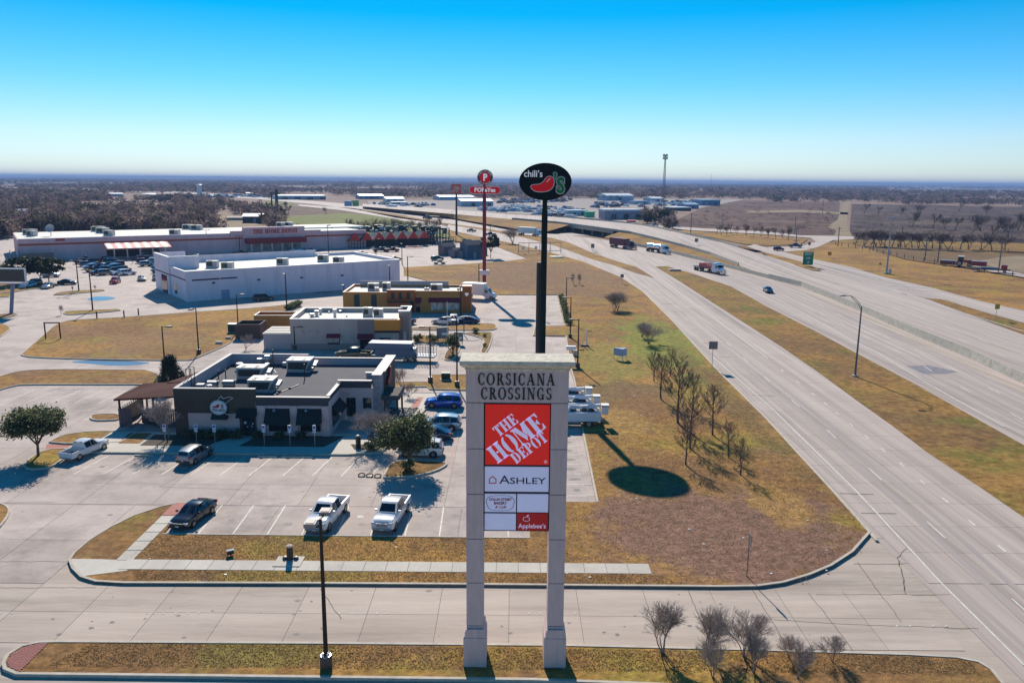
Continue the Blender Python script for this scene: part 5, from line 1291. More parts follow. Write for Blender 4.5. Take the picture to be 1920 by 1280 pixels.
u, z = c_(686, 640); B_(u - .85, u + .85, -.40, -.352, .1, z + .35).build('door', M_glass, cf_); awning(cf_, u - 1.2, u + 1.2, z + .6, z + 1.3, .8, M_maroon, v=-.36, ribs=4)
u, z = c_(722, 640); B_(u - .85, u + .85, -.09, -.055, .4, z + .6).build('window', M_glass, cf_)
for px in (568, 581, 595): u, z = c_(px, 621); MB().cyl((u, -.15, z - .1), (u, -.02, z + .1), .06, n=6).build('bracket', M_tand, cf_)
u, z = c_(640, 641); B_(u - .12, u + .12, -.08, -.055, z - .25, z + .25).build('notice', M_plate, cf_)
# tower at the east end, hollow on top
for q in ((UR + .02, UR + 1.7, 2.5, 2.9), (UR + .02, UR + 1.7, 7.1, 7.5), (UR + 1.35, UR + 1.7, 2.9, 7.1), (UR + .02, UR + .35, 6.3, 7.1)): B_(*q, 0, Z1 + .75).build('tower_wall', M_tand, cf_)
for q in ((UR - .05, UR + 1.8, 2.4, 2.95), (UR - .05, UR + 1.8, 7.05, 7.6), (UR + 1.3, UR + 1.8, 2.95, 7.05)): B_(*q, Z1 + .75, Z1 + .95).build('coping', M_white, cf_)
for q in ((UR + .9, 1.2), (UR + .9, 0.0)): B_(q[0], q[0] + .3, q[1], q[1] + .3, 0, zo0 - .4).build('column', M_tan2, cf_)
rz0 = Z1 - .68
for px, py in ((689, 594), (709, 596)): 
    a = P(px, py, rz0); du = a.x - o2[0]; dv = a.y - o2[1]; rooftop_unit(cf_, du * cos(A2) + dv * sin(A2), -du * sin(A2) + dv * cos(A2) + .6, rz0, 1.5, 1.3, 1.5, style=1)
for px, py, r, h in ((628, 594, .4, 1.3), (594, 592, .45, .9), (585, 594, .5, .6), (601, 588, .3, .9), (638, 586, .3, .4), (650, 594, .15, .3), (617, 587, .15, .3)):
    a = P(px, py, rz0); du = a.x - o2[0]; dv = a.y - o2[1]; vent(cf_, du * cos(A2) + dv * sin(A2), max(.8, -du * sin(A2) + dv * cos(A2)), rz0, r, h)
# annex
B_(-4.3, -.02, .3, 6.4, 0, 2.45).build('annex_wall', mat('pale_annex_stucco', (.50, .41, .40), .9), cf_); B_(-4.4, -.02, .2, 6.5, 2.45, 2.55).build('annex_roof', M_roofw, cf_)
for k in range(4): B_(-4.2, -.2, .6 + k * 1.5, .72 + k * 1.5, 2.56, 2.62).build('roof_batten', M_tan2, cf_)

# ---- orange chicken restaurant
o3 = (-34.6, 161.2); A3 = .015
pp_ = thing('restaurant_building', 'orange chicken restaurant with dark red awnings and a balcony behind the doughnut shop', 'building', (*o3, 0), A3)
def p_(px, py): return PV(px, py, o3, A3)
M_o1 = mat('ochre_stucco', (0.50, 0.23, 0.06), .9, var=.08, scale=.8); M_o2 = mat('burnt_orange_stucco', (0.42, 0.13, 0.035), .9); M_shut = mat('green_shutter', (.03, .055, .055), .7)
ua, ub, uc, ud, ue = [p_(x, 560)[0] for x in (643, 726, 779, 867, 880)]
za, zb, zc = p_(680, 548)[1], p_(750, 544)[1], p_(820, 546)[1]; zt = p_(873, 537)[1]
B_(ua, ue, 0, 12.5, 0, za - .5).build('wall', M_o1, pp_); B_(ua + .3, ue - .3, .3, 12.2, za - .49, za - .43).build('roof', M_roofw, pp_)
M_copr = mat('red_coping', (.5, .16, .10), .6)
parapet(pp_, ua, ue, 0, 12.5, za - .495, za, .3, M_o1, mcap=M_copr)
B_(ub, uc, -.35, -.02, 0, zb).build('bay', M_o2, pp_); B_(ub - .05, uc + .05, -.42, .28, zb, zb + .12).build('coping', M_copr, pp_)
B_(uc + .02, ud, -.04, -.005, 0, zc).build('wall_panel', M_o1, pp_); B_(uc + .02, ud, -.1, .2, zc, zc + .1).build('coping', M_copr, pp_)
B_(ud, ue + .4, -.5, 2.5, 0, zt).build('corner_tower', M_o2, pp_); B_(ud - .05, ue + .5, -.55, 2.6, zt, zt + .12).build('coping', M_copr, pp_)
for x in (669, 701):
    u0, _ = p_(x - 5, 560); u1, _ = p_(x + 5, 560); _, z0 = p_(x, 575); _, z1 = p_(x, 552); B_(u0, u1, -.06, 0, .8, z1).build('shutter', M_shut, pp_)
for x in (737, 751, 766):
    u0, _ = p_(x - 3, 560); u1, _ = p_(x + 3, 560); B_(u0, u1, -.4, -.352, p_(x, 560)[1], p_(x, 548)[1]).build('window', M_shut, pp_)
u0, z0 = p_(728, 566); u1, z1 = p_(776, 559)
bal = B_(u0, u1, -1.2, -.352, z0, z0 + .12).build('balcony', M_shut, pp_)
for k in range(24): 
    u = u0 + (u1 - u0) * k / 23; MB().box(u - .02, u + .02, -1.2, -1.16, z0 + .12, z1).build('baluster', M_black, bal)
MB().box(u0, u1, -1.22, -1.14, z1, z1 + .06).build('rail', M_black, bal)
u0, _ = p_(804, 560); u1, _ = p_(862, 560); zA, zB = p_(830, 566)[1], p_(830, 558)[1]
awning(pp_, u0, u1, zA, zB, .9, M_maroon, ribs=8); awning(pp_, p_(779, 560)[0], p_(790, 560)[0], zA, zB, .8, M_maroon, ribs=3)
M_shopg = mat('bright_shop_window', (.45, .46, .42), .1, var=.6, scale=1.3)
for a, b in ((808, 818), (819, 831), (835, 847), (848, 860)):
    w = B_(p_(a, 570)[0], p_(b, 570)[0], -.07, -.045, p_(a, 581)[1], p_(a, 567)[1]).build('window', M_shopg, pp_)
B_(p_(780, 570)[0], p_(788, 570)[0], -.07, -.045, .1, p_(785, 567)[1]).build('door', M_glass, pp_)
B_(p_(769, 570)[0] , p_(777, 570)[0], -.40, -.355, .1, .1 + 2.2).build('door', M_ink, pp_)
for x, v, s in ((692, 6, 2.2), (716, 7, 1.6), (815, 5, 2.4)):
    rooftop_unit(pp_, p_(x, 560)[0], v, za - .43, s, 1.8, 1.6, style=1)
for x in (700, 704, 795, 800, 858): vent(pp_, p_(x, 560)[0], 3.5, za - .43, .3, 1.0)
place('lettering', text_mesh('\u2665', .7, .02, .01, 'CENTER', 1, M_ltr), pp_, ((ud + ue) / 2 + .2, -.52, zt - 1.6))
B_(ua + 1.5, ue - 5, 11.9, 12.2, za, za + .9).build('roof_screen', mat('grey_screen', (.35, .33, .34), .8), pp_)

# ---- long white store
A4 = atan2(31.0, 42.0); o4 = (-70.8, 172.6)
ws = thing('store_building', 'long white tilt-wall store with white roof and raised entrance parapet at its left end', 'building', (*o4, 0), A4)
def w_(px, py): return PV(px, py, o4, A4)
M_wst = mat('white_tilt_wall', (0.76, 0.67, 0.73), .85, var=.09, scale=.8, stretch=(1, 1, .25)); M_pur = mat('purple_stripe', (.12, .06, .11), .7)
LW, DW = 52.2, 26.5; ZW = 6.6
B_(.2, LW - .2, .2, DW - .2, 0, ZW - .8).build('core', M_wst, ws)
n = 8
for i in range(1, 8): MB().box(LW * i / 8 + .6, LW * i / 8 + .72, -.15, -.055, .3, ZW - .8).build('downpipe', M_wst, ws)
for i in range(n): B_(LW * i / n + .02, LW * (i + 1) / n - .02, -.05, .19, 0, ZW).build('wall_panel', M_wst, ws)
for i in range(n): B_(LW * i / n + .02, LW * (i + 1) / n - .02, DW - .19, DW, 0, ZW).build('wall_panel', M_wst, ws)
for i in range(2): B_(-.05, .19, .2 + i * 6.4, 6.55 + i * 6.4, 0, ZW).build('wall_panel', M_wst, ws)
for i in range(4): B_(LW - .19, LW, .2 + i * 6.5, 6.65 + i * 6.5, 0, ZW).build('wall_panel', M_wst, ws)
B_(-.3, 6.5, 13.2, 13.5, 0, 8.7).build('entrance_wall', M_wst, ws); B_(-.3, 0, 13.5, DW + .2, 0, 8.7).build('entrance_wall', M_wst, ws); B_(-.3, 7.0, DW + .2, DW + .5, 0, 8.7).build('entrance_wall', M_wst, ws)
B_(-.4, 6.6, 13.1, 13.6, 8.7, 8.8).build('coping', M_white, ws); B_(-.4, .1, 13.6, DW + .1, 8.7, 8.8).build('coping', M_white, ws)
B_(.2, LW - .2, .2, DW - .2, ZW - .79, ZW - .70).build('roof', M_roofw, ws)
B_(-.1, LW + .1, -.12, .22, ZW, ZW + .08).build('coping', M_white, ws); B_(-.12, .22, .22, 13.1, ZW, ZW + .08).build('coping', M_white, ws)
B_(LW - .22, LW + .1, .22, DW - .2, ZW, ZW + .08).build('coping', M_white, ws)
B_(7, LW * .78, DW - .2, DW, ZW, ZW + 1.0).build('rear_parapet', M_wst, ws); 
u0, z0 = w_(360, 527); u1, _ = w_(445, 523)
B_(u0, u1, -.09, -.055, z0, z0 + .35).build('stripe', M_pur, ws); B_(-.34, -.305, 13.2, DW, z0 + .1, z0 + .4).build('stripe', M_pur, ws); B_(-.09, -.055, .2, 13.1, z0 + .1, z0 + .4).build('stripe', M_pur, ws)
for x, y in ((400, 530), (485, 524), (565, 520), (641, 516)): u, z = w_(x, y); B_(u - .3, u + .3, -.35, -.055, z - .2, z + .15).build('wall_lamp', M_pur, ws)
u, z = w_(423, 553); B_(u - .9, u + .9, -.08, -.055, .05, z + 1.2).build('door', mat('blue_grey_door', (.30, .33, .45), .6), ws)
u, z = w_(692, 528); B_(u - .3, u + .3, -.2, -.055, z, z + .2).build('wall_lamp', M_pur, ws)
B_(-.36, -.305, 15.5, 20.5, .1, 4.2).build('entrance_glass', M_glass, ws); B_(-.1, -.055, 8.0, 10.0, .8, 3.2).build('window', M_glass, ws)
for x, y in ((399, 502), (427, 505), (530, 497), (606, 490), (635, 494)):
    a = P(x, y, ZW - .7); du = a.x - o4[0]; dv = a.y - o4[1]; uu = du * cos(A4) + dv * sin(A4); vv = max(2.5, -du * sin(A4) + dv * cos(A4))
    rooftop_unit(ws, uu, vv, ZW - .7, 2.6, 1.6, 1.7, rz=-A4, style=1)

# ---- the big home improvement store
o5 = P(100, 487).xy; A5 = radians(33.3)
hs_ = thing('store_building', 'very long home improvement store with white roof and orange stripe in the far lot', 'building', (*o5, 0), A5)
def h_(px, py): return PV(px, py, o5, A5)
M_hd = mat('mauve_block_wall', (0.74, 0.46, 0.46), .9, var=.09, scale=.5, stretch=(1, 1, .3)); M_hds = mat('orange_stripe', (.5, .07, .03), .7); M_hdd = mat('dark_red_fascia', (.26, .02, .025), .7)
U0, U1 = h_(35, 470)[0], h_(687, 450)[0]; ZH = 6.9; DH = 42
for i in range(14): B_(U0 + (U1 - U0) * i / 14 + .03, U0 + (U1 - U0) * (i + 1) / 14 - .03, 0, .3, 0, ZH).build('wall_panel', M_hd, hs_)
B_(U0, U1, .31, DH, 0, ZH - .35).build('core', M_hd, hs_); B_(U0 + .3, U1 - .3, .5, DH - .3, ZH - .34, ZH - .28).build('roof', M_roofw, hs_)
B_(U0 - .1, U1 + .1, -.06, .4, ZH, ZH + .12).build('coping', M_white, hs_)
zs = h_(300, 453)[1]; e0, e1 = h_(456, 450)[0], h_(570, 445)[0]
B_(U0, e0 - .3, -.05, -.005, zs, zs + .6).build('stripe', M_hds, hs_); B_(e1 + .3, U1, -.05, -.005, zs, zs + .6).build('stripe', M_hds, hs_)
ze = h_(520, 425)[1]
B_(e0, e1, -1.0, 1.2, zs + .1, ze).build('entrance_block', M_hd, hs_); B_(e0 - 4.5, e0 - .02, -.6, .5, zs + .7, ze - 1.2).build('entrance_shoulder', M_hd, hs_); B_(e1 + .02, e1 + 6.5, -.6, .5, zs + .7, ze - 1.5).build('entrance_shoulder', M_hd, hs_)
B_(e0 + .3, e1 - .2, -3.6, -1.02, zs - 1.6, zs + .25).build('entrance_canopy', M_hdd, hs_)
B_(e0 + 1, e1 - 1, -.06, -.01, .3, zs - 1.7).build('entrance_glass', mat('pale_shopfront', (.30, .28, .27), .3, var=.5, scale=.6), hs_)
for k in range(6): B_(e0 + 2 + k * (e1 - e0 - 4) / 5 - .25, e0 + 2 + k * (e1 - e0 - 4) / 5 + .25, -3.3, -2.8, 0, zs - 1.6).build('column', M_hd, hs_)
la, lz = h_(473, 438); lb, _ = h_(557, 434)
glyph_letters('THE HOME DEPOT', stencil_glyph, 1.55, .10, 1.2, .15, 'letter', M_hds, hs_, lambda x, y, z: (x + la, y - 1.02, z + lz), lb - la)
a0_, az0 = h_(193, 463); a1_, _ = h_(310, 459)
aw = MB().yprism([(-3.5, az0 + 1.4), (-11, az0 + .2), (-11, az0 - .1), (-3.5, az0 + 1.1)], a0_, a1_).build('striped_awning', mat('awning_pink', (.75, .30, .24), .7), hs_)
for k in range(7): 
    u = a0_ + (a1_ - a0_) * (k + .15) / 7; MB().yprism([(-3.5, az0 + 1.45), (-11.05, az0 + .24), (-11.05, az0 + .2), (-3.5, az0 + 1.4)], u, u + (a1_ - a0_) / 14).build('stripe', M_white, aw)
B_(a0_ + 1, (a0_ + a1_) / 2 + 2, -.08, -.01, .2, az0 - .8).build('shop_opening', M_ink, hs_); B_((a0_ + a1_) / 2 + 2.2, a1_ - 2, -.08, -.01, .2, az0 - .8).build('shop_opening', mat('deep_green_glass', (.01, .05, .04), .3), hs_)
for k in range(5): B_(a0_ + 2 + k * (a1_ - a0_ - 4) / 4 - .2, a0_ + 2 + k * (a1_ - a0_ - 4) / 4 + .2, -10.8, -10.4, 0, az0 + .1).build('post', M_hd, hs_)
ln0, _ = h_(40, 475); ln1, _ = h_(98, 475); B_(ln0, ln1, -6, -5.8, 0, 3.0).build('yard_fence', mat('yard_fence', (.13, .12, .13), .8), hs_)
B_(ln0 - 3, ln0 - 2.7, -6, 10, 0, 3.0).build('yard_fence', mat('yard_fence', (.13, .12, .13), .8), hs_)
B_(h_(104, 453)[0], h_(122, 453)[0], -.06, -.01, zs + 1.2, zs + 2.0).build('wall_sign', M_hds, hs_)
for x, y, s in ((57, 440, 4), (185, 434, 4.5), (193, 437, 4), (353, 430, 4), (369, 431, 4), (513, 423, 3.6), (535, 424, 3.6), (205, 442, 3), (330, 441, 3.2), (60, 443, 2.5)):
    a = P(x, y, ZH - .28) ; du = a.x - o5[0]; dv = a.y - o5[1]; uu = du * cos(A5) + dv * sin(A5); vv = min(DH - 4, max(5, -du * sin(A5) + dv * cos(A5)))
    rooftop_unit(hs_, uu, vv, ZH - .28, s, 2.4, 1.9, rz=-A5, style=1)
a = P(92, 438, ZH); du = a.x - o5[0]; dv = a.y - o5[1]; uu = du * cos(A5) + dv * sin(A5)
MB().lathe((0, 0, 0), [(.1, 0), (.9, .25), (1.5, .7), (1.45, .72), (.85, .3), (.1, .08)], 16).build('dish_antenna', M_cap, hs_, (uu, 16, ZH + 2.2)).rotation_euler = (radians(65), 0, -.5)
MB().cyl((uu, 16.4, ZH - .3), (uu, 16.4, ZH + 2), .12, n=6).build('dish_mast', M_cap, hs_)
B_(U1 - 22, U1 + 8, DH - 22, DH, 0, ZH + .2).build('rear_wing', M_roofw, hs_)
# garden centre
gc = thing('garden_centre', 'garden centre with seven red gables and dark green frame beside the big store', 'building', (*o5, 0), A5)
peaks = [661, 684, 707, 728, 750, 771, 791]; M_gred = mat('gable_red', (.60, .03, .02), .6); M_glr = mat('green_lattice', (.01, .05, .045), .7)
us = [h_(x, 445)[0] for x in peaks]; zg0 = h_(720, 448)[1]; zg1 = h_(720, 438)[1] + .9; hw = (us[1] - us[0]) / 2 * .98
for i, u in enumerate(us):
    if i: hw = (us[i] - us[i - 1]) / 2 * .98
    gb = MB().xprism([(u - hw, zg0), (u + hw, zg0), (u, zg1)], -2.3, -2.0).build('gable', M_gred, gc)
    rfm = MB(); rfm.add([(u - hw, -1.9, zg0 - .4), (u, -1.9, zg1 - .35), (u, 5, zg1 - .5), (u - hw - .2, 5, zg0 - .4)], [(0, 1, 2, 3)]); rfm.build('roof_slope', mat('pale_green_canvas', (.13, .18, .155), .8), gc)
    rfm = MB(); rfm.add([(u + hw, -1.9, zg0 - .4), (u, -1.9, zg1 - .35), (u, 5, zg1 - .5), (u + hw + .2, 5, zg0 - .4)], [(3, 2, 1, 0)]); rfm.build('roof_slope', mat('pale_green_canvas', (.13, .18, .155), .8), gc)
B_(us[0] - 9, us[-1] + 6, 3, 3.3, 0, zg0).build('dark_interior_sheet', M_ink, gc)  # black sheet standing in for the dark interior behind the gables
ff0, ff1 = us[0] - hw, h_(851, 452)[0]
for k in range(40):
    u = ff0 + (ff1 - ff0) * k / 39; B_(u - .08, u + .08, -1.9, -1.7, 0, zg0).build('fence_post', M_glr, gc)
for z in (.3, 1.6, 3.0, zg0 - .1): B_(ff0, ff1, -1.86, -1.78, z, z + .12).build('fence_rail', M_glr, gc)
us_ = us[-1] + 6
for j in range(3):
    for k in range(7):
        u = us_ + (ff1 - us_) * k / 6; B_(u - .15, u + .15, 4 + j * 8, 4.3 + j * 8, 0, 6.5).build('rack_post', M_glr, gc)
    for z in (2, 4, 6.3): B_(us_, ff1, 4 + j * 8, 4.3 + j * 8, z, z + .2).build('rack_beam', M_glr, gc)
rk = MB(); rr_ = random.Random(9)
for k in range(420):
    u = rr_.uniform(us[0] - 4, ff1 - 1); v = rr_.uniform(4, 34) if u < us_ else rr_.uniform(-1, 24); z = rr_.choice((0, 1.9, 3.9, 5.6)) if v > 3.5 else 0
    if u < us_ and v < 17: v += 17
    rk.cur = rr_.choice((0, 0, 1, 1, 2, 3)); rk.box(u, u + rr_.uniform(.8, 2.0), v, v + 1.2, z, z + rr_.uniform(.6, 1.7))
rk.build('stacked_goods', [M_glr, mat('teal_goods', (.02, .10, .10), .7), mat('pale_goods', (.35, .42, .42), .7), M_ink], gc)['kind'] = 'stuff'

# ------------------------------------------------------------------ vegetation
def fast_mesh(name, verts, faces_n, mats, midx=None, nv=3):
    """verts: (N,3) array, every nv of them one face"""
    verts = np.asarray(verts, dtype=np.float32); n = len(verts) // nv
    me = bpy.data.meshes.new(name); me.vertices.add(len(verts)); me.vertices.foreach_set('co', verts.ravel())
    me.loops.add(len(verts)); me.loops.foreach_set('vertex_index', np.arange(len(verts), dtype=np.int32))
    me.polygons.add(n); me.polygons.foreach_set('loop_start', np.arange(0, n * nv, nv, dtype=np.int32))
    try: me.polygons.foreach_set('loop_total', np.full(n, nv, dtype=np.int32))
    except Exception: pass
    for m in mats: me.materials.append(m)
    if midx is not None: me.polygons.foreach_set('material_index', np.asarray(midx, dtype=np.int32))
    me.update(calc_edges=True); me.validate(); return me

def tube(mb, a, b, r0, r1, n=3):
    mb.cyl(a, b, r0, r1, n=n, cap=False)
def bare_tree(seed, h, spread, nt=4, fork=.38, levels=4, kids_=3, twig=.012, droop=0.0, lean=.28, base_r=.09):
    r = random.Random(seed); tr = MB(); cr = MB()
    def grow(p, d, l, rad, lev, mb):
        n = 3 if lev < levels - 1 else 2
        q = Vector(p)
        for i in range(n):
            d = (d + Vector((r.gauss(0, .13), r.gauss(0, .13), r.gauss(.02, .08) - droop * (lev > 2)))).normalized(); e = q + d * (l / n)
            tube(mb, q, e, max(twig, rad * (1 - i / n * .35)), max(twig * .8, rad * (1 - (i + 1) / n * .35)), 5 if lev < 1 else 3); q = e
            if lev >= 1 and i < n - 1 and lev < levels:
                sd_ = (d + Vector((r.gauss(0, .6), r.gauss(0, .6), r.gauss(.05, .3)))).normalized(); grow(q, sd_, l * .55, rad * .45, lev + 1, cr)
        if lev < levels:
            for k in range(kids_):
                a = r.uniform(0, 2 * pi); s = r.uniform(.35, .75) * spread
                nd = (d + Vector((cos(a) * s, sin(a) * s, r.uniform(-.05, .3)))).normalized(); grow(q, nd, l * r.uniform(.6, .85), rad * .62, lev + 1, cr)
    for k in range(nt):
        a = 2 * pi * k / nt + r.uniform(-.4, .4); d = Vector((cos(a) * lean, sin(a) * lean, 1)).normalized() if nt > 1 else Vector((r.uniform(-.05, .05), r.uniform(-.05, .05), 1))
        grow(Vector((cos(a) * .08 * (nt > 1), sin(a) * .08 * (nt > 1), 0)), d, h * fork, base_r / sqrt(nt) * 1.3, 0, tr)
    zs = [v[2] for v in cr.v]; s = h / max(zs)
    for m_ in (tr, cr): m_.v = [(x * s, y * s, z * s) for x, y, z in m_.v]
    return tr, cr
TREE_PROTO = {}
def proto_bare(key, seed, h, spread, mt, mc, **k):
    tr, cr = bare_tree(seed, h, spread, **k)
    TREE_PROTO[key] = (tr.mesh('trunk', mt), cr.mesh('crown', mc)); return TREE_PROTO[key]
for i in range(4): proto_bare(('myrtle', i), 11 + i, 3.3, 1.0, M_barkl, M_twigm, nt=4 + i % 2, levels=4, fork=.40, twig=.0045, droop=.06, kids_=4)
def leader_tree(seed, h):
    r = random.Random(seed); tr = MB(); cr = MB(); q = Vector((0, 0, 0)); n = 16; pts = [q.copy()]
    for i in range(n): q = q + Vector((r.gauss(0, .03), r.gauss(0, .03), h / n)); pts.append(q.copy())
    for i in range(n): tube(tr, pts[i], pts[i + 1], .085 * (1 - i / n) + .012, .085 * (1 - (i + 1) / n) + .01, 6)
    def br(p, d, l, rad, lev):
        m_ = 3; a = p
        for k in range(m_):
            d = (d + Vector((r.gauss(0, .16), r.gauss(0, .16), .10))).normalized(); b = a + d * l / m_; tube(cr, a, b, max(.010, rad * (1 - k / m_ * .5)), max(.009, rad * (1 - (k + 1) / m_ * .5))); a = b
            if lev < 3:
                for s in range(2 if lev else 3): br(a, (d + Vector((r.gauss(0, .55), r.gauss(0, .55), r.uniform(0, .4)))).normalized(), l * .48, rad * .5, lev + 1)
    for k in range(20):
        t_ = .30 + .68 * k / 20; p = pts[int(t_ * n)]; a = k * 2.4 + r.uniform(-.4, .4); br(p, Vector((cos(a), sin(a), r.uniform(.7, 1.3))).normalized(), h * .34 * (1.15 - t_) * r.uniform(.8, 1.3) + .3, .022, 1)
    return tr, cr
for i in range(4):
    tr, cr = leader_tree(31 + i, 5.0); TREE_PROTO[('tall', i)] = (tr.mesh('trunk', M_bark), cr.mesh('crown', M_twig))
proto_bare(('pale', 0), 51, 4.4, .95, M_barkl, M_twigl, nt=2, levels=5, fork=.34, twig=.012, lean=.25)
proto_bare(('round', 0), 57, 4.4, 1.2, M_bark, M_twigl, nt=3, levels=5, fork=.30, twig=.012, lean=.32, droop=.03)
proto_bare(('bushy', 0), 61, 3.0, .9, M_barkl, M_twigl, nt=5, levels=4, fork=.34, twig=.008, lean=.35)
for i in range(3): proto_bare(('far', i), 71 + i, 7.0, .9, M_bark, M_twig, nt=1 + i, levels=4, fork=.34, twig=.022, kids_=3, base_r=.13)
def plant_bare(key, px, py, h, label, rz=0.0, cat='tree', name='bare_tree', group=None, z=.1, px_is_world=False, sxy=1.0):
    p = Vector((px, py, 0)) if px_is_world else P(px, py)
    t = thing(name, label, cat, (p.x, p.y, z), rz, group)
    tr, cr = TREE_PROTO[key]; base = max(v.co.z for v in cr.vertices); s = h / base
    t.scale = (s * sxy, s * sxy, s)
    place('trunk', tr, t); place('crown', cr, t)['kind'] = 'stuff'
    return t
# front verge crape myrtles
GV = 'small bare trees on the front verge'
for k, px, py, ty, sxy, lb in ((0, 1242, 1227, 1130, 1.05, 'round headed bare tree nearest the tall sign on the front verge'), (1, 1327, 1235, 1140, .9, 'bare tree with many stems, second from the tall sign on the front verge'), (2, 1336, 1272, 1195, .85, 'lowest small bare tree leaning in front of the second verge tree'),
    (3, 1396, 1235, 1142, 1.0, 'bare tree third along the verge, broad fan crown against the street'), (0, 1413, 1265, 1190, .9, 'small bare tree just in front of the broad fan crowned one'),
    (1, 1480, 1238, 1196, 1.15, 'low shrubby bare tree behind the two small ones at the right of the row'), (2, 1495, 1274, 1206, .95, 'thin small bare tree near the bottom edge right of the row'), (3, 1560, 1243, 1192, .95, 'rightmost small bare tree on the front verge')):
    plant_bare(('myrtle', k), px, py, HT(px, py, ty), lb, rz=k * 1.3 + px, group=GV, sxy=sxy, name='crape_myrtle')
GF = 'bare trees on the grass beside the frontage road'
for k, px, py, ty, sxy, lb in ((0, 1062, 0, 0, 0, ''),):
    pass
FT = [(1226, 716, 655, 'left end of the grove'), (1239, 750, 662, 'second from the left in the grove'), (1257, 706, 652, 'behind the second one in the grove'), (1271, 795, 668, 'tall dark trunk in the middle left of the grove'),
      (1300, 772, 695, 'thin crowned one in the middle of the grove'), (1336, 817, 718, 'slender one standing nearest the frontage road'), (1294, 843, 740, 'low centre of the grove, forked'), (1286, 873, 790, 'front left foot of the grove'),
      (1366, 858, 785, 'right side of the grove beside the road grass'), (1388, 892, 820, 'rightmost and nearest one of the grove')]
for i, (px, py, ty, lb) in enumerate(FT):
    plant_bare(('tall', i % 4), px, py, HT(px, py, ty), f'slender bare tree, {lb}', rz=i * 1.7, group=GF, sxy=1.15)
for i, (px, py, ty, lb) in enumerate([(1152, 584, 548, 'dark dome crowned bare tree alone on the grass'), (1158, 581, 546, 'bare tree with its crown merged behind the dark dome crown'), (1204, 633, 604, 'small bare shrub tree left of the low pair'), (1216, 646, 606, 'low bare tree above the blue box sign')]):
    plant_bare(('myrtle', i), px, py, HT(px, py, ty), lb, rz=i, sxy=1.35)
plant_bare(('pale', 0), 314, 825, 4.9, 'pale leafless tree in front of the service yard and dark wall', rz=.5, sxy=1.1)
plant_bare(('round', 0), 701, 838, 4.3, 'wide bare twiggy tree left of the green oak before the grill entrance', rz=1.1, sxy=1.25)
plant_bare(('bushy', 0), 753, 728, 3.0, 'pale bushy leafless tree by the entrance side of the grill', rz=.3, sxy=1.0)
plant_bare(('bushy', 0), 766, 745, 2.0, 'small leafless shrub in the gravel bed beside the walk', rz=1.9)
plant_bare(('bushy', 0), 461, 655, 2.6, 'leafless shrub behind the rear parapet of the grill', rz=2.6)
for px, py, ty, lb in ((136, 548, 536, 'on the thin island left of its lamp post'), (178, 545, 534, 'at the right of the same thin island'), (115, 590, 571, 'at the left tip of the nearer thin island')):
    plant_bare(('bushy', 0), px, py, HT(px, py, ty), f'tiny bare sapling {lb}', rz=px, sxy=.5)
plant_bare(('tall', 2), 1021, 600, 3.0, 'small sapling with a few leaves by the stall kerb beside the dark pole', sxy=.7)
for i, px in enumerate((1075, 1086)): plant_bare(('bushy', 0), px, 534, 3.2, ('left' if i == 0 else 'right') + ' one of two staked young trees in the brown field', rz=i, sxy=.45)
plant_bare(('myrtle', 1), 961, 457, 7.0, 'bare tree with several stems beside the far frontage road', sxy=1.3)

# leafy crowns built of many small leaves in clumps
M_leafd = mat('oak_leaf_dark', (0.04, 0.058, 0.024), .6, var=.3, scale=3); M_leafl = mat('oak_leaf_olive', (0.26, 0.27, 0.12), .55, var=.25, scale=3); M_leafm = mat('oak_leaf_mid', (0.09, 0.11, 0.042), .6, var=.3, scale=3)
def leaf_cloud(seed, rx, ry, rz, cz, nclump, nleaf, size, clump_r=.42, flat=.25):
    g_ = np.random.default_rng(seed); vs = []; mi = []
    d = g_.normal(size=(nclump, 3)); d /= np.linalg.norm(d, axis=1)[:, None]; rad = g_.uniform(.45, 1.0, nclump) ** .6
    c = d * rad[:, None] * np.array([rx, ry, rz]) * (1 + .16 * np.sin(d[:, :1] * 5 + seed)); c[:, 2] = np.where(c[:, 2] < -rz * flat, -rz * flat + g_.normal(0, .1, nclump), c[:, 2]); c[:, 2] += cz
    for i in range(nclump):
        q = c[i] + g_.normal(0, clump_r * g_.uniform(.6, 1.1), size=(nleaf, 3)) * np.array([1, 1, .75])
        n = g_.normal(size=(nleaf, 3)); n /= np.linalg.norm(n, axis=1)[:, None]; t_ = np.cross(n, g_.normal(size=(nleaf, 3))); t_ /= np.linalg.norm(t_, axis=1)[:, None]; b = np.cross(n, t_)
        s = size * g_.uniform(.6, 1.4, nleaf)[:, None]
        quad = np.stack([q - t_ * s, q + b * s * .55, q + t_ * s, q - b * s * .55], 1); vs.append(quad.reshape(-1, 3))
        mi.append(g_.choice([0, 1, 2], nleaf, p=[.4, .25, .35]))
    return np.concatenate(vs), np.concatenate(mi)
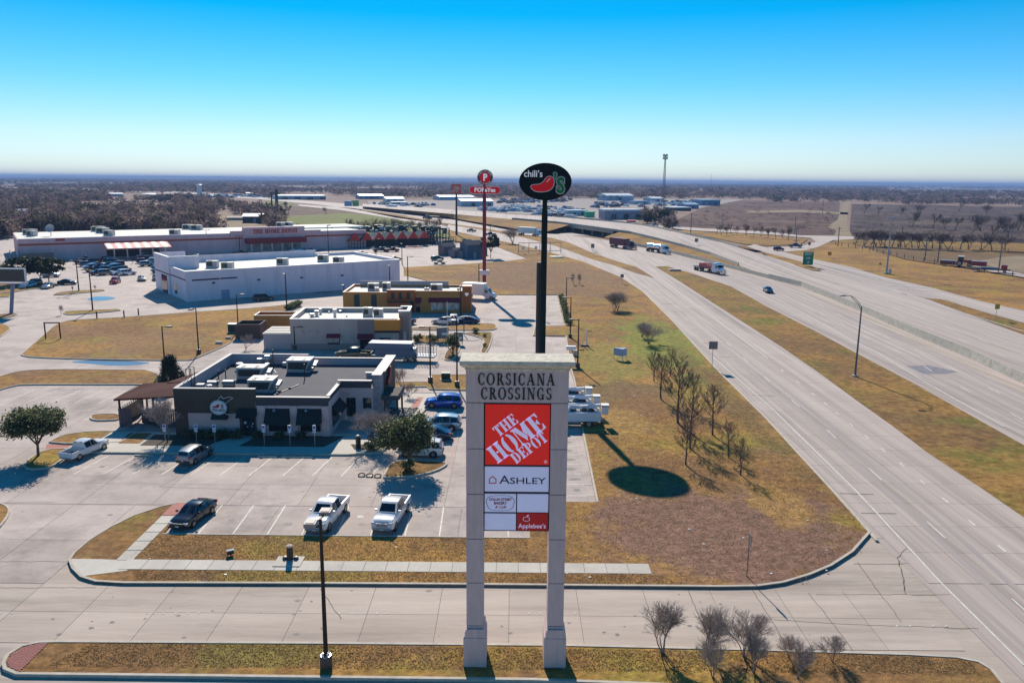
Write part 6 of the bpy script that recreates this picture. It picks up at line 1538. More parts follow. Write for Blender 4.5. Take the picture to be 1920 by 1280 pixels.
def leafy_tree(px, py, h, rx, rz, label, seed, nclump=85, nleaf=110, size=.10, trunk_h=None, mats=None, name='oak_tree', ry=None, sub=None, cz=None):
    p = P(px, py); t = thing(name, label, 'tree', (p.x, p.y, .1)); th = trunk_h or h * .42
    tb = MB(); r = random.Random(seed); tube(tb, (0, 0, 0), (.05, 0, th * .6), .15, .11, 8)
    for k in range(7):
        a = 2 * pi * k / 7 + r.uniform(-.3, .3); e = Vector((cos(a) * rx * .55, sin(a) * rx * .55, th + rz * r.uniform(.5, 1.1))); m_ = Vector((.05, 0, th * .55)); w = m_.lerp(e, .5) + Vector((0, 0, -.1))
        tube(tb, m_, w, .08, .055, 5); tube(tb, w, e, .055, .02, 4)
    tb.build('trunk', M_bark, t)
    v, mi = leaf_cloud(seed, rx, ry or rx, rz, cz or (h - rz), nclump, nleaf, size)
    me = fast_mesh('crown', v, 4, mats or [M_leafd, M_leafl, M_leafm], mi, 4); place('crown', me, t)['kind'] = 'stuff'
    return t
leafy_tree(72, 856, 4.6, 2.25, 1.35, 'spreading evergreen oak on the left tree island beside the silver pickup', 5, 120, 120, .11)
leafy_tree(766, 880, 4.9, 2.3, 1.8, 'round evergreen oak on the kerbed island in front of the parked cars', 6, 120, 120, .11)
MF = [mat('far_leaf_dark', (.025, .038, .020), .7), mat('far_leaf_mid', (.075, .09, .045), .7), mat('far_leaf_olive', (.045, .06, .03), .7)]
leafy_tree(42, 532, 6.5, 4.2, 2.6, 'dark round oak just right of the billboard screen', 8, 60, 60, .30, mats=MF)
leafy_tree(76, 530, 6.2, 3.0, 2.3, 'oak with thin trunk between the billboard oak and the rightmost one', 9, 50, 55, .30, mats=MF)
leafy_tree(92, 531, 6.5, 3.8, 2.4, 'rightmost dark oak on the grass strip before the big store lot', 10, 55, 60, .30, mats=MF)
plant_bare(('far', 1), 6, 527, 6.0, 'bare tree behind the billboard at the left margin')
leafy_tree(920, 484, 8.0, 3.4, 2.8, 'dark evergreen tree on the kerb beside the blue shed', 12, 45, 60, .35, mats=MF)
leafy_tree(1244, 419, 9.5, 4.6, 4.4, 'dark evergreen at the right end of the thicket below the lattice tower', 13, 50, 40, .6, mats=MF)
leafy_tree(849, 664, 3.0, .85, 1.1, 'narrow palm-like shrub on the small island before the doughnut shop', 14, 26, 60, .14, trunk_h=.8, name='shrub_tree')
# conifer
p = P(321, 726); t = thing('conifer_tree', 'dark green conifer standing between the vacant plot and the brown lean-to roof', 'tree', (p.x, p.y, .1))
MB().cyl((0, 0, 0), (0, 0, 3.9), .12, .03, n=6).build('trunk', M_bark, t)
g_ = np.random.default_rng(4); vs = []; mi = []
for k in range(330):
    z = g_.uniform(.3, 4.0); R = 2.3 * (1 - z / 4.4) ** .7; a = g_.uniform(0, 2 * pi); rr = R * g_.uniform(.35, 1.0)
    c = np.array([rr * cos(a), rr * sin(a), z - rr * .18]); q = c + g_.normal(0, .17, size=(42, 3)); n = g_.normal(size=(42, 3)); n /= np.linalg.norm(n, axis=1)[:, None]
    t_ = np.cross(n, g_.normal(size=(42, 3))); t_ /= np.linalg.norm(t_, axis=1)[:, None]; b = np.cross(n, t_); s = .10
    vs.append(np.stack([q - t_ * s, q + b * s * .4, q + t_ * s, q - b * s * .4], 1).reshape(-1, 3)); mi.append(g_.choice([0, 1], 42, p=[.75, .25]))
place('crown', fast_mesh('crown', np.concatenate(vs), 4, [mat('conifer_dark', (.010, .026, .010), .7), mat('conifer_mid', (.03, .055, .02), .7)], np.concatenate(mi), 4), t)['kind'] = 'stuff'

# shrubs
shv, shm = leaf_cloud(21, .5, .5, .42, .42, 16, 55, .07, .16, .9)
sh_me = fast_mesh('foliage', shv, 4, [M_leafd, M_leafl, M_leafm], shm, 4)
def shrub(x, y, s, label, group=None, z=.12, mats=None, me=None, sc=None):
    o = place('shrub', me or sh_me, None, (x, y, z), random.uniform(0, 6)); o.scale = sc or (s, s, s); tag(o, label, 'shrub', group); return o
for i, x in enumerate((-26.0, -23.7, -21.5)):
    shrub(x - .3, 79.3, .95, f'small round dark shrub under the grill windows, {ORD[i]} from the door')
for i in range(6): shrub(-33.2 + i * .95, 79.2, 1.1, f'low dark shrub below the lilac wall panel, {ORD[i]} from the bare tree', 'dark shrubs under the lilac wall')
pg_ = P(697, 846); shrub(pg_.x, pg_.y, 1.3, 'yellow green round bush at the foot of the wide bare tree')
for i, (px, py, s, lb) in enumerate(((784, 641, 1.5, 'left dark shrub in the grass bed by the tan shop tower'), (811, 643, 1.6, 'right dark shrub in the grass bed by the tan shop tower'), (763, 634, 1.6, 'tall shrub against the tan shop tower wall'),
    (892, 625, 1.1, 'dark shrub at the curved tip of the far island'), (909, 632, .6, 'tiny upper shrub on the green slanting island'), (909, 650, .6, 'tiny lower shrub on the green slanting island'), (916, 553, 1.2, 'shrub beside the foot of the maroon pole'), (925, 554, 1.0, 'small bush right of the maroon pole foot'),
    (765, 883, 1.2, 'low red brown shrub ring around the oak trunk'), (855, 643, .9, 'round bush beside the menu boards'))):
    p = P(px, py); shrub(p.x, p.y, s, lb)
for i in range(11):
    t_ = i / 10; p = P(1050 + t_ * 14, 560 + t_ * 50); shrub(p.x + .2, p.y, 1.25, f'{ORD[i]} bush from the far end of the hedge beside the stalls', 'hedge bushes beside the stalls')
for i in range(9):
    t_ = i / 8; p = P(540 + t_ * 21, 582 - t_ * 9); shrub(p.x, p.y, 1.3, f'{ORD[i]} bush from the lamp post in the hedge at the plot corner', 'hedge bushes at the plot corner')
gb_ = MB(); rr_ = random.Random(5)
for k in range(900):
    t0 = rr_.random(); x = -15.0 + rr_.random() * 3.6 * 1.0; y = 78.9 + rr_.random() * 12; s = rr_.uniform(.06, .16)
    x = -15.0 + (2.3 + (y - 78.8) * .13) * rr_.random(); gb_.cur = rr_.choice((0, 1)); gb_.lathe((x, y, .15), [(s, 0), (s * .7, s * .7)], 5)
gb_.build('river_stones', [mat('grey_stone', (.35, .33, .32), .8), mat('dark_stone', (.13, .12, .12), .8)])['kind'] = 'stuff'

# grass tufts giving the near lawns their rough nap
def tufts(name, polys, n, m, hmax=.06, seed=1):
    g_ = np.random.default_rng(seed); out = []
    for poly, cnt, z in polys:
        xs = [p[0] for p in poly]; ys = [p[1] for p in poly]; pts = []
        while len(pts) < cnt:
            x = g_.uniform(min(xs), max(xs), 4000); y = g_.uniform(min(ys), max(ys), 4000)
            for a, b in zip(x, y):
                if inside((a, b), poly): pts.append((a, b, z))
                if len(pts) >= cnt: break
        out += pts
    c = np.array(out); k = len(c); a = g_.uniform(0, 2 * pi, k); w = g_.uniform(.02, .06, k); h = g_.uniform(.35, 1, k) * hmax; lx = g_.normal(0, .06, k); ly = g_.normal(0, .06, k)
    p0 = c + np.stack([np.cos(a) * w, np.sin(a) * w, np.zeros(k)], 1); p1 = c - np.stack([np.cos(a) * w, np.sin(a) * w, np.zeros(k)], 1); p2 = c + np.stack([lx, ly, h], 1)
    o = place(name, fast_mesh(name, np.stack([p0, p1, p2], 1).reshape(-1, 3), 3, [m], None, 3)); o['kind'] = 'stuff'; return o
vg = [(-25.5, 39.6), (26.0, 39.6), (26.0, 40.9), (20, 41.5), (-24, 42.0)]
tufts('grass_tufts', [(vg, 16000, .13), ([(-27, 52.4), (1.3, 52.4), (1.3, 56.2), (-27, 56.2)], 9000, .12), ([(-25, 49.3), (12, 49.3), (10, 50.7), (-26, 50.7)], 6000, .12), ([(1.5, 52.4), (10, 52.4), (12, 49.6), (20, 50), (26, 55), (28, 60), (27.5, 90), (8.5, 90), (7.3, 63), (2, 63)], 28000, .12), ([(28, 90), (29.5, 130), (29.5, 185), (11, 185), (10, 140), (8.7, 105), (8.5, 90)], 16000, .12)], 0, translucent(mat('straw_tufts', (.35, .22, .10), .9, var=.35, scale=.6, col2=(.25, .165, .07)), .4))

# ---- woods far off: masses of trees nobody could count
M_wood = [mat('bare_woodland', (.15, .105, .10), .95, var=.35, scale=.03), mat('bare_woodland_pale', (.23, .17, .14), .95, var=.3, scale=.03), mat('evergreen_woodland', (.05, .055, .035), .95, var=.3, scale=.03), mat('olive_woodland', (.075, .07, .035), .95, var=.3, scale=.03)]
for m_ in M_wood + [M_leafd, M_leafl, M_leafm] + MF: translucent(m_, .42)
def woods(name, spots, K, mats=M_wood, probs=(.5, .22, .22, .06), seed=1):
    """spots: list of (x, y, height, width)"""
    g_ = np.random.default_rng(seed); s = np.array(spots); n = len(s)
    d = g_.normal(size=(n, K, 3)); d /= np.linalg.norm(d, axis=2)[:, :, None]; rad = g_.uniform(.35, 1.0, (n, K, 1))
    c = d * rad * np.stack([s[:, 3], s[:, 3], s[:, 2] * .5], 1)[:, None, :]; c[:, :, 2] += s[:, None, 2] * .52; c[:, :, 0] += s[:, None, 0]; c[:, :, 1] += s[:, None, 1]
    sz = np.stack([s[:, 3] * .36, s[:, 3] * .36, np.minimum(s[:, 3] * .36, s[:, 2] * .16)], 1)[:, None, :]
    o1 = g_.normal(size=(n, K, 3)) * sz * .8; o2 = g_.normal(size=(n, K, 3)) * sz * .8
    v = np.stack([c, c + o1, c + o2], 2).reshape(-1, 3); v[:, 2] = np.maximum(v[:, 2], -.6)
    mi = np.repeat(g_.choice(len(mats), n, p=probs), K)
    o = place(name, fast_mesh(name, v, 3, mats, mi, 3)); o['kind'] = 'stuff'; return o
def px_spots(polys, n, hr, wr, seed, avoid=(), grow=None):
    g_ = np.random.default_rng(seed); out = []; A_ = []
    for poly in polys:
        xs = [p[0] for p in poly]; ys = [p[1] for p in poly]; A_.append((max(xs) - min(xs)) * (max(ys) - min(ys)))
    for poly, a in zip(polys, A_):
        xs = [p[0] for p in poly]; ys = [p[1] for p in poly]; k = int(n * a / sum(A_)); c = 0; tries = 0
        while c < k and tries < k * 30:
            tries += 1
            x, y = g_.uniform(min(xs), max(xs)), g_.uniform(min(ys), max(ys))
            if not inside((x, y), poly) or any(inside((x, y), q) for q in avoid): continue
            p = P(x, y); dist = p.y; f = max(1.0, (dist / (grow or 1e9)))
            h = g_.uniform(*hr); w = g_.uniform(*wr) * f; out.append((p.x, p.y, h * min(f, 1.35), w)); c += 1
    return out
CL = [[(135, 396), (170, 381), (325, 379), (330, 396)], [(0, 418), (20, 400), (60, 403), (55, 418)], [(402, 442), (400, 400), (425, 390), (450, 405), (505, 420), (508, 442)], [(190, 378), (200, 362), (420, 360), (500, 370), (520, 380), (330, 376)], [(0, 360), (0, 350), (200, 355), (200, 364)]]
near_l = px_spots([[(-120, 452), (-120, 380), (180, 374), (330, 380), (400, 378), (480, 392), (528, 404), (532, 436), (400, 445), (35, 437), (30, 450)]], 1350, (5.5, 10), (2.4, 4.6), 1, CL)
woods('woodland_behind_store', near_l, 75, probs=(.55, .27, .10, .08), seed=2)
mid_l = px_spots([[(-150, 384), (-150, 348), (200, 350), (520, 352), (520, 372), (330, 380), (180, 376)]], 1500, (7, 11), (6, 11), 3, CL)
woods('distant_woodland', mid_l, 36, seed=4)
FCL = [[(440, 353), (520, 349), (612, 352), (600, 358), (470, 359)], [(622, 356), (700, 352), (805, 354), (790, 359), (640, 359)], [(1655, 352), (1750, 351), (2100, 352), (2100, 362), (1900, 363), (1660, 362)], [(0, 347), (160, 342), (330, 338), (360, 343), (160, 350), (0, 354)], [(470, 376), (480, 364), (620, 362), (630, 376)]]
def hline(x): return 330.4 + 0.0087 * x
bandp = [(-200, hline(-200) + 4), (2150, hline(2150) + 4), (2150, 372), (1700, 374), (1450, 374), (1000, 372), (690, 372), (620, 366), (500, 366), (-200, 350)]
band = px_spots([bandp], 4200, (8, 11), (7, 13), 5, FCL, grow=1500)
woods('far_forest', band, 26, probs=(.55, .12, .28, .05), seed=6)
g_ = np.random.default_rng(8); spots = []
for D_, n_, w_s in ((4200, 700, 34), (6000, 800, 50), (8500, 900, 70), (11500, 900, 100), (14800, 900, 130)):
    for k in range(n_):
        x = g_.uniform(-.76, .76) * D_; y = D_ * g_.uniform(.93, 1.07)
        if noise.noise(Vector((x / 900, y / 900, 0))) < -.28 and D_ < 12000: continue
        spots.append((x, y, g_.uniform(9, 16) * (1.0 if D_ < 9000 else 1.5), w_s * g_.uniform(.6, 1.2)))
woods('horizon_forest', spots, 22, probs=(.55, .12, .28, .05), seed=9)
# scrub and thickets nearer
woods('thicket', px_spots([[(1205, 420), (1210, 402), (1262, 405), (1268, 422)], [(1240, 430), (1245, 424), (1262, 424), (1262, 431)]], 46, (5, 9), (2.5, 4.5), 11), 90, seed=12)
woods('thicket', px_spots([[(1580, 376), (1700, 374), (1960, 380), (1960, 386), (1700, 384)], [(1690, 372), (1790, 364), (1800, 378), (1700, 384)], [(1440, 372), (1600, 368), (1640, 378), (1440, 380)], [(975, 378), (1010, 378), (1010, 372), (975, 372)]], 330, (6, 9), (5, 8), 13), 40, probs=(.6, .15, .2, .05), seed=14)
woods('field_scrub', px_spots([[(1600, 444), (1598, 385), (1960, 388), (1960, 455)], [(1250, 425), (1370, 380), (1570, 382), (1560, 436)]], 420, (.8, 2.2), (1.2, 3.0), 25), 26, probs=(.6, .25, .1, .05), seed=26)
woods('roadside_scrub', px_spots([[(520, 442), (528, 430), (560, 436), (640, 438), (640, 444)]], 50, (2, 5), (1.6, 2.6), 15), 60, seed=16)
# trees one can tell apart
for i in range(22):
    t_ = i / 21; plant_bare(('far', i % 3), 652 + t_ * 172, 442 - t_ * 4 + (i % 3), random.uniform(6.5, 9), f'{ORD[i]} bare sapling from the left in the line behind the garden centre', rz=i, group='bare saplings behind the garden centre', name='sapling', sxy=.75)
rw_ = [(1603, 459), (1620, 461), (1632, 460), (1642, 462), (1651, 461), (1660, 463), (1672, 463), (1684, 464), (1697, 464), (1710, 464), (1722, 466), (1735, 464), (1748, 466), (1763, 467), (1778, 468), (1800, 468), (1815, 468), (1840, 469), (1860, 470), (1884, 470)]
for i, (x, y) in enumerate(rw_):
    plant_bare(('far', (i * 2) % 3), x, y, 6.0 + (i % 3) * .7, f'{ORD[i]} bare tree from the left in the long row beyond the pasture fence', rz=i * .9, group='row of bare trees beyond the pasture', sxy=1.7)
rx_ = [(1343, 440), (1352, 441), (1362, 441), (1371, 439), (1382, 441), (1399, 442), (1412, 443), (1426, 444), (1440, 446), (1455, 448), (1468, 448), (1478, 449)]
for i, (x, y) in enumerate(rx_): plant_bare(('far', i % 3), x, y, 4.8 + (i % 2), f'{ORD[i]} bare tree from the left in the line beside the junction', rz=i * 1.1, group='bare trees by the junction', sxy=1.0)
sc_ = [(1645, 402), (1688, 405), (1724, 403), (1798, 396), (1848, 396), (1850, 402), (1748, 428), (1710, 424), (1772, 430), (1790, 432), (1824, 436), (1838, 434), (1856, 448), (1868, 432), (1890, 446), (1908, 432), (1916, 436), (1880, 430), (1620, 400), (1905, 428)]
for i, (x, y) in enumerate(sc_): plant_bare(('far', i % 3), x, y, 7.5 + (i % 4), f'lone bare tree scattered over the dark plowed field, {ORD[i]} counted from the dirt track', rz=i * 2.1, group='lone trees on the dark field', sxy=1.3)
for i, (x, y, h_) in enumerate([(540, 404, 8), (612, 402, 6), (535, 392, 7)]): plant_bare(('far', i), x, y, h_, ('bare tree left on the brown meadow', 'small bare tree on the right of the brown meadow', 'bare tree at the top of the brown meadow')[i], sxy=1.2)
for i in range(9): plant_bare(('far', i % 3), 1108 + i * 0 + 6 * i, 376 - (i % 2), 8, f'{ORD[i]} bare tree at the edge of the yard forest', group='trees at the yard edge', rz=i)

# ------------------------------------------------------------------ vehicles
M_bump = mat('bumper_grey', (.30, .31, .33), .35)
def paint(name, c, rough=.28, metal=.35): return mat('paint_' + name, c, rough, metal, coat=.6)
def loft(stations, mats, close=True):
    """stations: (x, zlow, zbelt, ztop, wlow, wbelt, wtop) -> smooth body shell, x forwards"""
    mb = MB(); n = len(stations)
    for (x, zl, zb, zt, wl, wb, wt) in stations:
        zm = zl + (zb - zl) * .5; half = [(wl, zl), (max(wl, wb) * 1.0, zm), (wb, zb), ((wb + wt * 2) / 3 if zt - zb > .2 else wt, zb + (zt - zb) * (.55 if zt - zb > .2 else .7)), (wt, zt), (wt * .5, zt + .03)]
        ring = [(x, -w, z) for w, z in half] + [(x, 0, zt + .04)] + [(x, w, z) for w, z in half[::-1]]
        mb.v += ring
    k = 13
    for i in range(n - 1):
        for j in range(k - 1): mb.f.append((i * k + j, i * k + j + 1, (i + 1) * k + j + 1, (i + 1) * k + j)); mb.m.append(0)
        mb.f.append((i * k + k - 1, i * k, (i + 1) * k, (i + 1) * k + k - 1)); mb.m.append(0)
    mb.f.append(tuple(range(k))); mb.m.append(0); mb.f.append(tuple(range(n * k - 1, (n - 1) * k - 1, -1))); mb.m.append(0)
    return mb
def patch(c, u0, u1, v0, v1, off, mb):
    """panel on the four-corner patch c = (a, b, c, d): a->b bottom, d->c top"""
    a, b, c_, d = [Vector(p) for p in c]
    def pt(u, v): return (a.lerp(b, u)).lerp(d.lerp(c_, u), v)
    n = (b - a).cross(d - a).normalized() * off
    p = [pt(u0, v0) + n, pt(u1, v0) + n, pt(u1, v1) + n, pt(u0, v1) + n]; q = [x - n * 1.6 for x in p]
    mb.add(p + q, [(0, 1, 2, 3), (0, 4, 5, 1), (1, 5, 6, 2), (2, 6, 7, 3), (3, 7, 4, 0)])
WM = {}
def wheel_meshes(r, w):
    k = (r, w)
    if k not in WM:
        ty = MB(); pr = [(r * .62, -w / 2), (r * .93, -w / 2), (r, -w * .36), (r, w * .36), (r * .93, w / 2), (r * .62, w / 2)]; n = 20
        for (a, b) in pr:
            for i in range(n): ty.v.append((a * cos(2 * pi * i / n), b, a * sin(2 * pi * i / n)))
        for j in range(5):
            for i in range(n): ty.f.append((j * n + i, j * n + (i + 1) % n, (j + 1) * n + (i + 1) % n, (j + 1) * n + i)); ty.m.append(0)
        rm = MB(); rm.cyl((0, -w * .30, 0), (0, w * .30, 0), r * .62, n=n)
        for i in range(5):
            a = 2 * pi * i / 5
            for s in (-1, 1): rm.bar((r * .1 * cos(a), s * w * .36, r * .1 * sin(a)), (r * .6 * cos(a), s * w * .36, r * .6 * sin(a)), .05, .09)
        WM[k] = (ty.mesh('tyre', M_rubber, True), rm.mesh('rim', M_rim))
    return WM[k]
def add_wheel(t, x, y, r, w=.22, rim=None):
    ty, rm = wheel_meshes(r, w); o = place('wheel', ty, t, (x, y, r)); q = place('rim', rm, o); return o
def arch(mb, x, y, r, s):
    mb.cyl((x, y, r), (x, y + .012 * s, r), r * 1.17, n=18)
def car(kind, pm, label, loc, rz, cat='car', name='parked_car', group=None, s=1.0, simple=False, grille=True):
    t = thing(name, label, cat, (loc[0], loc[1], loc[2] if len(loc) > 2 else 0), rz, group); s *= .94; t.scale = (s, s, s)
    if kind == 'sedan':
        st_ = [(-2.40, .42, .72, .88, .62, .70, .60), (-2.30, .30, .80, .98, .82, .86, .72), (-1.75, .24, .86, 1.03, .88, .91, .74), (-1.0, .22, .90, 1.40, .88, .92, .58), (-.3, .22, .90, 1.45, .88, .92, .60), (.25, .22, .88, 1.41, .88, .92, .58), (.98, .22, .84, .95, .88, .91, .76), (1.7, .22, .78, .88, .88, .90, .74), (2.15, .28, .68, .78, .84, .86, .66), (2.40, .36, .56, .62, .62, .68, .52)]
        cab_ = (3, 5, 6, 2); wx = (1.48, -1.42); r = .33; L2 = 2.4
    elif kind == 'suv':
        st_ = [(-2.33, .45, .85, 1.05, .66, .78, .66), (-2.27, .32, .95, 1.15, .88, .90, .74), (-2.05, .28, 1.0, 1.60, .92, .93, .62), (-1.2, .26, 1.0, 1.70, .92, .95, .66), (-.3, .26, .98, 1.72, .92, .95, .67), (.35, .26, .96, 1.66, .92, .95, .63), (1.08, .26, .94, 1.08, .92, .94, .78), (1.8, .28, .88, 1.0, .92, .92, .76), (2.2, .34, .78, .90, .86, .86, .70), (2.36, .40, .62, .70, .66, .72, .58)]
        cab_ = (2, 5, 6, 1); wx = (1.42, -1.42); r = .37; L2 = 2.36
    else:   # pickup front: bonnet and crew cab
        cabb = -.95 if kind == 'pickup' else -.35
        st_ = [(cabb, .42, 1.15, 1.80, .94, .96, .66), (cabb + .12, .42, 1.15, 1.86, .94, .97, .70), (.1, .42, 1.14, 1.90, .94, .97, .71), (.62, .42, 1.12, 1.84, .94, .97, .67), (1.28, .42, 1.10, 1.24, .94, .96, .80), (2.3, .44, 1.06, 1.17, .94, .95, .80), (2.75, .48, .98, 1.08, .90, .92, .76), (2.90, .50, .80, .90, .80, .84, .70)]
        cab_ = (1, 3, 4, 0); wx = (1.98, -1.85); r = .41; L2 = 2.9
    body = loft(st_, None)
    if kind in ('pickup', 'pickup2'):
        x0 = st_[0][0]
        body.box(-2.92, x0 - .02, -.96, -.84, .55, 1.18); body.box(-2.92, x0 - .02, .84, .96, .55, 1.18); body.box(-2.92, -2.84, -.84, .84, .55, 1.16)
        body.box(x0 - .10, x0 - .02, -.84, .84, .55, 1.2); body.box(-2.92, x0 - .02, -.84, .84, .5, .62)
    for x in wx:
        for s_ in (-1, 1): body.cur = 1; arch(body, x, s_ * .925 if kind != 'suv' else s_ * .935, r, s_); body.cur = 0
    body.m = body.m[:]; bo = body.build('body', [pm, M_ink], t, smooth=True, angle=40)
    if kind in ('pickup', 'pickup2'): MB().box(-2.83, st_[0][0] - .11, -.835, .835, .622, .64).build('bed_liner', M_rubber, t)
    def top(i, s_): q = st_[i]; return (q[0], s_ * q[6], q[3])
    def belt(i, s_): q = st_[i]; return (q[0], s_ * q[5], q[2])
    def mid(i, s_): q = st_[i]; z = q[2] + (q[3] - q[2]) * .55; return (q[0], s_ * (q[5] + q[6] * 2) / 3, z)
    rf, ff, cw, rb = cab_
    ws = MB(); patch((top(cw, -1), top(cw, 1), top(ff, 1), top(ff, -1)), .07, .93, .08, .92, .03, ws); ws.build('windscreen', M_glass, t)
    rw = MB(); patch((top(rb, 1), top(rb, -1), top(rf, -1), top(rf, 1)), .10, .90, .15, .88, .03, rw); rw.build('rear_window', M_glass, t)
    for s_ in (-1, 1):
        idx = list(range(rf, ff + 1)); seg = [(a, b) for a, b in zip(idx, idx[1:])]
        wn = MB()
        for a, b in seg:
            c = (belt(a, s_), belt(b, s_), mid(b, s_), mid(a, s_)) ; c2 = (mid(a, s_), mid(b, s_), top(b, s_), top(a, s_))
            o_ = .012 * (-s_)
            patch(c, .05, .95, .10, 1.0, o_, wn); patch(c2, .05, .95, 0.0, .72, o_, wn)
        # quarter glass towards the windscreen
        a, b = ff, cw; p0, p1, p2 = Vector(belt(a, s_)), Vector(belt(b, s_)), Vector(mid(a, s_)).lerp(Vector(top(a, s_)), .6)
        p1 = p0.lerp(p1, .62); off_ = Vector((0, s_ * .03, .01)); wn.add([p0 + off_ + Vector((0, 0, .05)), p1 + off_ + Vector((0, 0, .05)), p2 + off_], [(0, 1, 2)])
        if kind in ('sedan', 'suv'):
            a, b = rf, rb; p0, p1, p2 = Vector(belt(a, s_)), Vector(belt(b, s_)), Vector(mid(a, s_)).lerp(Vector(top(a, s_)), .5); p1 = p0.lerp(p1, .5)
            wn.add([p0 + off_ + Vector((0, 0, .05)), p1 + off_ + Vector((0, 0, .05)), p2 + off_], [(0, 1, 2)])
        wn.build('side_window', M_glass, t)
        if not simple:
            MB().box(st_[cw][0] - .32, st_[cw][0] - .18, s_ * 1.0 - .09, s_ * 1.0 + .09, st_[cw][3] + .02, st_[cw][3] + .17).build('mirror', pm, t)
            zt = st_[-2][3]; pk = 'pick' in kind; w2 = .13 if pk else .17
            MB().box(L2 - (.30 if not pk else .22), L2 - (.04 if not pk else -.01), s_ * (.66 if not pk else .72) - w2, s_ * (.66 if not pk else .72) + w2, zt - .19, zt - .02 if pk else zt - .06).build('headlight', M_headlamp, t)
            xx = -L2 + (.02 if kind != 'suv' else .05); zz = .82 if kind == 'sedan' else (.98 if kind == 'suv' else .85)
            MB().box(xx - .03, xx + .14, s_ * .78 - .11, s_ * .78 + .11, zz - .1, zz + .14 + (.12 if 'pick' in kind else 0)).build('tail_light', M_redlamp, t)
    for x in wx:
        for s_ in (-1, 1): add_wheel(t, x, s_ * (.86 if kind == 'sedan' else .88), r)
    if not simple:
        zt = st_[-2][3]; MB().box(L2 - .08, L2 + .03, -.48, .48, zt - .38, zt - .08).build('grille', M_grille if grille is True else grille, t)
        MB().box(L2 - .12, L2 + .05, -.80, .80, .30 if kind == 'sedan' else .42, .44 if kind == 'sedan' else .62).build('front_bumper', M_ink if 'pick' not in kind else M_bump, t)
        MB().box(-L2 - .05, -L2 + .12, -.78, .78, .32 if kind == 'sedan' else .45, .48 if kind == 'sedan' else .62).build('rear_bumper', M_ink if 'pick' not in kind else M_bump, t)
        MB().box(-L2 - .07, -L2 - .045, -.16, .16, .60, .72).build('number_plate', M_plate, t)
        MB().box(L2 + .04, L2 + .06, -.16, .16, .40, .52).build('number_plate', M_plate, t)
        if kind == 'suv':
            for s_ in (-.6, .6): MB().box(-1.6, .1, s_ - .02, s_ + .02, 1.75, 1.79).build('roof_rail', M_chrome, t)
        sm_ = MB()
        for s_ in (-1, 1):
            for x in ((.95, -.05, -1.0) if kind != 'pickup' else (1.1, .15, -.8)): sm_.box(x - .008, x + .008, s_ * .955 - .012, s_ * .955 + .012, .42, .9)
        sm_.build('door_seams', M_ink, t)['kind'] = 'stuff'
    return t
PW, PSV, PBK, PBL, PGR, PRD, PDB, PMR, PTN, PDG, PSG = paint('white', (.72, .72, .73), .25, 0), paint('silver', (.42, .43, .45), .3, .6), paint('black', (.012, .013, .016), .2, .2), paint('bright_blue', (.005, .07, .42), .2, .4), paint('grey', (.16, .165, .18), .3, .5), paint('red', (.40, .02, .02), .3, .1), paint('deep_blue', (.012, .05, .11), .2, .4), paint('maroon', (.12, .012, .03), .3, .3), paint('tan', (.45, .33, .16), .4, 0), paint('dark_green', (.02, .045, .035), .3, .3), paint('pale_blue', (.30, .42, .52), .25, .4)
car('pickup', PW, 'white pickup truck parked nose to the walk beside the left oak', (*P(160, 852).xy,), radians(76), 'pickup truck', 'parked_pickup', s=.88)
car('suv', paint('mid_grey', (.27, .28, .30), .3, .5), 'silver grey SUV seen from behind, parked before the dark grill wall', (*P(367, 861).xy,), radians(78), 'SUV', 'parked_suv', s=.92)
car('sedan', PBK, 'black sedan in the leftmost front stall facing the camera', (*P(363, 974).xy,), radians(-99))
car('pickup', PW, 'white older pickup with dark empty bed, behind the near lamp post', (*P(614, 976).xy,), radians(-98), 'pickup truck', 'parked_pickup')
car('pickup', PW, 'newer white pickup with chrome grille in the front row, right of the older one', (*P(734, 975).xy,), radians(-97), 'pickup truck', 'parked_pickup', grille=M_bump)
car('suv', PBL, 'bright blue SUV parked nose left beside the brick red walk patch', (*P(832, 762).xy,), radians(178), 'SUV', 'parked_suv')
car('suv', PSG, 'pale blue and white SUV between the blue SUV and the dark teal sedan', (*P(826, 803).xy,), radians(177), 'SUV', 'parked_suv')
car('sedan', PDB, 'dark teal sedan half hidden behind the round oak', (*P(806, 822).xy,), radians(177))
car('suv', PW, 'white SUV with alloy wheels behind the trunk of the round oak', (*P(789, 852).xy,), radians(178), 'SUV', 'parked_suv')
car('sedan', PW, 'white sedan, leftmost of the cars before the orange restaurant', (*P(832, 607).xy,), radians(160))
car('suv', PW, 'white SUV in the middle of the cars before the orange restaurant', (*P(851, 606).xy,), radians(-84), 'SUV', 'parked_suv')
car('sedan', PDB, 'dark blue coupe, rightmost of the cars before the orange restaurant', (*P(877, 606).xy,), radians(170))
car('suv', PBK, 'black box-shaped jeep with spare wheel against the long white wall', (*P(494, 563).xy,), radians(30), 'jeep', 'parked_jeep')
car('sedan', PBK, 'black car whose nose shows past the tan shop tower', (*P(758, 606).xy,), radians(150))
car('sedan', PDB, 'dark blue sedan driving on the near highway lanes toward the camera', (*P(1440, 548).xy, .03), radians(-95), name='moving_car')
car('suv', PSV, 'pale SUV driving on the far highway lanes beyond the maroon pole sign', (*P(1076, 402).xy, 3.0), radians(80), 'SUV', 'moving_suv', simple=True)
